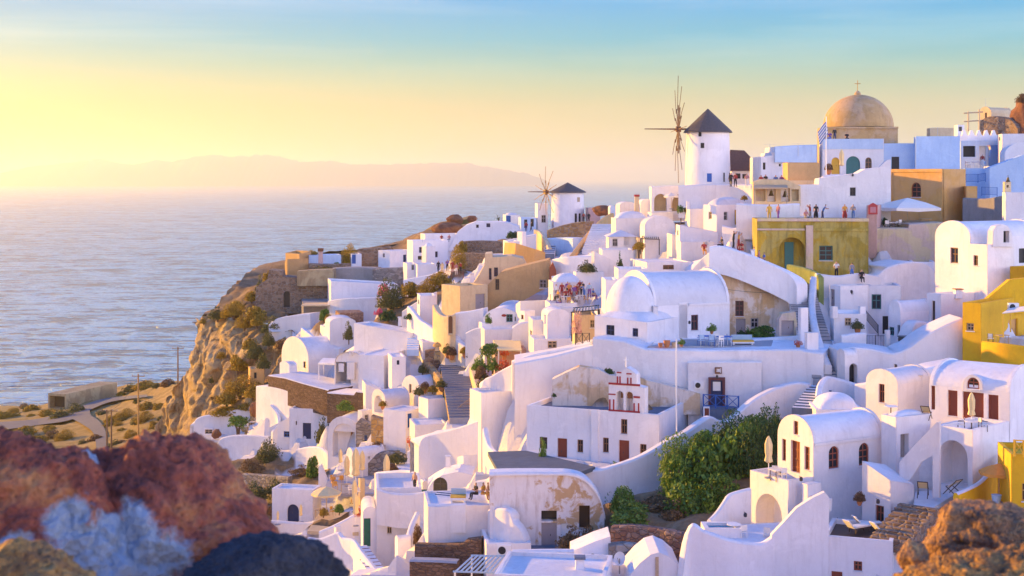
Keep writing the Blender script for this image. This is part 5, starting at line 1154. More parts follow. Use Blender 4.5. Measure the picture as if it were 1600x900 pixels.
# ---------------------------------------------------------------- bare slope, hedge
for p in ((950, 815, 93.5), (1000, 800, 96), (1040, 800, 97), (950, 780, 99), (1000, 772, 101), (1075, 780, 99.5), (1100, 760, 101.5), (1150, 740, 100), (1160, 700, 104), (1200, 690, 105), (1075, 830, 92), (1100, 800, 95)): q = U(*p); CTRL += [(q.x, q.y, q.z, 0), (q.x+.6, q.y+.3, q.z, 0), (q.x-.6, q.y+.2, q.z, 0)]
plant('green_fine', 973, 800, 97.5, 52, 52, 'dark green rosemary-like bush below the sweeping wall'); plant('fresh0', 985, 815, 95, 70, 30, 'yellow-green low bush on the bare slope above the red dry wall'); plant('dry0', 1020, 800, 98, 70, 22, 'reddish dry undergrowth on the bare slope'); plant('dry1', 1055, 812, 95.5, 50, 26, 'tangled dry shrub at the left foot of the hedge')
hd = [(1058, 735, 101.5, 62, 50, 'fresh_fine', 'pale leafy top at the left end of the big hedge'), (1062, 775, 99.5, 66, 72, 'green_fine', 'bright green bush low at the left end of the big hedge'), (1100, 715, 102.5, 60, 50, 'green_fine', 'dense green bush on the upper left crest of the big hedge'), (1105, 762, 99.5, 80, 74, 'green0', 'yellowish green bush in the middle front of the big hedge'),
      (1140, 702, 103.5, 62, 50, 'dark_fine', 'dark green bush on the crest below the wave of the wall'), (1150, 745, 100.5, 84, 80, 'green1', 'broad green bush in the centre of the big hedge'), (1178, 688, 104.5, 60, 46, 'green_fine', 'green bush near the top end of the big hedge'), (1180, 740, 99, 60, 70, 'dark_fine', 'dark bush against the arched terrace block'), (1080, 805, 96.5, 80, 50, 'green1', 'low green bush at the bottom of the hedge above the red dry wall'), (1125, 792, 97.5, 80, 60, 'green_fine', 'bushy green growth left of the stepped pool wall'),
      (1205, 700, 102, 56, 50, 'dark_fine', 'dark bush tucked behind the yellow closed parasol'), (1050, 760, 100.5, 40, 48, 'fresh_fine', 'light green sprays leaning over the sweeping wall')]
for x, y, dd, w_, hh, k, t in hd: plant(k, x, y, dd, w_*1.08, hh*1.12, t, group='bushes of the big hedge', cat='hedge bush')
plant('column_green', 1192, 690, 105.5, 24, 56, 'slim dark cypress-like shrub left of its twin by the lane wall', cat='shrub', name='shrub'); plant('column_green', 1214, 686, 105.8, 20, 54, 'slim dark cypress-like shrub nearest the vaulted gable', cat='shrub', name='shrub')

for x_, d_ in ((650, 93), (700, 93), (750, 92), (700, 89), (760, 89), (650, 88), (820, 91), (880, 91)): q = U(x_, 930, d_); CTRL.append((q.x, q.y, q.z, 1))
# ================================================================== upper centre: windmills and white terraces under them
SPAR = 'pole_wood'
def windmill(label, px, pyb, d, rb, rt, pyt, pyc, hub, spoke, ax, n, roofm, edge=8):
    s = d/F; c = U(px, pyb, d); root = thing('windmill', c, label, 'windmill'); h = (pyb-pyt)*s
    m_ = MB(); m_.lathe(c-Vector((0, 0, 2)), [(rb*s*1.02, 0), (rb*s, 2), (rt*s, h+2)], 'white', 40); m_.build('tower', root, smooth=True)
    m_ = MB(); m_.lathe(c+Vector((0, 0, h)), [(rt*s*1.16, -.12), (rt*s*1.12, .1), (rt*s*.62, (pyt-pyc)*s*.5), (rt*s*.16, (pyt-pyc)*s*.93), (.05, (pyt-pyc)*s*1.06)], roofm, 24); m_.build('roof', root)
    hp = U(hub[0], hub[1], d); a = Vector((-math.cos(rad(ax)), -math.sin(rad(ax)), 0)); e1 = Vector((0, 0, 1)); e2 = a.cross(e1)
    rw = root
    m_ = MB(); m_.bar(Vector((c.x, c.y, hp.z)), U(hub[2], hub[1]-.5, d)+Vector((0, a.y*3, 0)), .16*edge/8, 'wood_brown', 8, .06); m_.bar(hp-a*.3, hp+a*.3, .38*edge/8, 'wood_brown', 10); m_.build('axle', rw)
    tip = U(hub[2], hub[1]-.5, d)
    R_ = spoke*s
    for k in range(n):
        an = 2*math.pi*k/n+.02; dr = e1*math.cos(an)+e2*math.sin(an); m_ = MB()
        m_.bar(hp, hp+dr*R_*.45, .07*edge/8, SPAR, 5); m_.bar(hp+dr*R_*.35+a*.12, hp+dr*R_*(1 if k % 3 == 0 else .88), .042*edge/8, SPAR, 5); sp = m_.build('sail_arm', rw)
    for k in range(n):
        pass
    CTRL.append((c.x, c.y, c.z-.3, 1)); return root, c, s
def on_tower(root, c, s, r0, r1, pyb, pyt, x0, y0, x1, y1, mat, cx, name, d):
    m_ = MB(); fr = []
    for px, py in ((x0, y1), (x1, y1), (x1, y0), (x0, y0)):
        r = lerp(r0, r1, (pyb-py)/(pyb-pyt))*s; xx = (px-cx)*s; q = Vector((xx, -math.sqrt(max(0, r*r-xx*xx)), (pyb-py)*s)); fr.append(q)
    out = [c+q+Vector((q.x, q.y, 0)).normalized()*.05 for q in fr]; inn = [c+q-Vector((q.x, q.y, 0)).normalized()*.3 for q in fr]
    m_.hexa([inn[0], inn[1], out[1], out[0], inn[3], inn[2], out[2], out[3]], mat); m_.build(name, root)
w1, c1, s1 = windmill('tall white windmill with dark conical roof, bare sail spars towards the sea', 1106, 292, 178, 35.5, 33, 206, 172, (1060, 202, 1007), 84, 1.5, 12, 'thatch')
for x0, y0, x1, y1, mt, nm in ((1088, 207, 1092, 214, 'dark', 'window'), (1091, 224, 1096, 232, 'dark', 'window'), (1100, 271, 1107, 284, 'blue', 'door'), (1126, 270, 1138, 284, 'dark', 'door')): on_tower(w1, c1, s1, 35.5, 33, 292, 206, x0, y0, x1, y1, mt, 1106, nm, 178)
SPAR = 'pole_gold'
w2, c2, s2 = windmill('smaller white windmill with low grey cone roof farther down the ridge', 887, 354, 240, 26, 25, 300, 286, (853, 300, 825), 40, 28, 10, 'thatch', 9)
for x0, y0, x1, y1, mt, nm in ((897, 333, 906, 347, 'dark', 'door'), (901, 308, 905, 315, 'wood_pale', 'window')): on_tower(w2, c2, s2, 26, 25, 354, 300, x0, y0, x1, y1, mt, 887, nm, 240)
# thatched house beside the tall mill
th = H('house', 'low white house with big brown thatched roof behind the tall windmill', 'house', 1138, 1143, 1188, 267, 295, 184, 82, M=4, par=0, op=[('R', 'w', 1148, 271, 1157, 279, 'dark'), ('R', 'w', 1160, 272, 1168, 279, 'dark')])
m_ = MB(); A = [th['B'](-.3, -.3, th['h']), th['B'](-.3, th['M']+.4, th['h']), th['B'](th['L']+.3, th['M']+.4, th['h']), th['B'](th['L']+.3, -.3, th['h'])]; q0 = U(1141, 234, 185.5); q1 = U(1163, 235, 185.5)
for f in ([A[0], A[1], q1, q0], [A[1], A[2], q1], [A[2], A[3], q0, q1], [A[3], A[0], q0]): m_.face(f, 'thatch_brown')
m_.build('thatched_roof', th['root'])
W('terrace_wall', 'white terrace wall at the foot of the tall windmill', 'wall', [(1060, 290, 320, 172), (1100, 288, 320, 171), (1145, 288, 320, 170), (1190, 290, 322, 166)], 4)
ac = PW('arched_house', 'white house with two wide open arches on the crest left of the tall windmill', 'house', [(1018, 345), (1018, 292), (1050, 290), (1086, 291), (1086, 345)], 182, -3, 6, op=[('ha', 1022, 303, 1042, 330, 'cream', 2.5), ('ha', 1050, 302, 1081, 330, 'cream', 2.5)])
H('house', 'long low white house right of the two wide arches', 'house', 1080, 1086, 1130, 292, 345, 178, 82)
parasol_open(1049, 327, 178, 26, 26, 'pale open parasol before the two wide arches')
a1 = H('house', 'white house with blue-shaded low dome, sunlit left side and yellow-green door', 'house', 1099, 1120, 1170, 320, 375, 164, 55, 'domed', .9, op=[('L', 'w', 1107, 331, 1112, 342, 'wood_pale'), ('R', 'w', 1131, 331, 1137, 344, 'grey'), ('R', 'd', 1148, 328, 1157, 351, 'cloth_yellow')])
W('garden_wall', 'white wall dipping in a curve before the domed house', 'wall', [(1128, 352, 385, 158), (1148, 356, 385, 157), (1160, 345, 385, 156.5), (1172, 343, 385, 156)], .5)
H('house', 'low white cube left of the domed house', 'house', 1070, 1078, 1106, 326, 365, 168, 65); H('house', 'white sloping-roofed house under the domed house', 'house', 1056, 1062, 1122, 352, 395, 160, 68, lowR=.8, par=.1, op=[('L', 'w', 1058, 360, 1060, 368, 'dark')])
chimney(995, 326, 184, 7, 22, 'slim stained chimney on the crest between the mills', 'cream', 'red'); H('house', 'small white vault left of the slim stained chimney', 'house', 962, 968, 994, 322, 350, 188, 72, 'vR', .6)
H('house', 'white gabled vault just right of the slim stained chimney', 'house', 996, 1001, 1020, 318, 350, 186, 68, 'vR', .6)
H('house', 'blue-shaded broad white roof below the slim stained chimney', 'house', 955, 962, 1016, 341, 390, 180, 74, 'domed', .9); H('house', 'pinkish white cube beside the broad roof', 'house', 1012, 1018, 1052, 332, 372, 178, 74)
H('house', 'rounded white roof like a half barrel left of the thin tree', 'house', 1000, 1007, 1055, 354, 400, 172, 70, 'vR', 1.3); H('house', 'white house whose corner roof tilts behind the thin tree', 'house', 1042, 1050, 1092, 366, 405, 165, 66, lowR=.5, par=.15, op=[('R', 'w', 1083, 376, 1087, 382, 'dark')])
hp = H('house', 'small white house with pyramid canopy and two grey windows', 'house', 947, 951, 993, 370, 400, 176, 76, op=[('R', 'w', 957, 373, 965, 385, 'grey'), ('R', 'w', 975, 369, 984, 383, 'grey')], par=0)
m_ = MB(); A = [hp['B'](-.3, -.3, hp['h']), hp['B'](-.3, hp['M']+.3, hp['h']), hp['B'](hp['L']+.3, hp['M']+.3, hp['h']), hp['B'](hp['L']+.3, -.3, hp['h'])]; t = sum(A, Vector())/4+Vector((0, 0, .8))
for k in range(4): m_.face([A[k], A[(k+1) % 4], t], 'white_roof')
m_.build('canopy_roof', hp['root'])
frame_roof('dark metal pergola between the small houses under the crest', [U(1000, 373, 170), U(1031, 374, 170), U(1030, 369, 173), U(1003, 369, 173)], 1.9, 'iron', 'iron', .06, 'pergola', True)
H('house', 'sunlit cream room behind the dark metal pergola', 'house', 990, 996, 1036, 372, 400, 174, 70, mat='cream')
plant('tree_gold', 998, 404, 166, 22, 26, 'small golden round tree before the white flat-roofed house', 'tree', 'tree'); plant('tree_green', 1064, 345, 172, 12, 26, 'little dark tree under the two wide arches', 'tree', 'tree'); plant('tree_olive', 1072, 340, 171, 10, 16, 'tiny round olive tree near the two wide arches', 'tree', 'tree'); palm(1181, 362, 152, 26, 'palm at the left end of the yellow-green hall', 'leaf_olive'); plant('gold0', 1163, 312, 165, 12, 8, 'golden bush behind the domed house')
hh_ = H('house', 'white house with wide flat roof, round-topped dormer and a brown slit window', 'house', 1008, 1011, 1082, 410, 440, 152, 80, op=[('R', 'w', 1036, 414, 1053, 421, 'wood_brown')], par=.1, L=7)
W('garden_wall', 'white slope-topped wall right of the brown slit window', 'wall', [(1078, 425, 445, 150), (1095, 405, 445, 150), (1112, 390, 440, 149), (1118, 385, 440, 148)], 4); H('house', 'white house with small grey window behind the seated crowd', 'house', 1058, 1064, 1116, 378, 420, 157, 70, op=[('R', 'w', 1102, 376, 1107, 383, 'grey')])
H('house', 'small pinkish white terrace block below the pyramid canopy house', 'house', 936, 941, 990, 390, 420, 166, 76, par=.5); 
# big white slopes in the centre
W('retaining_wall', 'wide lavender white wall right of the tan sloping house', 'wall', [(862, 405, 460, 170), (885, 401, 460, 168), (915, 400, 460, 167), (935, 398, 450, 167)], 5)
PW('garden_wall', 'white sunlit triangular wall beside the golden column shrub', 'wall', [(928, 440), (929, 393), (948, 402), (962, 410), (968, 440)], 160, 38, .5)
plant('column_green', 969, 430, 158, 11, 36, 'golden brown column shrub against the sunlit wall', 'shrub', 'shrub').children[0].data = PLANT['gold0'][0] if False else PLANT['column_green'][0]
plant('olive0', 918, 425, 160, 30, 16, 'olive green plants in the roof bed above the restaurant'); H('planter', 'low white planter wall above the restaurant roof', 'planter', 896, 900, 944, 425, 450, 159.5, 80)
H('house', 'white rounded roof of the restaurant below the planter', 'house', 857, 864, 912, 441, 480, 153, 72, 'domed', .9); H('house', 'white block with sunlit edge left of the round apse', 'house', 940, 946, 966, 437, 480, 140, 60)
H('house', 'white upper room behind the round apse', 'house', 960, 966, 1012, 420, 470, 146, 72)
# stair and golden rubble below the small windmill
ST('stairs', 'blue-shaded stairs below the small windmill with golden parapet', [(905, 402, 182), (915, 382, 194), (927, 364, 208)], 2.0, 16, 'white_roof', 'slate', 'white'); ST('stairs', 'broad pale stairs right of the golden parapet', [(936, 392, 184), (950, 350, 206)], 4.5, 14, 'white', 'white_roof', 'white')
W('stair_wall', 'golden sunlit parapet rising between the two stairs', 'wall', [(892, 404, 415, 180), (905, 388, 410, 185), (920, 368, 390, 198), (935, 350, 372, 210), (950, 338, 355, 222), (965, 330, 345, 228)], .6, 'ochre', reg=False)
W('rubble_wall', 'golden rubble wall under the small windmill', 'wall', [(855, 360, 375, 226), (880, 352, 374, 226), (905, 347, 372, 226), (928, 346, 368, 226)], 1.5, 'rubble_gold')
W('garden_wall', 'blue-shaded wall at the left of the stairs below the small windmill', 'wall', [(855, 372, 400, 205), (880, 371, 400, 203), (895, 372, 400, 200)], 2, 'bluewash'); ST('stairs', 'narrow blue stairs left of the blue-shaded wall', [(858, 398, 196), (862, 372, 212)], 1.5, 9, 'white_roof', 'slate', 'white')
H('house', 'low white house with small pink roof right of the small windmill', 'house', 915, 919, 938, 325, 352, 236, 75, mat='pinkplaster', par=.1); rock_mesh('boulder', U(942, 329, 232), 1.6, 1.6, .9, 9, 'redrock', 'grey-brown boulder top beside the small windmill'); antenna(938, 318, 234, 20, 'single thin aerial mast right of the small windmill')  # the rock shape stands in for a rounded building top
H('house', 'small white hut with pointed top on the lane right of the small windmill', 'house', 950, 953, 962, 326, 345, 226, 60, 'vR', .5)
# ================================================================== left of the centre
t1 = PW('house', 'large tan sloping-topped house wall in the middle of the village', 'house', [(756, 500), (757, 450), (783, 425), (820, 415), (857, 406), (862, 446), (842, 456), (810, 474), (805, 500)], 170, -4, 5, 'tan', op=[('w', 774, 436, 780, 453, 'wood_dark'), ('w', 843, 437, 854, 450, 'wood_grey')])
PW('buttress', 'brown tall pointed slab at the right end of the tan wall', 'buttress', [(858, 448), (859, 418), (864, 410), (869, 422), (870, 448)], 168, 0, 1, 'wood_red', reg=False)
H('house', 'cream cube with sunlit front and a wide grey gate on its right', 'house', 690, 719, 762, 447, 500, 166, 52, mat='cream', op=[('R', 'd', 743, 459, 758, 488, 'wood_grey'), ('R', 'h', 764, 471, 769, 481, 'dark', .3)], roofmat='greyplaster')
PW('house', 'cream house with shaded front and two dark narrow openings above the tan wall', 'house', [(735, 450), (748, 430), (757, 414), (758, 397), (768, 396), (770, 402), (800, 400), (818, 404), (824, 416), (824, 450)], 178, 0, 5, 'cream', op=[('w', 764, 419, 768, 437, 'navy'), ('w', 772, 418, 778, 432, 'navy')])
PW('house', 'golden sunlit ochre wall with slanted top above the tan house', 'house', [(803, 415), (806, 380), (852, 394), (852, 415)], 186, 30, 3, 'ochre')
H('house', 'small white room left of the golden ochre wall', 'house', 786, 793, 812, 377, 410, 190, 60); H('chimney_stub', 'white stub tower with golden side above the ochre wall', 'tower', 808, 816, 822, 362, 390, 200, 55); W('garden_wall', 'golden curved wall with sloping end left of the narrow blue stairs', 'wall', [(834, 358, 385, 208), (842, 362, 385, 207), (850, 374, 388, 204), (856, 388, 398, 200)], .6, 'cream')
W('garden_wall', 'white wall with broad top left of the golden curved wall', 'wall', [(788, 375, 395, 205), (812, 371, 395, 204), (838, 366, 392, 204)], 2)
W('garden_wall', 'cream curving wall with small arched niche below the cream cube', 'wall', [(676, 476, 505, 164), (682, 487, 530, 162.5), (692, 494, 550, 161), (704, 493, 550, 160), (712, 490, 550, 160)], .7, 'cream')
PW('niche', 'narrow brown niche door in the cream curving wall', 'door', [(700, 524), (700, 493), (708, 493), (708, 524)], 159.6, 0, .4, 'cream', op=[('da', 701, 494, 707, 521, 'wood_brown')], reg=False)
W('garden_wall', 'white sunlit lane wall winding down from the cream cube', 'wall', [(636, 478, 500, 172), (645, 488, 512, 170), (655, 500, 522, 168), (668, 508, 530, 166), (684, 522, 545, 164), (686, 545, 560, 162)], .6)
H('house', 'pinkish white house corner above the winding lane wall', 'house', 652, 656, 682, 462, 505, 172, 74, op=[('L', 'w', 653, 468, 655, 476, 'dark')]); W('garden_wall', 'long pinkish wall rising from the lane to the gold bushes', 'wall', [(628, 486, 505, 178), (650, 472, 500, 177), (680, 456, 485, 176)], .6)
# white group with stairs
H('house', 'big white slanted house front with wide blue-shaded roof', 'house', 553, 640, 664, 521, 575, 169, 34, lowL=-.75, par=.15); ST('stairs', 'small white stairs right of the slanted white front', [(645, 548, 164), (646, 520, 172)], 1.4, 8, 'white_roof', 'bluewash', 'white')
H('house', 'white block at the head of the small stairs beside the slanted front', 'house', 655, 660, 686, 535, 580, 163, 70); pot(643, 506, 171, 9, 'round dark potted bush above the small white stairs', 'paint_white', 'dark0', 1.5)
H('house', 'long low white roof under the slanted front', 'house', 560, 600, 664, 556, 590, 164, 20, par=.1)
H('house', 'white big-shouldered vault house with maroon slit on the left cliff edge', 'house', 440, 482, 548, 563, 605, 181, 55, 'vL', 2.7, op=[('L', 'w', 474, 565, 478, 575, 'maroon')]); H('house', 'cream-lit low annex at the sea side of the big-shouldered vault', 'house', 437, 452, 464, 572, 600, 179, 50, 'vL', .5)
H('house', 'white rounded house with maroon door and windows above the brick-coloured walls', 'house', 523, 571, 588, 568, 610, 171, 20, 'vL', 1.35, op=[('L', 'w', 545, 548, 550, 556, 'maroon'), ('L', 'w', 529, 568, 537, 580, 'maroon'), ('L', 'd', 542, 566, 554, 593, 'maroon'), ('L', 'w', 559, 567, 567, 576, 'maroon')])
H('house', 'small white vault with one narrow maroon window next to the stone arch', 'house', 570, 597, 620, 578, 612, 168, 30, 'vL', 1.1, op=[('L', 'w', 584, 564, 588, 573, 'maroon'), ('L', 'd', 573, 583, 578, 600, 'wood_brown')])
H('house', 'stone arch house with bright blue door and long white vault roof', 'house', 597, 617, 675, 584, 606, 165, 25, 'vL', .95, mat='rubble', roofmat='white_roof', op=[('L', 'da', 603, 576, 612, 598, 'blue')])
frame_roof('white beam pergola before the maroon door house', [U(497, 567, 174), U(524, 568, 172), U(535, 560, 177), U(505, 559, 178)], 2.9, 'white_roof', 'paint_white', .2, 'pergola', False)
W('brick_wall', 'reddish masonry wall along the front of the vault house terrace', 'wall', [(419, 586, 606, 177), (445, 590, 612, 174.5), (475, 599, 620, 171.5), (513, 609, 630, 168.5)], 5, 'masonry_brown', 'white_roof', smooth=False); W('brick_wall', 'second reddish masonry wall stepping down to the right', 'wall', [(511, 613, 640, 166.5), (553, 616, 642, 164.5), (556, 611, 642, 164.3), (573, 613, 642, 163.4)], 4, 'masonry_brown', 'white_roof', smooth=False)
H('house', 'white sloping house flank right of the reddish masonry walls', 'house', 566, 571, 604, 600, 660, 161, 62, lowR=1, par=0)
# lower left compound
W('terrace_wall', 'white wall under the reddish masonry at the compound top', 'wall', [(400, 603, 650, 179), (418, 603, 655, 177), (450, 610, 660, 174), (490, 621, 660, 171), (520, 632, 670, 168)], 7, 'white', 'white_roof')
W('garden_wall', 'white outer wall of the lowest compound at the cliff', 'wall', [(303, 668, 695, 187), (308, 653, 695, 187), (340, 646, 690, 186), (370, 640, 680, 185), (398, 633, 665, 184)], .6); PW('niche', 'low window with pale bars in the white outer compound wall', 'window', [(318, 680), (318, 669), (333, 669), (333, 680)], 185.8, 0, .3, 'white', op=[('w', 320, 671, 332, 678, 'wood_pale')], reg=False)
SL('patio', [(330, 688), (400, 684), (440, 672), (400, 655), (330, 660)], 182, 'white_roof')
H('house', 'white cave-like house with navy door and small windows in the lowest compound', 'house', 452, 524, 560, 640, 695, 170, 8, par=.15, op=[('L', 'd', 473, 661, 486, 686, 'navy'), ('L', 'w', 499, 664, 507, 676, 'navy'), ('L', 'w', 462, 658, 464, 664, 'wood_brown')])
H('house', 'white sloping side room with a bright blue hatch in the lowest compound', 'house', 420, 455, 462, 650, 700, 173, 15, lowL=1.6, par=0, op=[('L', 'w', 443, 674, 453, 683, 'blue')]); H('roof_hut', 'tiny white hut with blue door on the compound roof', 'hut', 484, 500, 512, 624, 645, 172, 25, par=.1, reg=False, op=[('L', 'd', 491, 628, 497, 638, 'blue')])
W('garden_wall', 'long white front wall of the lowest compound with rounded end', 'wall', [(338, 696, 714, 179), (345, 685, 716, 178.5), (370, 680, 718, 177.5), (420, 682, 720, 175), (460, 685, 722, 173), (500, 690, 726, 170)], .6); W('garden_wall', 'curled white wall with dark shaded back beside the compound patio', 'wall', [(422, 632, 660, 176), (432, 645, 672, 175), (433, 660, 680, 174), (424, 674, 690, 173.5)], .4)
plant('tree_green', 372, 684, 181, 34, 36, 'bushy green tree on the compound patio', 'tree', 'tree'); plant('redflower', 416, 640, 178.5, 16, 14, 'orange-red flowering shrub by the compound gate'); plant('green0', 432, 634, 177.5, 22, 14, 'green shrub on the white compound terrace'); plant('olive0', 505, 692, 168, 28, 34, 'olive green shrub left of the big open arch', reg=False); plant('fresh0', 540, 640, 163.5, 30, 14, 'fresh green creeper hanging over the second masonry wall')
furn('table_white', 393, 668, 181, 0, 'white patio table among the compound plants'); furn('chair_white', 402, 668, 180.5, 60, 'white patio chair right of the compound table'); furn('chair_white', 385, 672, 180, 250, 'white patio chair left of the compound table')
PW('gate', 'dark wooden gate leaf at the back of the compound patio', 'gate', [(413, 660), (413, 636), (419, 636), (419, 660)], 178.6, 0, .15, 'wood_dark', reg=False); rock_mesh('boulder', U(338, 678, 182.5), .6, .6, .6, 21, 'redrock', 'dark rock standing in the compound patio'); rock_mesh('boulder', U(397, 640, 181), .6, .6, .9, 23, 'redrock', 'upright dark rock by the compound gate')
big = H('house', 'white house with a tall open arch half filled by a brown door', 'house', 512, 558, 602, 676, 725, 159.5, 14, 'vL', 1.75, op=[('L', 'ha', 520, 662, 555, 714, 'white', 1.6)]); panel(big, 'L', 541, 664, 554, 714, 'wood_brown', -1.45, 'door', .06)
PW('ruin_wall', 'grey rubble wall with blue shutters right of the tall open arch', 'wall', [(556, 722), (556, 662), (562, 655), (580, 662), (600, 676), (613, 692), (614, 722)], 157, -6, 1, 'rubble_grey', op=[('w', 569, 680, 574, 696, 'blue'), ('ws', 587, 676, 595, 698, 'blue')]); 
PW('ruin_wall', 'golden rubble wall in the sun behind the blue shutters', 'wall', [(580, 690), (580, 650), (600, 656), (603, 672), (616, 664), (650, 674), (650, 705), (605, 705)], 153, -4, 1.2, 'rubble_gold', op=[('h', 628, 681, 635, 694, 'dark', .5)])
H('house', 'small low white dome house among the closed parasols', 'house', 541, 552, 602, 716, 750, 147, 55, 'vL', 1.0, op=[('R', 'w', 575, 712, 578, 718, 'dark')])
H('house', 'white open-ended vault with golden rim', 'house', 581, 602, 640, 626, 660, 154, 52, 'vL', 1.1, op=[('L', 'ha', 585, 618, 598, 645, 'white', 1.0)]); H('house', 'white pointed vault with a tall slot catching the sun', 'house', 627, 657, 710, 616, 655, 156, 50, 'vL', 1.9, op=[('L', 'w', 639, 600, 643, 614, 'wood_pale')])
H('house', 'white cube with blue door and sunlit edge left of the wide blue stairs', 'house', 599, 634, 664, 643, 690, 148.5, 34, op=[('R', 'd', 637, 646, 644, 668, 'blue'), ('R', 'w', 655, 648, 659, 666, 'navy')], par=.1); H('house', 'white cube with sunlit left side by the foot of the wide blue stairs', 'house', 654, 669, 718, 624, 690, 147, 60, par=.3)
H('house', 'white low bathhouse block below the two cubes', 'house', 640, 648, 700, 664, 710, 143, 66, par=.1); H('water_tank', 'round cream tank in front of the golden rubble wall', 'tank', 611, 618, 627, 694, 712, 150, 50, 'domed', .2, mat='cream')
ST('stairs', 'wide blue-grey stairs between stone walls in the village centre', [(726, 655, 138), (718, 615, 147), (708, 570, 160)], 3.0, 22, 'slate', 'paving', 'rubble_gold')
W('rubble_wall', 'brown rubble wall left of the wide blue stairs', 'wall', [(660, 562, 600, 163), (673, 575, 625, 159), (684, 590, 640, 154), (692, 605, 645, 150)], .7, 'rubble_gold'); W('garden_wall', 'cream-topped wall right of the wide blue stairs', 'wall', [(728, 556, 590, 160), (734, 575, 615, 154), (740, 595, 635, 147), (744, 612, 650, 142), (745, 640, 660, 138)], .6, 'cream')
W('garden_wall', 'blue-shaded sloping wall above the wide blue stairs', 'wall', [(702, 512, 550, 162), (712, 530, 558, 160), (730, 545, 570, 158), (742, 560, 580, 156)], .8)
fence('stair_railing', 'pale wooden handrail at the foot of the wide blue stairs', [(712, 655, 141), (720, 647, 142), (735, 636, 143)], .9, 'wood_pale')
def shrine(px, py, d, label):
    c = U(px, py, d); root = thing('lantern_pillar', c, label, 'pillar'); m_ = MB(); m_.box(c, .7, .7, 1.0, 'rubble_gold'); m_.build('base', root); m_ = MB(); m_.box(c+Vector((0, 0, 1.0)), .5, .5, .5, 'cream'); m_.build('lantern', root); m_ = MB(); m_.lathe(c+Vector((0, 0, 1.5)), [(.5, 0), (.42, .3), (.1, .5)], 'ochre', 10); m_.build('cap', root)
shrine(683, 562, 160, 'small golden lantern pillar at the head of the wide blue stairs')
PW('ruin_wall', 'dark rubble wall with open doorway behind the lantern pillar', 'wall', [(664, 575), (664, 548), (680, 545), (692, 550), (694, 575)], 162, 0, .8, 'rubble')
for x, y, dd, k, t in ((700, 560, 159, 'olive0', 'potted olive shrub by the lantern pillar'), (706, 563, 158.5, 'brown0', 'potted dry shrub beside the stair head'), (727, 560, 157.5, 'gold0', 'golden potted shrub on the right of the stair head'), (736, 566, 156.5, 'olive0', 'potted olive shrub against the cream-topped wall')): pot(x, y, dd, 10, t, 'terracotta', k, 1.1)
# blue-white group in front of the cream cube
H('house', 'white rounded house front with teal window and a red oval sign', 'house', 754, 812, 830, 503, 540, 158, 8, 'vL', 1.55, op=[('L', 'w', 791, 491, 801, 503, 'teal'), ('L', 'w', 804, 495, 807, 502, 'grey')])
def oval(px, py, d, label):
    c = U(px, py, d); m_ = MB(); f_ = [c+Vector((.28*math.cos(6.283*k/16), 0, .15*math.sin(6.283*k/16))) for k in range(16)]; g_ = [p+Vector((0, .12, 0)) for p in f_]; m_.face(f_, 'cloth_red'); m_.face(g_[::-1], 'cloth_red')
    for k in range(16): m_.face([f_[k], f_[(k+1) % 16], g_[(k+1) % 16], g_[k]], 'cloth_red')
    o = m_.build('sign', None, c); props(o, label, 'sign')
oval(787.5, 493, 157.3, 'red oval sign on the white rounded house front')
W('garden_wall', 'white wall with raised panel left of the red oval sign', 'wall', [(711, 489, 545, 161), (730, 487, 545, 160.5), (755, 482, 545, 160)], 2); H('terrace_house', 'white terrace box below the red oval sign', 'house', 750, 757, 828, 515, 550, 152, 76, par=.3); H('planter', 'white cube planter left of the red oval sign', 'planter', 748, 753, 768, 504, 530, 155, 70, par=.05)
plant('fresh0', 763, 505, 155.4, 13, 14, 'bright green plant on the white cube planter'); plant('green0', 741, 530, 157, 9, 9, 'small green plant by the white panel wall'); W('garden_wall', 'white low wall curving below the panel wall', 'wall', [(727, 520, 550, 156), (742, 513, 550, 155.5), (756, 512, 550, 155)], .6)
frame_roof('beige awning roof on a white post beside the dark green tree', [U(778, 546, 143), U(815, 547, 142), U(813, 532, 150), U(770, 531, 151)], 2.4, 'cloth_sand', 'paint_white', .12, 'pergola', False)
H('house', 'shaded pink wall under the beige awning', 'house', 768, 773, 822, 545, 600, 147, 78, mat='pinkplaster'); plant('tree_green', 763, 575, 145, 30, 40, 'dark green round tree beside the beige awning', 'tree', 'tree'); 
for i, (x, y, k, t) in enumerate(((748, 578, 'fresh0', 'light green bush at the left of the terrace garden'), (770, 578, 'fresh1', 'yellow-green bush under the dark green tree'), (788, 578, 'redflower', 'orange flowering bush below the beige awning'), (752, 592, 'brown0', 'brown bush hanging over the terrace garden wall'), (757, 606, 'olive1', 'olive bush at the foot of the terrace garden wall'))): plant(k, x, y, 142-i*.8, 26, 20, t)
H('house', 'white house with sunlit left edge below the slatted pergola', 'house', 826, 834, 898, 530, 570, 139, 64, par=.3, op=[('R', 'w', 856, 533, 870, 544, 'reed')]); H('house', 'white tower-like block left of the restaurant terrace', 'house', 826, 832, 872, 500, 545, 144, 66, op=[('L', 'w', 828, 516, 831, 530, 'wood_pale')]); H('house', 'white upright block with round-topped roof under the restaurant', 'house', 846, 855, 890, 494, 540, 141, 60, 'vR', .7); H('house', 'pale terrace house holding up the restaurant', 'house', 852, 859, 902, 474, 520, 148, 70, par=.5)
H('house', 'white cube left of the restaurant with sloping top', 'house', 806, 813, 862, 470, 520, 156, 70, lowL=.5, par=.2); H('house', 'narrow white wall block with brown window above the terrace box', 'house', 812, 820, 836, 486, 530, 152, 55, op=[('L', 'w', 814, 492, 818, 499, 'wood_brown')])
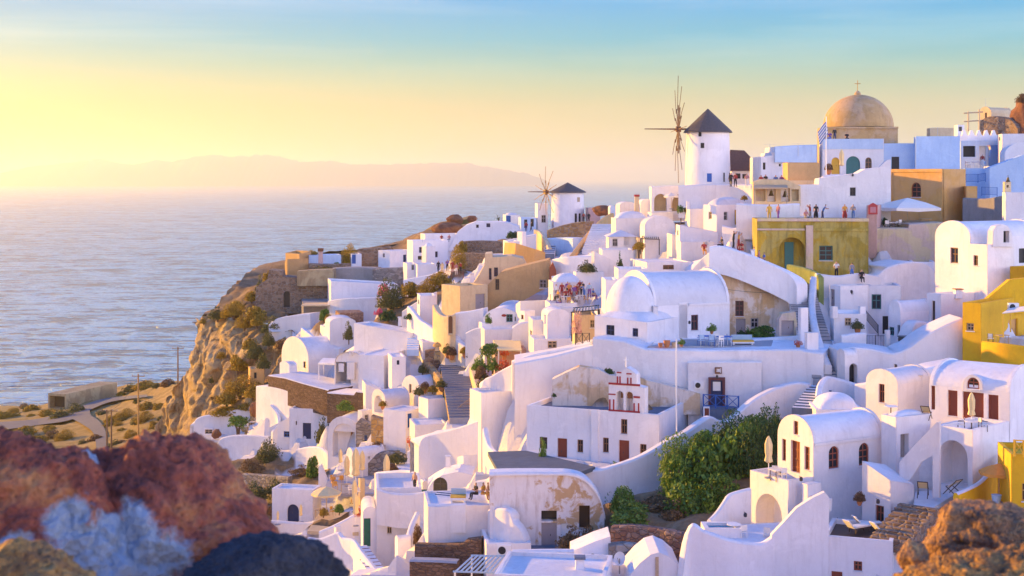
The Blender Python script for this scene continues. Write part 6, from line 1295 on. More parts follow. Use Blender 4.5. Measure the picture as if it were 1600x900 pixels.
W('parapet', 'white parapet wall rising to the navy-windowed annex', 'wall', [(800, 566, 600, 121), (830, 555, 600, 121), (870, 546, 600, 120.5), (895, 540, 590, 120), (922, 534, 580, 119)], 1.2); H('house', 'sunlit room with a dusty flowered screen beside the navy-windowed annex', 'house', 894, 898, 932, 492, 560, 127, 70, mat='cream', op=[('R', 'w', 922, 500, 929, 512, 'wood_pale')])
frame_roof('dark slatted pergola over the flowered screen', [U(892, 488, 125), U(938, 484, 124), U(936, 477, 130), U(896, 481, 131)], 2.6, 'iron', 'iron', .08, 'pergola', True); fence('balcony_railing', 'curly dark iron railing under the slatted pergola', [(899, 541, 121.5), (910, 541, 121), (921, 541, 120.5)], 1.1, 'iron', cross=True)
plant('pale', 901, 522, 124.5, 18, 40, 'pink and cream flowering creeper below the slatted pergola', name='climbing_plant', cat='climber')
# ================================================================== far left ridge, promontory and cliff
H('house', 'blue-white house with navy door and little slit window on the ridge', 'house', 591, 609, 645, 392, 425, 228, 45, par=.1, op=[('L', 'w', 598, 396, 601, 402, 'navy'), ('R', 'd', 630, 398, 635, 413, 'navy')]); H('house', 'white house with two dark windows above the navy door house', 'house', 636, 645, 700, 376, 425, 222, 62, op=[('R', 'w', 655, 386, 660, 395, 'navy'), ('R', 'w', 679, 393, 684, 402, 'navy'), ('R', 'h', 653, 400, 660, 406, 'dark', .5)])
H('house', 'bright white cylinder-ended house between ridge windows', 'house', 659, 666, 680, 385, 425, 216, 55, 'domed', .5); H('terrace_house', 'white open roof terrace with seated guests at the ridge edge', 'house', 657, 664, 720, 366, 395, 232, 72, par=.8)
H('house', 'pinkish white house with grey awning below the ridge windows', 'house', 646, 652, 682, 413, 450, 206, 70, par=.1); H('house', 'white stair house left of the pinkish awning house', 'house', 630, 636, 652, 412, 450, 208, 65, op=[('R', 'w', 643, 414, 647, 422, 'grey')]); W('garden_wall', 'white wall on the slope below the pinkish awning house', 'wall', [(630, 437, 455, 203), (650, 433, 452, 202), (675, 428, 448, 201), (690, 420, 440, 200)], .6)
PW('house', 'pinkish white long house with sloping left roof on the ridge left of the small windmill', 'house', [(700, 392), (715, 362), (728, 352), (742, 347), (790, 347), (811, 354), (815, 372), (800, 392)], 232, 0, 6, op=[('w', 760, 349, 766, 355, 'navy'), ('w', 744, 351, 748, 356, 'dark')])
W('rubble_wall', 'brown terraced rubble wall below the pinkish long house', 'wall', [(722, 377, 400, 214), (750, 376, 400, 213), (790, 378, 398, 212)], 1.5, 'rubble'); W('rubble_wall', 'low second rubble wall under the brown terraced one', 'wall', [(722, 395, 420, 208), (756, 396, 420, 206)], 1.2, 'rubble')
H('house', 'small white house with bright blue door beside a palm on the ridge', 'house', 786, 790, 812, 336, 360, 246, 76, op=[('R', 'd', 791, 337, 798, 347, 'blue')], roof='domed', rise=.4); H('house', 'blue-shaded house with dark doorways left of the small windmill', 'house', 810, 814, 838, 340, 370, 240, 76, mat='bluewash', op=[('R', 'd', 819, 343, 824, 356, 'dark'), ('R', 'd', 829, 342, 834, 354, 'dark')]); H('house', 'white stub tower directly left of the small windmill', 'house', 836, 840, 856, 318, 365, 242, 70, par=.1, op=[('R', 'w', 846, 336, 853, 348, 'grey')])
palm(779, 350, 244, 18, 'small palm in front of the blue door on the ridge', 'leaf_olive', 12); 
for x, y, dd, w_, hh, k, t in ((716, 420, 205, 26, 32, 'gold_fine', 'golden round bush below the brown rubble wall'), (722, 395, 212, 22, 22, 'gold0', 'golden bush against the end of the brown rubble wall'), (735, 360, 240, 22, 14, 'gold1', 'golden bush before the ridge boulders'), (800, 372, 225, 22, 14, 'dark0', 'dark green bush at the right end of the pinkish long house'), (672, 460, 192, 50, 26, 'gold_fine', 'long golden bush on the slope above the lane wall'), (640, 462, 194, 40, 26, 'gold0', 'golden bush beside the pink flowers'), (612, 480, 190, 50, 40, 'olive_fine', 'big olive green bush left of the lane wall'), (690, 445, 192, 40, 22, 'gold1', 'golden bush under the seated crowd'), (600, 462, 196, 26, 22, 'pink', 'pink bougainvillea by the white promontory house'), (592, 492, 186, 16, 12, 'pink', 'pink flowers hanging above the dark tiled canopy'), (606, 500, 184, 30, 22, 'dark0', 'dark green bush at the end of the white wall')): plant(k, x, y, dd, w_, hh, t)
rock_mesh('boulder', U(711, 344, 248), 1.5, 1.4, 1.0, 31, 'redrock', 'big round grey boulder on the ridge crest'); rock_mesh('boulder', U(738, 342, 247), .9, .8, .6, 33, 'redrock', 'small boulder to the right of the big round one'); rock_mesh('boulder', U(700, 358, 245), 3.0, 2, 1.2, 35, 'redrock', 'flat rocky ledge under the ridge boulders')
# promontory walls
PW('ruin_wall', 'long brown stone fort wall with a small dark arch on the promontory', 'wall', [(398, 490), (400, 448), (418, 436), (420, 422), (440, 424), (441, 432), (465, 434), (520, 430), (520, 490)], 214, 2, 4, 'rubble', op=[('ha', 443, 455, 453, 480, 'dark', .6)])
PW('ruin_wall', 'plastered tan wall standing on the brown fort wall', 'wall', [(464, 447), (464, 424), (490, 422), (521, 421), (521, 447)], 213.2, 0, 3, 'concrete', reg=False); H('house', 'broken tan ruin lit at its left corner on the promontory top', 'house', 445, 449, 482, 405, 440, 222, 55, mat='tan', lowL=.5, par=.6); H('house', 'roofless tan ruin with slanted top next to the red chimney', 'house', 446, 468, 486, 397, 425, 228, 50, mat='tan', lowR=-.4, par=.8)
chimney(501, 420, 224, 7, 32, 'thin reddish chimney on the promontory', 'pinkplaster', 'redrock'); H('house', 'bright blue wall house on the promontory', 'house', 480, 483, 533, 399, 422, 228, 82, mat='bluewash', par=.1); W('rubble_wall', 'brown rubble terrace beneath the bright blue wall', 'wall', [(482, 412, 430, 222), (510, 413, 430, 222), (540, 412, 430, 221)], 2, 'rubble', white=False)
H('house', 'blue-shaded hut with a blue door on the promontory scrub', 'house', 545, 549, 565, 397, 425, 230, 72, op=[('R', 'd', 550, 398, 556, 412, 'blue')]); W('rubble_wall', 'brown terraced rubble wall behind the blue door hut', 'wall', [(560, 389, 415, 236), (585, 388, 412, 236), (610, 385, 408, 236)], 2, 'rubble', white=False); W('rubble_wall', 'brown dry wall in front of the navy door house', 'wall', [(582, 420, 440, 214), (605, 419, 440, 213), (635, 418, 440, 212)], 2, 'rubble_grey', white=False)
W('retaining_wall', 'dark grey rendered wall above the white promontory house', 'wall', [(518, 420, 445, 216), (550, 418, 445, 216), (584, 419, 445, 215)], 3, 'greyplaster')
H('house', 'large plain white house front on the promontory below the grey wall', 'house', 512, 517, 622, 439, 500, 205, 78, par=.2, op=[('R', 'w', 590, 477, 595, 482, 'grey')], lowR=.7); W('garden_wall', 'white lower wall right of the plain white promontory house', 'wall', [(512, 470, 505, 201), (540, 466, 505, 199), (590, 465, 505, 197)], .8)
for x, y, dd, w_, hh, k, t in ((405, 470, 216, 18, 34, 'olive0', 'olive scrub climbing the fort wall corner'), (420, 440, 220, 24, 20, 'gold0', 'golden scrub below the broken tan ruin'), (545, 412, 232, 26, 28, 'gold_fine', 'golden tree-like bush beside the blue door hut'), (490, 402, 232, 20, 12, 'gold1', 'golden scrub behind the bright blue wall'), (525, 416, 226, 12, 8, 'green0', 'green tuft at the end of the bright blue wall'), (475, 420, 226, 30, 10, 'brown0', 'brown scrub at the foot of the red chimney'), (510, 422, 223, 40, 10, 'gold1', 'low golden scrub under the bright blue wall'), (600, 392, 238, 26, 10, 'brown1', 'brown scrub on top of the terraced rubble'), (370, 482, 214, 26, 14, 'gold0', 'golden scrub at the cliff lip'), (393, 470, 216, 22, 16, 'gold1', 'golden scrub just left of the fort wall')): plant(k, x, y, dd, w_, hh, t)
W('garden_wall', 'white rounded roof edge on the cliff plateau', 'wall', [(420, 508, 520, 200), (432, 498, 516, 200), (455, 493, 512, 199), (485, 490, 510, 198)], 3); H('house', 'sand-walled pool house with flat slab roof on the plateau', 'house', 470, 474, 520, 476, 492, 204, 80, mat='greyplaster', par=0); frame_roof('thin pale canopy on poles at the plateau edge', [U(470, 477, 201), U(515, 477, 200), U(520, 473, 206), U(478, 473, 207)], 2.0, 'cream', 'wood_pale', .15, 'pergola', False)
plant('green0', 506, 500, 196, 20, 22, 'green bush beneath the pale plateau canopy'); SL('terrace_floor', [(420, 516), (500, 512), (510, 492), (430, 484)], 199, 'bluewash'); plant('gold0', 512, 503, 194, 14, 14, 'golden ball bush right of the plateau canopy')
H('house', 'white rounded roof with curled wall at the plateau foot', 'house', 500, 509, 545, 512, 545, 188, 60, 'domed', .6, par=.1); W('garden_wall', 'curled white wall beside the plateau roof', 'wall', [(470, 512, 530, 193), (480, 520, 538, 191), (495, 532, 548, 188), (510, 540, 556, 185), (530, 545, 560, 183)], .6); H('house', 'dark tiled canopy house with red flowers on the plateau', 'house', 524, 530, 568, 489, 515, 190, 70, mat='rubble_red', par=0); H('house', 'white barrel roof below the dark tiled canopy', 'house', 508, 515, 556, 505, 540, 184, 70, 'vR', .7)
H('house', 'white house piece under the curled plateau wall', 'house', 470, 482, 560, 545, 580, 184, 45, par=.1); W('garden_wall', 'white wall zigzagging above the long low roof', 'wall', [(540, 548, 570, 178), (556, 536, 570, 176), (560, 512, 560, 174)], .5)
plant('olive1', 545, 530, 180, 16, 26, 'olive bush in the gap left of the slanted white front')
# ---------------------------------------------------------------- cliff and headland
m, nt, b = mk('cliff_rock'); p = wpos(nt)
n = noise_t(nt, mapped(nt, p, (.22, .22, .10)), 1, 9, .68, .5); n2 = noise_t(nt, mapped(nt, p, (1.2, 1.2, .45)), 1, 7, .72, .3); n3 = noise_t(nt, mapped(nt, p, (.08, .08, .6)), 1, 4, .6)
col = ramp(nt, n, [(.30, (.28, .18, .08)), (.44, (.46, .31, .14)), (.58, (.60, .43, .21)), (.7, (.66, .50, .30))]); col = mixc(nt, .75, col, n2, 'OVERLAY'); col = mixc(nt, .3, col, n3, 'OVERLAY')
crk = ramp(nt, n2, [(.36, (.25, .2, .16)), (.44, (1, 1, 1))]); nt.links.new(mixc(nt, .6, col, crk, 'MULTIPLY'), b.inputs['Base Color']); b.inputs['Roughness'].default_value = .95; bump(nt, b, n2, 1.0, 1.0)
earth('headland_earth', (.17, .12, .03), (.32, .21, .06), (.44, .30, .13), .22, .9)
def sheet(name, rows, mat, amp=.8, fr=.12, sub=5, kind='structure', ridge=0):
    """a land surface lofted through rows of (column, row, distance)"""
    R_ = [catmull(r, sub) for r in rows]; n = len(R_[0]); Cc = [catmull([R_[k][i] for k in range(len(rows))], sub) for i in range(n)]
    m = len(Cc[0]); vs = []
    for i in range(n):
        for j in range(m):
            p = U(*Cc[i][j]); q = p*fr; v = Vector((noise.noise(q), noise.noise(q+Vector((9, 4, 2))), noise.noise(q+Vector((3, 8, 5)))))+.5*Vector((noise.noise(q*2.7), noise.noise(q*2.7+Vector((5, 1, 7))), noise.noise(q*2.7+Vector((2, 6, 1)))))+.25*Vector((noise.noise(q*7), noise.noise(q*7+Vector((5, 1, 7))), noise.noise(q*7+Vector((2, 6, 1)))))
            rg = abs(noise.noise(Vector((p.x*.16, p.y*.16, p.z*.035))))+.5*abs(noise.noise(Vector((p.x*.4, p.y*.4, p.z*.09))))-.35+.18*noise.noise(Vector((p.x*.05, p.y*.05, p.z*.55)))+.16*abs(noise.noise(Vector((p.x*1.1, p.y*1.1, p.z*.3)))); vs.append(p+v*amp+(Vector((-.35, -1.0, 0))*rg*ridge))
    me = bpy.data.meshes.new(name); me.from_pydata([tuple(v) for v in vs], [], [(i*m+j, i*m+j+1, (i+1)*m+j+1, (i+1)*m+j) for i in range(n-1) for j in range(m-1)])
    me.materials.append(MAT[mat]); me.polygons.foreach_set('use_smooth', [True]*len(me.polygons)); o = bpy.data.objects.new(name, me); COL.objects.link(o); o['kind'] = kind; return o
sheet('cliff', [[(302, 500, 224), (330, 494, 217), (370, 492, 212), (420, 512, 206), (452, 530, 197), (475, 560, 188)],
                [(308, 520, 220), (328, 525, 213), (365, 525, 208), (410, 540, 201), (445, 560, 192), (460, 585, 186)],
                [(300, 560, 216), (322, 560, 211), (360, 560, 205), (400, 572, 199), (425, 590, 190), (435, 605, 184)],
                [(282, 600, 218), (305, 605, 212), (340, 605, 203), (375, 615, 196), (400, 622, 188), (405, 640, 184)],
                [(255, 640, 224), (280, 650, 216), (320, 650, 202), (350, 648, 194), (385, 645, 188), (400, 660, 184)],
                [(240, 690, 226), (270, 700, 214), (310, 700, 198), (340, 705, 189), (380, 705, 183), (400, 705, 180)],
                [(220, 760, 220), (270, 770, 205), (310, 770, 190), (340, 775, 180), (380, 775, 170), (420, 775, 165)]], 'cliff_rock', .9, .25, 22, ridge=3.6)
sheet('promontory', [[(300, 503, 226), (330, 496, 220), (370, 481, 217), (400, 462, 224), (440, 424, 236), (480, 402, 246), (540, 392, 252), (620, 382, 256), (690, 352, 258), (740, 342, 260)],
                     [(310, 520, 232), (340, 508, 232), (378, 493, 232), (410, 468, 240), (450, 428, 250), (480, 404, 256), (540, 393, 262), (620, 380, 264), (690, 348, 264), (740, 340, 266)],
                     [(290, 640, 232), (320, 600, 240), (360, 560, 245), (395, 500, 255), (440, 440, 262), (480, 420, 270), (540, 400, 275), (620, 390, 278), (690, 380, 275), (740, 372, 276)]], 'headland_earth', .5, .2, 5)
for p in ((330, 494, 217), (370, 490, 214), (400, 478, 216), (420, 500, 206), (440, 480, 212), (455, 520, 200), (480, 500, 204), (470, 400, 240), (520, 398, 245), (600, 388, 250), (690, 355, 252), (740, 346, 254), (440, 425, 232)): q = U(*p); CTRL.append((q.x, q.y, q.z-.5, 0))
HL = [[(-260, 640, 420), (-100, 634, 410), (0, 634, 400), (60, 634, 385), (120, 618, 375), (190, 605, 368), (230, 600, 350), (290, 596, 310), (330, 600, 260)],
      [(-260, 650, 390), (-100, 648, 375), (0, 645, 350), (60, 640, 345), (120, 628, 345), (190, 618, 342), (230, 612, 325), (290, 615, 280), (330, 640, 240)],
      [(-260, 670, 340), (-100, 672, 320), (0, 668, 305), (60, 660, 310), (120, 645, 315), (190, 632, 318), (230, 626, 300), (290, 650, 255), (330, 690, 225)],
      [(-260, 690, 300), (-100, 690, 290), (0, 690, 275), (60, 684, 278), (120, 674, 280), (190, 660, 275), (230, 655, 265), (290, 680, 235), (330, 720, 210)],
      [(-260, 730, 250), (-100, 730, 240), (0, 730, 232), (60, 728, 232), (120, 722, 235), (190, 715, 232), (230, 715, 225), (290, 730, 205), (330, 750, 190)],
      [(-260, 830, 200), (-100, 830, 190), (0, 830, 185), (60, 828, 185), (120, 825, 185), (190, 822, 182), (230, 820, 178), (290, 820, 170), (330, 820, 165)]]
HL.append([(x, 1040, 140) for x, y, d in HL[-1]]); HL.append([(x, 1700, 85) for x, y, d in HL[-1]])
sheet('headland', HL, 'headland_earth', .5, .15, 5)
sheet('headland_slope', [[(x, y, d) for x, y, d in HL[0]], [(x, y+60, d+60) for x, y, d in HL[0]], [(x, y+40, d+200) for x, y, d in HL[0]]], 'cliff_rock', .5, .1, 4)
flat('asphalt', (.12, .125, .14), .9, 0, .25, .8)
def headland_pt(px, py):                # ground distance there, from the rows above
    best = None
    for k in range(len(HL)-1):
        for i in range(len(HL[0])-1):
            a, b_, c, e = HL[k][i], HL[k][i+1], HL[k+1][i], HL[k+1][i+1]
            s = (px-a[0])/(b_[0]-a[0])
            if 0 <= s <= 1:
                yt, yb = lerp(a[1], b_[1], s), lerp(c[1], e[1], s)
                if yt <= py <= yb: t = (py-yt)/(yb-yt); return lerp(lerp(a[2], b_[2], s), lerp(c[2], e[2], s), t)
    return 300
def road(name, left, right):
    L_ = catmull(left, 8); R_ = catmull(right, 8); vs = []
    n = len(L_); K = 5
    for i in range(n):
        for k in range(K):
            t = k/(K-1); x, y = lerp(L_[i][0], R_[i][0], t), lerp(L_[i][1], R_[i][1], t); vs.append(U(x, y, headland_pt(x, y)-.0)+Vector((0, 0, .55)))
    me = bpy.data.meshes.new(name); me.from_pydata([tuple(v) for v in vs], [], [(i*K+k, i*K+k+1, (i+1)*K+k+1, (i+1)*K+k) for i in range(n-1) for k in range(K-1)]); me.materials.append(MAT['asphalt']); o = bpy.data.objects.new(name, me); COL.objects.link(o); o['kind'] = 'structure'
road('road', [(-60, 664), (0, 663), (60, 658), (100, 648), (130, 637), (165, 626), (230, 620)], [(-60, 680), (0, 676), (60, 668), (110, 660), (150, 640), (180, 630), (230, 624)]); road('road', [(98, 650), (112, 658), (130, 668), (145, 680), (150, 700), (150, 720)], [(140, 640), (142, 652), (155, 662), (164, 676), (168, 700), (168, 720)])
bk = H('bunker', 'long flat concrete shed with an open dark end by the headland road', 'shed', 75, 103, 183, 616, 641, 330, 19, mat='concrete', par=0, reg=False, op=[('L', 'h', 77, 619, 101, 638, 'wood_dark', 2)])
utility_pole(278, 600, 262, 58, 'bare utility pole with one crossarm against the sea'); utility_pole(216, 682, 235, 98, 'tall golden utility pole beside the cliff foot', 'pole_gold', 1)
utility_pole(167, 700, 240, 60, 'front pole of the short double pole by the road bend', group=None); utility_pole(174, 698, 244, 58, 'rear pole of the short double pole by the road bend')
def gy(i): return i
sc_ = [(20, 646, 'gold_fine'), (50, 642, 'gold0'), (5, 655, 'gold1'), (-20, 648, 'gold0'), (75, 650, 'gold1'), (95, 655, 'olive0'), (190, 618, 'gold0'), (205, 612, 'olive0'), (225, 608, 'gold1'), (245, 606, 'olive1'), (262, 604, 'brown0'), (120, 646, 'olive1'), (160, 648, 'olive0'), (175, 660, 'gold1'), (195, 655, 'gold_fine'), (190, 675, 'gold0'), (205, 685, 'gold_fine'), (225, 660, 'gold_fine'), (240, 672, 'gold1'), (250, 640, 'gold0'), (228, 640, 'gold0'), (20, 690, 'gold0'), (60, 692, 'gold1'), (100, 688, 'gold_fine'), (130, 695, 'olive0'), (0, 678, 'gold1'), (40, 678, 'gold0'), (85, 680, 'brown0'), (150, 690, 'brown1'), (255, 690, 'dry0'), (215, 630, 'olive1')]
EXTRA = ['by the headland edge', 'beside the bunker', 'along the road']
for i, (x, y, k) in enumerate(sc_):
    dd = headland_pt(x, y); w_ = (16, 24, 30)[i % 3]*1.2
    plant(k, x, y, dd, w_, w_*.42, 'low sun-golden scrub mound on the headland beside the road', 'scrub', 'scrub', group='scrub mounds of the headland')
rs = random.Random(17)
for i in range(190):
    x, y = rs.uniform(-40, 262), rs.uniform(606, 712)
    if (70 < x < 186 and y < 646) or abs(y-(668-max(0, x-40)*.26)) < 11 or (96 < x < 172 and 640 < y): continue
    if y < 634-max(0, x-60)*.16+4: continue
    w_ = rs.uniform(10, 26)*(1 if y > 650 else .7)
    plant(('gold0', 'gold1', 'gold_fine', 'olive0', 'gold0', 'olive1', 'dry0')[i % 7], x, y, headland_pt(x, y), w_, w_*rs.uniform(.3, .5), 'low sun-golden scrub mound on the headland beside the road', 'scrub', 'scrub', group='scrub mounds of the headland')
for i, (x, y, dd, w_, hh, k) in enumerate(((352, 496, 211, 22, 14, 'gold0'), (382, 512, 207, 30, 18, 'gold_fine'), (402, 508, 205, 24, 18, 'gold1'), (372, 500, 211, 20, 10, 'brown0'), (415, 520, 202, 20, 12, 'olive0'), (400, 560, 198, 34, 24, 'olive_fine'), (412, 575, 192, 24, 22, 'olive1'), (340, 498, 213, 30, 16, 'olive0'), (365, 492, 210, 34, 20, 'gold_fine'), (398, 500, 207, 40, 26, 'gold0'), (430, 512, 202, 34, 18, 'olive1'), (318, 505, 217, 14, 8, 'gold1'), (345, 560, 206, 16, 12, 'gold1'), (390, 545, 201, 26, 20, 'gold0'), (420, 540, 197, 24, 22, 'olive_fine'), (375, 615, 190, 60, 26, 'gold_fine'), (355, 630, 188, 40, 20, 'gold0'), (395, 620, 186, 30, 20, 'gold1'), (350, 648, 187, 44, 14, 'gold1'), (385, 640, 186, 30, 12, 'gold0'), (372, 578, 200, 30, 26, 'gold1'), (330, 598, 204, 10, 9, 'olive0'), (440, 545, 193, 20, 14, 'brown0'))):
    plant(k, x, y, dd-1, w_, hh, 'golden scrub clinging to the rocky cliff below the plateau', 'scrub', 'scrub', group='scrub on the cliff')
H('house', 'small ochre kiln hut below the vault house on the cliff side', 'hut', 388, 391, 413, 577, 592, 190, 75, mat='ochre', par=.1, op=[('R', 'h', 397, 582, 401, 592, 'dark', .3)], reg=False)
# dry slope below the lowest compound
for i, (x, y, dd) in enumerate(((300, 705, 180), (345, 720, 176), (400, 725, 172), (450, 725, 168), (500, 740, 158), (360, 760, 160), (420, 760, 155), (470, 765, 150), (380, 800, 145), (410, 830, 138), (340, 800, 150), (300, 760, 165), (420, 870, 125))): q = U(x, y, dd); CTRL.append((q.x, q.y, q.z, 0))
W('dry_stone_wall', 'rough dry stone terrace wall on the brown slope', 'wall', [(378, 740, 755, 163), (410, 742, 757, 161), (450, 745, 760, 158)], .6, 'rubble_grey', white=False); W('dry_stone_wall', 'lower dry stone terrace wall behind the red foreground rock', 'wall', [(385, 765, 785, 154), (420, 768, 790, 151), (450, 775, 795, 148)], .6, 'rubble_grey', white=False)
plant('olive_fine', 418, 722, 170, 46, 34, 'round green bush before the long compound wall'); plant('green0', 487, 745, 155, 24, 40, 'tall green bush left of the restaurant umbrellas'); plant('dry0', 395, 735, 165, 40, 18, 'dry scrub left of the round green bush'); plant('olive0', 400, 780, 150, 44, 24, 'olive scrub on the lower terrace slope'); plant('olive1', 430, 770, 150, 30, 20, 'green scrub above the lower dry wall'); plant('gold0', 415, 835, 137, 26, 30, 'yellow-green bush by the white wall end'); plant('dry1', 470, 740, 162, 40, 12, 'dry grass tuft on the upper terrace'); plant('brown0', 410, 805, 143, 34, 20, 'brown scrub beside the red foreground rock')
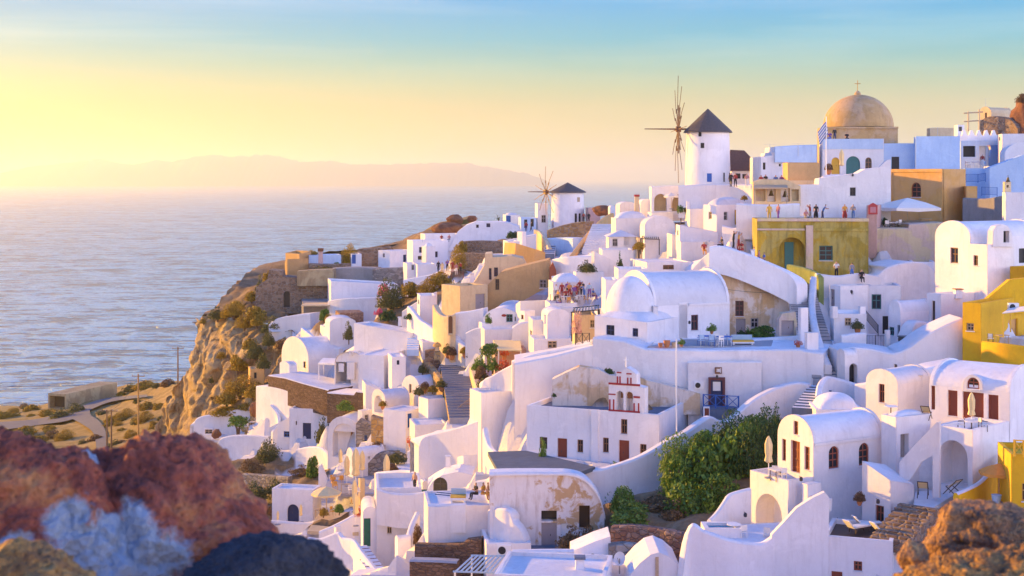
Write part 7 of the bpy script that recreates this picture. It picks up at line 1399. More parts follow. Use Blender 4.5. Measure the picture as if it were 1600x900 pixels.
# ================================================================== people
P = [ # column, row of feet, distance, pose, top, legs, hair, facing, label
 (1202, 345, 141, 'stand', 'cloth_yellow', 'cloth_yellow', 'hair_fair', 0, 'person in yellow standing at the left corner of the yellow-green hall roof'),
 (1216, 345, 141, 'walk', 'cloth_pink', 'cloth_purple', 'hair_brown', 120, 'person in pink top and purple trousers walking on the hall roof below the bells'),
 (1259, 346, 140.5, 'sit', 'cloth_pink', 'cloth_grey', 'hair_dark', 200, 'person in pink sitting low on the hall roof left of the standing group'),
 (1266, 345, 142, 'photo', 'cloth_red', 'cloth_grey', 'hair_dark', 60, 'person in red raising a camera in the group on the hall roof'),
 (1275, 345, 141, 'skirt', 'cloth_black', 'cloth_black', 'hair_dark', 10, 'person in a long black dress in the middle of the hall roof'),
 (1285, 345, 141.3, 'lean', 'cloth_blue', 'navy', 'hair_dark', 250, 'person in blue bending forward beside the black dress on the hall roof'),
 (1320, 345, 141, 'skirt', 'cloth_orange', 'cloth_red', 'hair_brown', 180, 'person in an orange dress near the right end of the hall roof'),
 (1333, 345, 141.2, 'bent', 'cloth_grey', 'cloth_blue', 'hair_dark', 150, 'person in grey top with folded arms right of the orange dress'),
 (1307, 436, 131.8, 'bent', 'cloth_white', 'cloth_black', 'hair_dark', 160, 'person in white shirt with folded arms before the yellow-green hall'),
 (1331, 438, 131.8, 'stand', 'cloth_grey', 'cloth_blue', 'hair_brown', 20, 'person in grey seen from behind right of the white shirt'),
 (1346, 441, 131.8, 'sit', 'cloth_black', 'cloth_black', 'hair_dark', 180, 'person in black crouching behind the white parapet before the hall'),
 (1129, 390, 129, 'sit', 'cloth_black', 'cloth_black', 'hair_dark', 100, 'person in black sitting on the broad coping above the stained stone front'),
 (1146, 389, 129.4, 'photo', 'cloth_black', 'cloth_black', 'hair_brown', 270, 'person in black with arms raised on the broad coping'),
 (1154, 391, 129.3, 'photo', 'cloth_orange', 'cloth_red', 'hair_fair', 250, 'person in orange raising a camera right of the one in black'),
 (1160, 397, 129, 'sit', 'cloth_red', 'cloth_red', 'hair_brown', 120, 'person in red sitting at the bend of the broad coping'),
 (1100, 398, 131, 'sit', 'cloth_red', 'cloth_orange', 'hair_brown', 180, 'person in red sitting alone left of the broad coping'),
 (1178, 413, 133, 'stand', 'cloth_grey', 'navy', 'hair_dark', 90, 'first person of the row descending the lane under the hall, in grey'),
 (1186, 418, 133, 'walk', 'cloth_pink', 'cloth_blue', 'hair_dark', 90, 'person in faded pink in the row descending the lane'),
 (1194, 422, 132.6, 'bent', 'cloth_blue', 'cloth_black', 'hair_dark', 100, 'person in blue in the row descending the lane'),
 (1202, 427, 132, 'sit', 'cloth_red', 'cloth_pink', 'hair_dark', 120, 'lowest person in the lane row, sitting in red and pink'),
 (1142, 292, 168.5, 'stand', 'cloth_black', 'cloth_black', 'hair_dark', 150, 'person in black at the right foot of the tall windmill'),
 (1149, 292, 168.5, 'stand', 'cloth_red', 'cloth_black', 'hair_dark', 200, 'person in dark red beside the one in black at the tall windmill'),
 (1167, 293, 167, 'bent', 'cloth_pink', 'cloth_white', 'hair_brown', 180, 'person in pale pink below the thatched house'),
 (1189, 290, 161, 'sit', 'cloth_red', 'cloth_black', 'hair_dark', 180, 'seated person in dark red behind the reed roof left end'),
 (1196, 289, 161, 'sit', 'cloth_black', 'cloth_black', 'hair_dark', 190, 'seated person in black behind the reed roof'),
 (1212, 290, 161, 'sit', 'cloth_blue', 'cloth_black', 'hair_dark', 170, 'seated person in blue behind the reed roof'),
 (1221, 290, 161, 'sit', 'cloth_purple', 'cloth_black', 'hair_dark', 180, 'seated person in purple behind the reed roof near the tan block'),
 (1297, 221, 172.5, 'sit', 'cloth_purple', 'cloth_blue', 'hair_dark', 150, 'seated person in purple on the blue parapet roof under the dome'),
 (1304, 221, 172.5, 'stand', 'cloth_black', 'navy', 'hair_dark', 200, 'person in black standing on the blue parapet roof under the dome'),
 (1323, 222, 172.5, 'sit', 'cloth_black', 'cloth_black', 'hair_dark', 180, 'lone seated person in the middle of the blue parapet roof'),
 (1547, 246, 184, 'photo', 'cloth_sand', 'cloth_blue', 'hair_fair', 100, 'person in sand colours on the blue skyline terrace'),
 (1535, 262, 178, 'stand', 'cloth_red', 'cloth_white', 'hair_dark', 160, 'person in a red shirt on the blue skyline terrace'),
 (745, 780, 100.8, 'sit', 'cloth_black', 'cloth_black', 'hair_fair', 120, 'person in black vest sitting at the left of the terrace couple'),
 (754, 780, 100.6, 'sit', 'cloth_yellow', 'cloth_orange', 'hair_dark', 240, 'person in yellow sitting opposite the black vest on the terrace'),
 (761, 780, 100.4, 'sit', 'skin', 'cloth_orange', 'hair_brown', 260, 'bare-shouldered person at the right end of the terrace group'),
 (648, 768, 119, 'stand', 'skin', 'cloth_black', 'hair_brown', 140, 'person in black shorts standing on the green mat'),
 (912, 348, 236, 'stand', 'cloth_red', 'cloth_black', 'hair_dark', 180, 'person in dark red right of the small windmill door'),
 (920, 348, 236, 'stand', 'cloth_black', 'cloth_black', 'hair_dark', 150, 'person in black second from the small windmill door'),
 (864, 356, 236, 'stand', 'cloth_blue', 'navy', 'hair_dark', 90, 'person in blue at the left foot of the small windmill'),
 (822, 362, 236, 'stand', 'cloth_red', 'navy', 'hair_dark', 180, 'person in red before the blue-shaded doorways on the ridge'),
 (830, 362, 236, 'walk', 'cloth_black', 'cloth_black', 'hair_brown', 100, 'person in black walking before the blue-shaded doorways'),
 (690, 378, 230, 'sit', 'cloth_red', 'cloth_grey', 'hair_dark', 180, 'seated person in red on the open roof terrace of the ridge'), (702, 378, 230, 'sit', 'cloth_pink', 'cloth_grey', 'hair_dark', 160, 'seated person in pink on the open roof terrace of the ridge'),
 (685, 426, 199, 'stand', 'cloth_black', 'cloth_black', 'hair_dark', 160, 'person in black at the left end of the crowd beside the gold bush'), (691, 428, 199, 'stand', 'cloth_sand', 'cloth_sand', 'hair_fair', 200, 'person in sand clothes second in the crowd beside the gold bush'), (699, 424, 199, 'bent', 'cloth_purple', 'cloth_black', 'hair_dark', 180, 'person in purple in the crowd beside the gold bush'), (707, 426, 198, 'stand', 'cloth_red', 'cloth_red', 'hair_dark', 170, 'person in red in the crowd beside the gold bush'), (713, 430, 197, 'stand', 'cloth_pink', 'cloth_white', 'hair_brown', 200, 'person in pink and white in the crowd beside the gold bush'), (720, 428, 197, 'photo', 'cloth_red', 'cloth_black', 'hair_dark', 150, 'person in red raising a camera at the right end of the gold bush crowd'),
 (869, 468, 151, 'stand', 'cloth_white', 'cloth_grey', 'hair_dark', 180, 'person in white at the left end of the restaurant crowd'), (878, 466, 151, 'stand', 'cloth_red', 'cloth_red', 'hair_dark', 170, 'person in all red in the restaurant crowd'), (884, 469, 150, 'sit', 'cloth_red', 'cloth_black', 'hair_brown', 190, 'seated person in red at the front of the restaurant crowd'), (890, 466, 151, 'bent', 'cloth_orange', 'cloth_red', 'hair_dark', 160, 'person in orange in the middle of the restaurant crowd'), (897, 470, 150, 'stand', 'cloth_purple', 'cloth_grey', 'hair_dark', 200, 'person in purple in the restaurant crowd'), (906, 462, 151.5, 'stand', 'cloth_red', 'cloth_black', 'hair_brown', 180, 'tall person in red at the back of the restaurant crowd'), (913, 468, 150, 'lean', 'cloth_blue', 'cloth_blue', 'hair_dark', 120, 'person in bright blue bending over in the restaurant crowd'), (921, 466, 150.5, 'stand', 'cloth_lightblue', 'cloth_purple', 'hair_dark', 190, 'person in light blue at the right end of the restaurant crowd'), (876, 480, 148.5, 'sit', 'cloth_black', 'cloth_purple', 'hair_dark', 90, 'person in black lounging on the parapet under the restaurant'),
]
for x, y, d, pose, top, legs, hair, fc, lab in P: person(x, y, d, pose, lab, top, legs, hair, fc)
m_ = MB(); c = U(655, 768, 118.5); m_.box(c, 1.5, .9, .06, 'green_paint', .2); props(m_.build('mat', None, c), 'green mat at the feet of the person in black shorts', 'mat')
# ================================================================== restaurant corner at lower left
bl_ = H('house', 'white low house with navy arched door at the lower left end of the village', 'house', 425, 489, 502, 766, 850, 140, 12, par=.2, op=[('L', 'da', 449, 788, 467, 816, 'navy')])
W('parapet', 'cream sunlit parapet before the navy arched door', 'wall', [(421, 814, 870, 137.5), (440, 815, 870, 137), (480, 817, 870, 136), (500, 808, 860, 135.5), (520, 806, 855, 135)], .5, 'white'); W('garden_wall', 'cream low wall around the umbrella terrace', 'wall', [(498, 831, 864, 128.4), (520, 822, 862, 128.4), (540, 812, 860, 128.5), (552, 806, 858, 128.6), (566, 806, 855, 128.8)], .5)
PW('house_wall', 'blue-shaded triangular wall flank left of the closed parasols', 'wall', [(497, 770), (498, 728), (502, 726), (512, 752), (516, 770)], 146, 0, .6)
parasol_open(510, 812, 135, 48, 52, 'cream open parasol on the umbrella terrace', 'cloth_sand'); parasol_closed(556, 822, 126, 52, 'cream closed parasol standing nearest the green door', 'cloth_sand')
for x, y, d, h, t in ((434, 820, 136.5, 22, 'small cream closed parasol left of the navy arched door'), (470, 816, 137, 28, 'cream closed parasol right of the navy arched door'), (532, 735, 150, 34, 'cream closed parasol highest in the row below the tall open arch'), (542, 760, 141, 48, 'cream closed parasol at the left front of the parasol row'), (556, 768, 138, 68, 'tallest cream closed parasol in the middle of the parasol row'), (566, 752, 142, 48, 'cream closed parasol beside the low dome house'), (604, 770, 131, 60, 'cream closed parasol before the white terrace wall'), (554, 800, 130, 50, 'cream closed parasol behind the umbrella terrace wall')): parasol_closed(x, y, d, h, t, 'cloth_sand')
W('garden_wall', 'white terrace wall behind the closed parasols', 'wall', [(586, 738, 790, 131), (600, 737, 790, 130), (640, 736, 790, 128), (660, 752, 790, 124)], .5)
H('gate_pillar', 'cream square pillar beside the tallest parasol', 'pillar', 560, 563, 570, 748, 785, 137, 60, mat='cream', par=0); H('gate_pillar', 'white pillar with sunlit edge at the parasol terrace corner', 'pillar', 585, 588, 596, 740, 780, 131, 60, par=0)
SL('terrace_floor', [(505, 770), (590, 772), (640, 745), (560, 735), (515, 742)], 140, 'paving'); SL('terrace_floor', [(480, 830), (560, 832), (570, 800), (500, 800)], 129, 'cream')
for i, (x, y, d, k, rz, t) in enumerate(((520, 756, 142, 'chair_wood', 30, 'wooden chair with orange cushion left of the small table'), (527, 755, 142, 'table_wood', 0, 'wooden table with orange cushioned chairs below the parasols'), (533, 756, 141.5, 'chair_wood', 200, 'wooden chair with orange cushion right of the small table'), (524, 765, 139.5, 'chair_wood', 180, 'wooden chair with orange cushion in front of the small table'), (540, 768, 139, 'table_wood', 10, 'long wooden table at the front of the parasol terrace'), (560, 775, 137, 'chair_white', 170, 'white chair at the foot of the tallest parasol'), (548, 772, 138, 'chair_white', 20, 'white chair next to the long wooden table'), (520, 806, 133, 'chair_wood', 60, 'wooden chair beneath the cream open parasol'), (500, 808, 134, 'table_wood', 0, 'wooden table beneath the cream open parasol'))): furn(k, x, y, d, rz, t)
for x, y, d, w_, h, k, t in ((620, 722, 138, 34, 16, 'olive0', 'olive hedge bush above the white terrace wall'), (612, 737, 134, 26, 12, 'brown0', 'reddish bush behind the white terrace wall'), (505, 805, 132, 16, 14, 'gold0', 'dry golden grass clump by the umbrella pole'), (530, 800, 131, 18, 16, 'green0', 'spiky green plant beside the umbrella terrace'), (562, 806, 129, 20, 16, 'redflower', 'orange flowers beside the green door house'), (574, 795, 128, 16, 14, 'gold1', 'golden bush below the cream pillar')): plant(k, x, y, d, w_, h, t)
gd = H('house', 'small white vaulted porch with tall green door', 'house', 564, 567, 590, 803, 870, 117.2, 78, 'vR', .6, M=1.6, L=2, op=[('R', 'd', 568, 810, 579, 854, 'green_paint')])
fh = H('house', 'tall white house with one small side window beside the green door', 'house', 586, 588, 659, 763, 905, 117, 84, L=6, par=.4, op=[('R', 'w', 605, 818, 612, 834, 'wood_pale')])
ST('stairs', 'small white stairs with brown risers below the green door', [(592, 896, 108.5), (560, 853, 115)], 1.4, 8, 'white_roof', 'wood_brown', 'white')
W('garden_wall', 'bluish white wall stepping down in front of the small stairs', 'wall', [(480, 840, 925, 116), (498, 842, 925, 115.6), (515, 836, 925, 115.3), (527, 832, 925, 115), (535, 840, 925, 114.5), (550, 844, 925, 113.5), (560, 858, 925, 112), (577, 880, 925, 110), (592, 900, 930, 108.5)], .4); H('gate_pillar', 'rounded sunlit pillar on the bluish white wall', 'pillar', 522, 525, 533, 824, 850, 115.6, 55, par=0); PW('niche', 'pale shuttered window in the bluish white wall', 'window', [(490, 872), (490, 852), (504, 852), (504, 872)], 115.2, -8, .3, 'white', op=[('ws', 492, 854, 502, 870, 'paint_white')], reg=False)
H('house', 'white sunlit rounded stub wall right of the small window', 'house', 617, 622, 642, 846, 910, 108, 60, 'vL', .4); W('garden_wall', 'white curved wall at the bottom edge under the small stairs', 'wall', [(545, 900, 930, 106.5), (590, 896, 930, 105.8), (625, 880, 930, 105), (642, 872, 930, 104.5)], 2)
W('stair_wall', 'white slanting wall between the tall white house and the beige terrace front', 'wall', [(656, 800, 890, 112.5), (650, 815, 890, 112), (644, 835, 890, 111), (640, 855, 890, 110)], .5); plant('brown0', 652, 850, 110.5, 16, 30, 'brown plant squeezed between the two white house fronts'); 
# ================================================================== rocks at the photographer's feet
def rock_mat(name, c1, c2, c3, sc, lichen=None, lc=(.62, .64, .66)):
    m, nt, b = mk(name); tcn = nt.nodes.new('ShaderNodeTexCoord'); p = wpos(nt)
    n = noise_t(nt, p, sc, 9, .68, .6); n2 = noise_t(nt, p, sc*6, 6, .7); v = nd(nt, 'ShaderNodeTexVoronoi'); v.inputs['Scale'].default_value = sc*9; nt.links.new(p, v.inputs['Vector'])
    col = ramp(nt, n, [(.3, c1), (.5, c2), (.7, c3)]); col = mixc(nt, .6, col, n2, 'OVERLAY')
    pit = ramp(nt, v.outputs['Distance'], [(.1, (.35, .3, .3)), (.35, (1, 1, 1))]); col = mixc(nt, .7, col, pit, 'MULTIPLY')
    if lichen:
        for c, r_ in lichen:
            sb = nt.nodes.new('ShaderNodeVectorMath'); sb.operation = 'DISTANCE'; nt.links.new(p, sb.inputs[0]); sb.inputs[1].default_value = c
            ma = nd(nt, 'ShaderNodeMath', operation='MULTIPLY_ADD'); nz = nd(nt, 'ShaderNodeMath', operation='MULTIPLY_ADD'); nt.links.new(n2, nz.inputs[0]); nz.inputs[1].default_value = .45; nt.links.new(n, nz.inputs[2]); nt.links.new(nz.outputs[0], ma.inputs[0]); ma.inputs[1].default_value = r_*1.6; nt.links.new(sb.outputs['Value'], ma.inputs[2])
            f = ramp(nt, ma.outputs[0], [(min(.98, r_*1.95), (1, 1, 1)), (min(1, r_*2.25), (0, 0, 0))])
            col = mixc(nt, f, col, mixc(nt, n2, lc, [x*.72 for x in lc]))
    nt.links.new(col, b.inputs['Base Color']); b.inputs['Roughness'].default_value = .9
    ad = nd(nt, 'ShaderNodeMath', operation='ADD'); nt.links.new(n2, ad.inputs[0]); nt.links.new(v.outputs['Distance'], ad.inputs[1]); bump(nt, b, ad.outputs[0], .9, .03)
D0 = 7.0
lp = [(tuple(U(110, 815, D0-.42)), .13), (tuple(U(190, 850, D0-.48)), .19), (tuple(U(265, 885, D0-.5)), .19), (tuple(U(330, 905, D0-.5)), .14), (tuple(U(150, 890, D0-.5)), .22), (tuple(U(20, 880, D0-.6)), .13), (tuple(U(140, 712, D0-.2)), .05)]
rock_mat('red_lava', (.06, .018, .02), (.31, .085, .05), (.56, .27, .10), 3.0, lp, (.36, .44, .54)); rock_mat('black_lava', (.018, .020, .03), (.035, .04, .055), (.07, .075, .09), 4); rock_mat('gold_lava', (.07, .04, .03), (.34, .18, .06), (.66, .40, .12), 5); rock_mat('brown_lava', (.05, .03, .028), (.36, .19, .09), (.66, .38, .14), 6)
def boulder(c, sx, sy, sz, seed, mat, label, planes=15, top=None, rough=.15, sub=6, extra=()):
    r = random.Random(seed); N = [(Vector((r.gauss(0, 1), r.gauss(0, 1), r.gauss(0, 1))).normalized(), r.uniform(.66, .95)) for _ in range(planes)]
    if top: N.append((Vector((r.uniform(-.1, .1), r.uniform(-.1, .1), 1)).normalized(), top))
    N += [(Vector(a).normalized(), b_) for a, b_ in extra]
    bm = bmesh.new(); bmesh.ops.create_icosphere(bm, subdivisions=sub, radius=1)
    for v in bm.verts:
        u = v.co.normalized(); R_ = 1.0
        for n_, d_ in N:
            t = u.dot(n_)
            if t > .05: R_ = min(R_, d_/t)
        q = u*2.0+Vector((seed*3.7, seed, 0)); n = noise.noise(q)*.7+noise.noise(q*2.7)*.45+noise.noise(q*6.5)*.30+noise.noise(q*15)*.16+noise.noise(q*34)*.08
        cz = noise.voronoi(q*2.2)[0]; n -= max(0, .12-(cz[1]-cz[0]))*2.5
        R_ *= 1+rough*n; v.co = Vector((u.x*R_*sx, u.y*R_*sy, u.z*R_*sz))
    me = bpy.data.meshes.new('boulder'); bm.to_mesh(me); bm.free(); me.materials.append(MAT[mat]); me.polygons.foreach_set('use_smooth', [True]*len(me.polygons))
    o = bpy.data.objects.new('boulder', me); COL.objects.link(o); o.location = c; OFF[o.name] = Vector(c); return props(o, label, 'rock')
boulder(U(240, 880, D0), .60, .55, .66, 41, 'red_lava', 'big red-purple lava boulder with a pale blue-white lichen patch at the lower left', extra=(((.75, -.1, .65), .80), ((-.35, -.6, .7), .86)))
boulder(U(140, 880, D0-.12), .50, .50, .58, 46, 'red_lava', 'middle red lava boulder wedged behind the pale lichen patch at the lower left')
boulder(U(10, 850, D0-.15), .62, .5, .56, 44, 'red_lava', 'lower red lava boulder at the left frame edge')
boulder(U(400, 945, 6.2), .46, .4, .30, 47, 'black_lava', 'blue-black lava rock at the bottom in front of the red boulder')
boulder(U(20, 955, 5.4), .36, .3, .28, 49, 'gold_lava', 'golden brown rock in the bottom left corner', rough=.16)
boulder(U(1560, 868, 7.4), .50, .42, .36, 52, 'brown_lava', 'brown flat-topped lava boulder with golden rim at the lower right', top=.66, rough=.14, extra=(((-.9, -.3, .1), .80), ((-.1, -1, -.25), .72)))
boulder(U(1590, 985, 6.7), .70, .42, .42, 55, 'gold_lava', 'golden pitted rock in the bottom right corner', rough=.18, extra=(((-.6, -.3, .7), .72),))
boulder(U(1428, 872, 7.1), .085, .1, .085, 57, 'brown_lava', 'small reddish stone wedged left of the brown lava boulder', sub=4)
mb = MB(); rr = random.Random(5); n = 24; vs = []
for i in range(n):
    for j in range(10):
        x = -5+10*i/(n-1); y = 3.0+4.9*j/9; z = CZ-2.45-.12*abs(noise.noise(Vector((x*1.5, y*1.5, 0))))-(.9 if j == 9 else 0)-(25 if j == 9 and False else 0); vs.append((x, y, z))
vs2 = [(v[0], v[1], v[2]) for v in vs]; 
mb.raw(vs2, [(i*10+j, (i+1)*10+j, (i+1)*10+j+1, i*10+j+1) for i in range(n-1) for j in range(9)], 'brown_lava')
for i in range(n-1): a = Vector(vs2[i*10+9]); b_ = Vector(vs2[(i+1)*10+9]); mb.face([a, a+Vector((0, 4, -30)), b_+Vector((0, 4, -30)), b_], 'brown_lava')
o = mb.build('rocky_ledge', None, smooth=True); o['kind'] = 'structure'
# ================================================================== restaurant terrace and other small things
W('parapet', 'low white parapet in front of the restaurant crowd', 'wall', [(858, 474, 486, 148.5), (875, 478, 490, 148), (895, 480, 492, 148), (928, 476, 488, 149)], .4)
for i, (x, y, d, k, rz, t) in enumerate(((866, 470, 150.5, 'table_cloth', 0, 'restaurant table at the left end of the crowd'), (882, 474, 149.5, 'table_cloth', 20, 'restaurant table in front of the red seated guest'), (894, 475, 149.5, 'table_wood', 10, 'wooden restaurant table in the middle of the crowd'), (908, 472, 150, 'table_cloth', 0, 'restaurant table before the guest in bright blue'), (924, 470, 150.5, 'table_wood', 0, 'wooden restaurant table at the right end of the crowd'), (872, 474, 149.5, 'chair_dark', 90, 'dark chair beside the left restaurant table'), (888, 477, 149, 'chair_wood', 200, 'wooden chair before the middle restaurant table'), (902, 475, 149.4, 'chair_dark', 150, 'dark chair between two restaurant tables'), (916, 474, 149.6, 'chair_wood', 100, 'wooden chair near the right end of the restaurant'))): furn(k, x, y, d, rz, t)
for x, y, d, pose, top, legs, hair, fc, lab in ((873, 470, 150, 'sit', 'cloth_orange', 'cloth_black', 'hair_brown', 120, 'seated person in orange at the left restaurant table'), (893, 471, 150, 'sit', 'cloth_red', 'cloth_grey', 'hair_dark', 220, 'second seated person in red in the restaurant middle'), (901, 468, 151, 'stand', 'cloth_red', 'cloth_red', 'hair_dark', 150, 'standing person all in dark red behind the middle table'), (910, 464, 151.4, 'bent', 'cloth_black', 'cloth_black', 'hair_dark', 200, 'person in black next to the tall one in red'), (887, 464, 151.8, 'stand', 'cloth_purple', 'cloth_black', 'hair_brown', 180, 'person in purple and black at the back of the restaurant'), (926, 468, 150.8, 'sit', 'cloth_blue', 'cloth_purple', 'hair_dark', 240, 'seated person in blue at the right end table'),
        (556, 786, 132, 'sit', 'cloth_red', 'cloth_orange', 'hair_dark', 140, 'seated person in red under the parasol row'), (520, 760, 141, 'sit', 'cloth_orange', 'cloth_orange', 'hair_brown', 200, 'seated person in orange at the small parasol table')): person(x, y, d, pose, lab, top, legs, hair, fc)
def wall_lamp(px, py, d, label):
    c = U(px, py, d); root = thing('wall_lamp', c, label, 'lamp'); m_ = MB(); m_.bar(c+Vector((0, .3, .05)), c+Vector((0, -.12, .05)), .03, 'iron'); m_.build('bracket', root); m_ = MB(); m_.lathe(c+Vector((0, -.14, -.16)), [(.07, 0), (.11, .04), (.11, .2), (.04, .28)], 'iron', 10); m_.build('lantern', root)
for x, y, d, t in ((1251, 747, 88.9, 'dark wall lamp at the right of the tall red-brown gable door'), (1310, 812, 90.2, 'dark wall lamp low on the side wall of the vaulted house'), (1371, 782, 86.6, 'dark wall lamp above the small brown door by the stone steps'), (1164, 803, 88.6, 'dark wall lamp between the plunge pool and the tall arch'), (1120, 588, 113.3, 'dark lamp between the small shuttered window and the maroon doorway'), (1077, 503, 121.8, 'black lantern between the tall maroon door and the side window'), (1330, 455, 127.2, 'dark lamp on the small white house right of the stair lane'), (1332, 270+3, 149, 'dark lamp under the edge of the stepped lavender wall'), (1399, 571, 105.2, 'dark lamp on the white wall behind the round-topped gable')): wall_lamp(x, y, d, t)
for x, y, d, w_, h, t in ((1176, 398, 128.5, 6, 8, 'tiny white vent on the broad coping'), (700, 625, 147.5, 6, 8, 'small white chimney on the cube at the foot of the wide blue stairs'), (625, 504, 171, 6, 9, 'small white chimney on the slanted house front'), (853, 500, 142, 6, 8, 'small white chimney on the upright block under the restaurant'), (738, 436, 176, 6, 9, 'little cream chimney beside the cream house'), (1075, 322, 166, 5, 8, 'small white chimney on the low cube left of the domed house'), (1030, 352, 176, 5, 7, 'tiny white chimney on the pinkish cube'), (1437, 595, 99, 8, 10, 'white chimney behind the round-topped gable'), (700, 722, 117, 8, 10, 'white chimney on the rounded house with the dark arched window'), (560, 556, 172, 5, 8, 'small white chimney behind the maroon door house')): chimney(x, y, d, w_, h, t, 'white', 'white_roof')
for x, y, d, h, t in ((1465, 213, 178, 14, 'thin aerial on the broad shade-blue house'), (1540, 166, 213, 12, 'thin aerial on the cream skyline house'), (1203, 237, 171, 12, 'thin aerial at the left of the stepped lavender house'), (745, 345, 234, 10, 'thin aerial on the pinkish long house'), (660, 376, 222, 10, 'thin aerial on the house with two dark ridge windows')): antenna(x, y, d, h, t)
def cable(label, a, b_, sag, pts=10):
    A, B = U(*a), U(*b_); m_ = MB(); P_ = [A.lerp(B, i/pts)-Vector((0, 0, sag*4*(i/pts)*(1-i/pts))) for i in range(pts+1)]; m_.tube(P_, .02, 'iron', 4); o = m_.build('cable', None, A); props(o, label, 'cable')
cable('thin cable strung from the tall golden pole to the bare pole', (216, 587, 235), (278, 545, 262), 1.5); cable('thin cable from the double pole to the tall golden pole', (167, 643, 240), (216, 588, 235), 1.2); cable('thin cable drooping across the stained stone front', (1120, 450, 128.5), (1238, 458, 127.5), .15)
# ================================================================== small steps, ledges and pots between the houses of the centre
H('house', 'tiny white block with dark window above the grey rubble wall', 'house', 559, 566, 581, 642, 676, 158, 46, op=[('R', 'w', 570, 648, 576, 660, 'wood_grey')], par=.1)
W('rubble_wall', 'low brown curved rubble wall behind the row of closed parasols', 'wall', [(575, 722, 745, 148), (592, 708, 740, 148.5), (612, 705, 738, 148), (632, 713, 736, 146.5), (645, 722, 738, 145)], .7, 'rubble_grey')
W('garden_wall', 'short white wall stub with dark opening below the golden rubble', 'wall', [(636, 705, 735, 144), (650, 703, 735, 143.5), (662, 704, 735, 143)], .6)
PW('niche', 'small black opening in the short white wall stub', 'opening', [(648, 726), (648, 711), (659, 711), (659, 726)], 143.2, -4, .3, 'white', op=[('h', 650, 713, 657, 724, 'dark', .25)], reg=False)
ST('stairs', 'few pale steps rising beside the reddish bush', [(640, 742, 132), (632, 722, 139)], 1.8, 6, 'white_roof', 'slate', 'white')
W('parapet', 'curved white parapet around the green mat', 'wall', [(588, 763, 790, 116.4), (604, 769, 792, 116.2), (625, 772, 795, 116), (648, 771, 795, 115.7), (664, 768, 795, 115.4)], .35, reg=False)
W('parapet', 'low white parapet edge on the beige terrace front left of the seated couple', 'wall', [(668, 788, 797, 98.9), (700, 788, 797, 98.8), (728, 787, 797, 98.7)], .3, reg=False)
ST('stairs', 'white striped steps in front of the dark arched window', [(680, 786, 101.5), (697, 768, 103.3)], 1.2, 6, 'white_roof', 'slate', 'white')
bench(716, 785, 100.6, 24, 'white bench with pale cushion left of the seated couple')
for x, y, d, h, t, c, l in ((643, 700, 146, 9, 'clay pot with red flowers by the short white wall stub', 'terracotta', 'redflower'), (664, 614, 151, 8, 'clay pot beside the sunlit pointed vault', 'terracotta', 'brown0'), (690, 612, 150, 9, 'clay pot with olive shrub at the edge of the wide blue stairs', 'terracotta', 'olive0'), (701, 630, 146.5, 7, 'small white pot on the cube by the wide blue stairs', 'paint_white', 'green0'), (598, 640, 153, 7, 'clay pot in front of the open-ended vault', 'terracotta', 'gold0'), (845, 732, 106.5, 8, 'clay pot at the left end of the church front', 'terracotta', 'green0'), (960, 737, 104.8, 7, 'small pot beside the right church door', 'paint_white', 'fresh0'), (788, 562, 145.5, 8, 'clay pot under the beige awning post', 'terracotta', 'redflower'), (1065, 543, 116.3, 6, 'small pot beneath the tall maroon door', 'terracotta', 'fresh0'), (1340, 522, 118.5, 10, 'pot with leafy plant before the low terrace house', 'terracotta', 'olive0')): pot(x, y, d, h, t, c, l, 1.2)
W('garden_wall', 'white stepped ledge below the white cube of the restaurant', 'wall', [(800, 512, 545, 150), (812, 505, 545, 150), (826, 503, 545, 150)], .8); W('garden_wall', 'white low wall across the lane under the wide lavender wall', 'wall', [(862, 432, 450, 160), (880, 430, 450, 160), (900, 432, 450, 160)], .6)
W('garden_wall', 'white slanted wall joining the slanted front to the vault house', 'wall', [(548, 556, 585, 172), (570, 552, 585, 171.5), (600, 556, 585, 170.5)], .8); H('house', 'small white box with one slit beside the long low roof', 'house', 606, 612, 634, 558, 585, 160, 60, par=.1, op=[('R', 'w', 620, 563, 624, 570, 'navy')])
fence('balcony_railing', 'brown timber railing before the crowd beside the gold bush', [(688, 433, 196), (705, 434, 195.5), (724, 435, 195)], .9, 'wood_red')
for i, (x, y, d, w_, h, k, t) in enumerate(((655, 616, 150, 22, 12, 'olive0', 'olive shrub at the foot of the sunlit pointed vault'), (676, 612, 150, 20, 12, 'gold0', 'golden shrub between two pots by the wide blue stairs'), (648, 698, 145, 18, 16, 'redflower', 'reddish flowering shrub before the golden rubble wall'), (590, 700, 150, 24, 10, 'brown0', 'brown shrub on top of the curved rubble wall'), (1000, 620, 113, 26, 8, 'brown1', 'dry weeds at the foot of the stained gable wall'), (660, 582, 160, 18, 14, 'olive1', 'olive shrub before the dark rubble doorway'), (748, 622, 138, 18, 14, 'gold0', 'golden shrub below the terrace garden wall'))): plant(k, x, y, d, w_, h, t)
W('garden_wall', 'white low wall curving in front of the tall open arch', 'wall', [(462, 702, 735, 167), (482, 698, 735, 165.5), (500, 700, 738, 163.5), (514, 712, 745, 161.5)], .5)
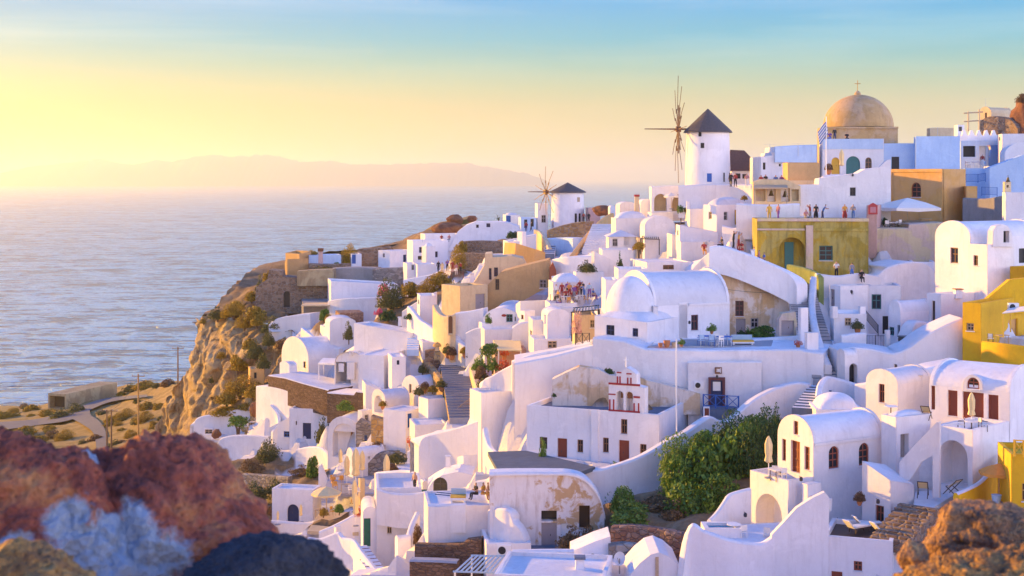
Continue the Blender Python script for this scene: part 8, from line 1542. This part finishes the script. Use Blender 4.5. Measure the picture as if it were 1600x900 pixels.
# ------------------------------------------------------------------ pale pumice ground between the photographer's hill and the village
earth('pumice', (.48, .38, .28), (.60, .48, .36), (.68, .56, .44), .15, .5)
xs = np.linspace(-160, 200, 61); ys = np.concatenate([np.linspace(-260, 0, 20), np.linspace(4, 92, 30)]); vs = []
for y in ys:
    for x in xs:
        t = min(1, max(0, (y-9)/30)); t = t*t*(3-2*t); z = CZ-4.5-36*t+(0 if y > 0 else -y*.06)
        z -= max(0, -x-45)*.55*max(t, .3); z += max(0, x-30)*.10*t
        z += 1.5*noise.noise(Vector((x*.05, y*.05, 0)))+.5*noise.noise(Vector((x*.2, y*.2, 3)))
        if y < 10 and abs(x) < 9: z = min(z, CZ-4.0)
        vs.append((x, y, z))
n = len(xs); me = bpy.data.meshes.new('valley'); me.from_pydata(vs, [], [(j*n+i, j*n+i+1, (j+1)*n+i+1, (j+1)*n+i) for j in range(len(ys)-1) for i in range(n-1)])
me.materials.append(MAT['pumice']); me.polygons.foreach_set('use_smooth', [True]*len(me.polygons)); o = bpy.data.objects.new('valley', me); COL.objects.link(o); o['kind'] = 'structure'
# ------------------------------------------------------------------ the hillside under the village
def terrain():
    C = np.array([(c[0], c[1], c[2], c[3]) for c in CTRL], dtype=float)
    for i in range(len(C)):
        c_ = 800+C[i, 0]/C[i, 1]*F
        if c_ < 465 and C[i, 1] > 190: C[i, 3] = 0
    x0, x1, y0, y1, st = -100, 100, 66, 300, .6
    xs = np.arange(x0, x1+.1, st); ys = np.arange(y0, y1+.1, st)
    gx, gy = np.meshgrid(xs, ys); q = np.stack([gx.ravel(), gy.ravel()], 1)
    Z = np.zeros(len(q)); Wt = np.zeros(len(q)); K = 10
    DM = np.zeros(len(q))
    for i in range(0, len(q), 4000):
        d2 = ((q[i:i+4000, None, :]-C[None, :, :2])**2).sum(2)
        ix = np.argpartition(d2, K, axis=1)[:, :K]; dd = np.take_along_axis(d2, ix, 1)
        DM[i:i+4000] = dd.min(1); w = 1/(dd+.6)**1.6; w /= w.sum(1, keepdims=True)
        Z[i:i+4000] = (w*C[ix, 2]).sum(1); Wt[i:i+4000] = (w*C[ix, 3]).sum(1)
    nx, ny = len(xs), len(ys); hs = 1.1; kq = Z/hs+.35*np.sin(q[:, 0]*.13)+.3*np.sin(q[:, 1]*.11); fr = kq-np.floor(kq)
    Zq = Z+hs*(np.clip((fr-.86)/.14, 0, 1)-fr); Z = np.where(Wt > .45, Zq, Z)
    Zg = Z.reshape(ny, nx)
    vs = [(q[i, 0], q[i, 1], Z[i]+.25*noise.noise(Vector((q[i, 0]*.35, q[i, 1]*.35, 0)))*(1-Wt[i])) for i in range(len(q))]
    rc, rd = [302, 330, 370, 420, 452, 475], [224, 217, 212, 206, 197, 188]
    col_ = 800+q[:, 0]/q[:, 1]*F; rim = np.interp(col_, rc, rd)
    gone = ((col_ < 470) & (q[:, 1] < rim) & (q[:, 1] > 188.5)) | ((col_ < 300) & (q[:, 1] > 188.5)) | ((col_ < 290) & (q[:, 1] > 150))
    DM[gone] = 1e6
    fs = [(j*nx+i, j*nx+i+1, (j+1)*nx+i+1, (j+1)*nx+i) for j in range(ny-1) for i in range(nx-1) if max(DM[j*nx+i], DM[(j+1)*nx+i+1]) < 81]
    m, nt, b = mk('ground'); p = wpos(nt)
    at = nt.nodes.new('ShaderNodeAttribute'); at.attribute_name = 'lime'
    n = noise_t(nt, p, .5, 8, .65, .4); n2 = noise_t(nt, p, 3.5, 5, .7)
    col = ramp(nt, n, [(.3, (.12, .075, .035)), (.5, (.24, .15, .07)), (.7, (.33, .23, .13))])
    col = mixc(nt, .45, col, n2, 'OVERLAY')
    wc = mixc(nt, n, (.74, .72, .72), (.60, .58, .58))
    fac = ramp(nt, at.outputs['Fac'], [(.42, (0, 0, 0)), (.58, (1, 1, 1))])
    nt.links.new(mixc(nt, fac, col, wc), b.inputs['Base Color']); b.inputs['Roughness'].default_value = .95
    bump(nt, b, n2, .5, .2)
    me = bpy.data.meshes.new('hillside'); me.from_pydata(vs, [], fs); me.materials.append(MAT['ground'])
    a = me.attributes.new('lime', 'FLOAT', 'POINT'); a.data.foreach_set('value', Wt.astype(np.float32))
    me.polygons.foreach_set('use_smooth', [True]*len(me.polygons))
    try: me.set_sharp_from_angle(angle=rad(30))
    except Exception: pass
    o = bpy.data.objects.new('hillside', me); COL.objects.link(o); o['kind'] = 'structure'
terrain()
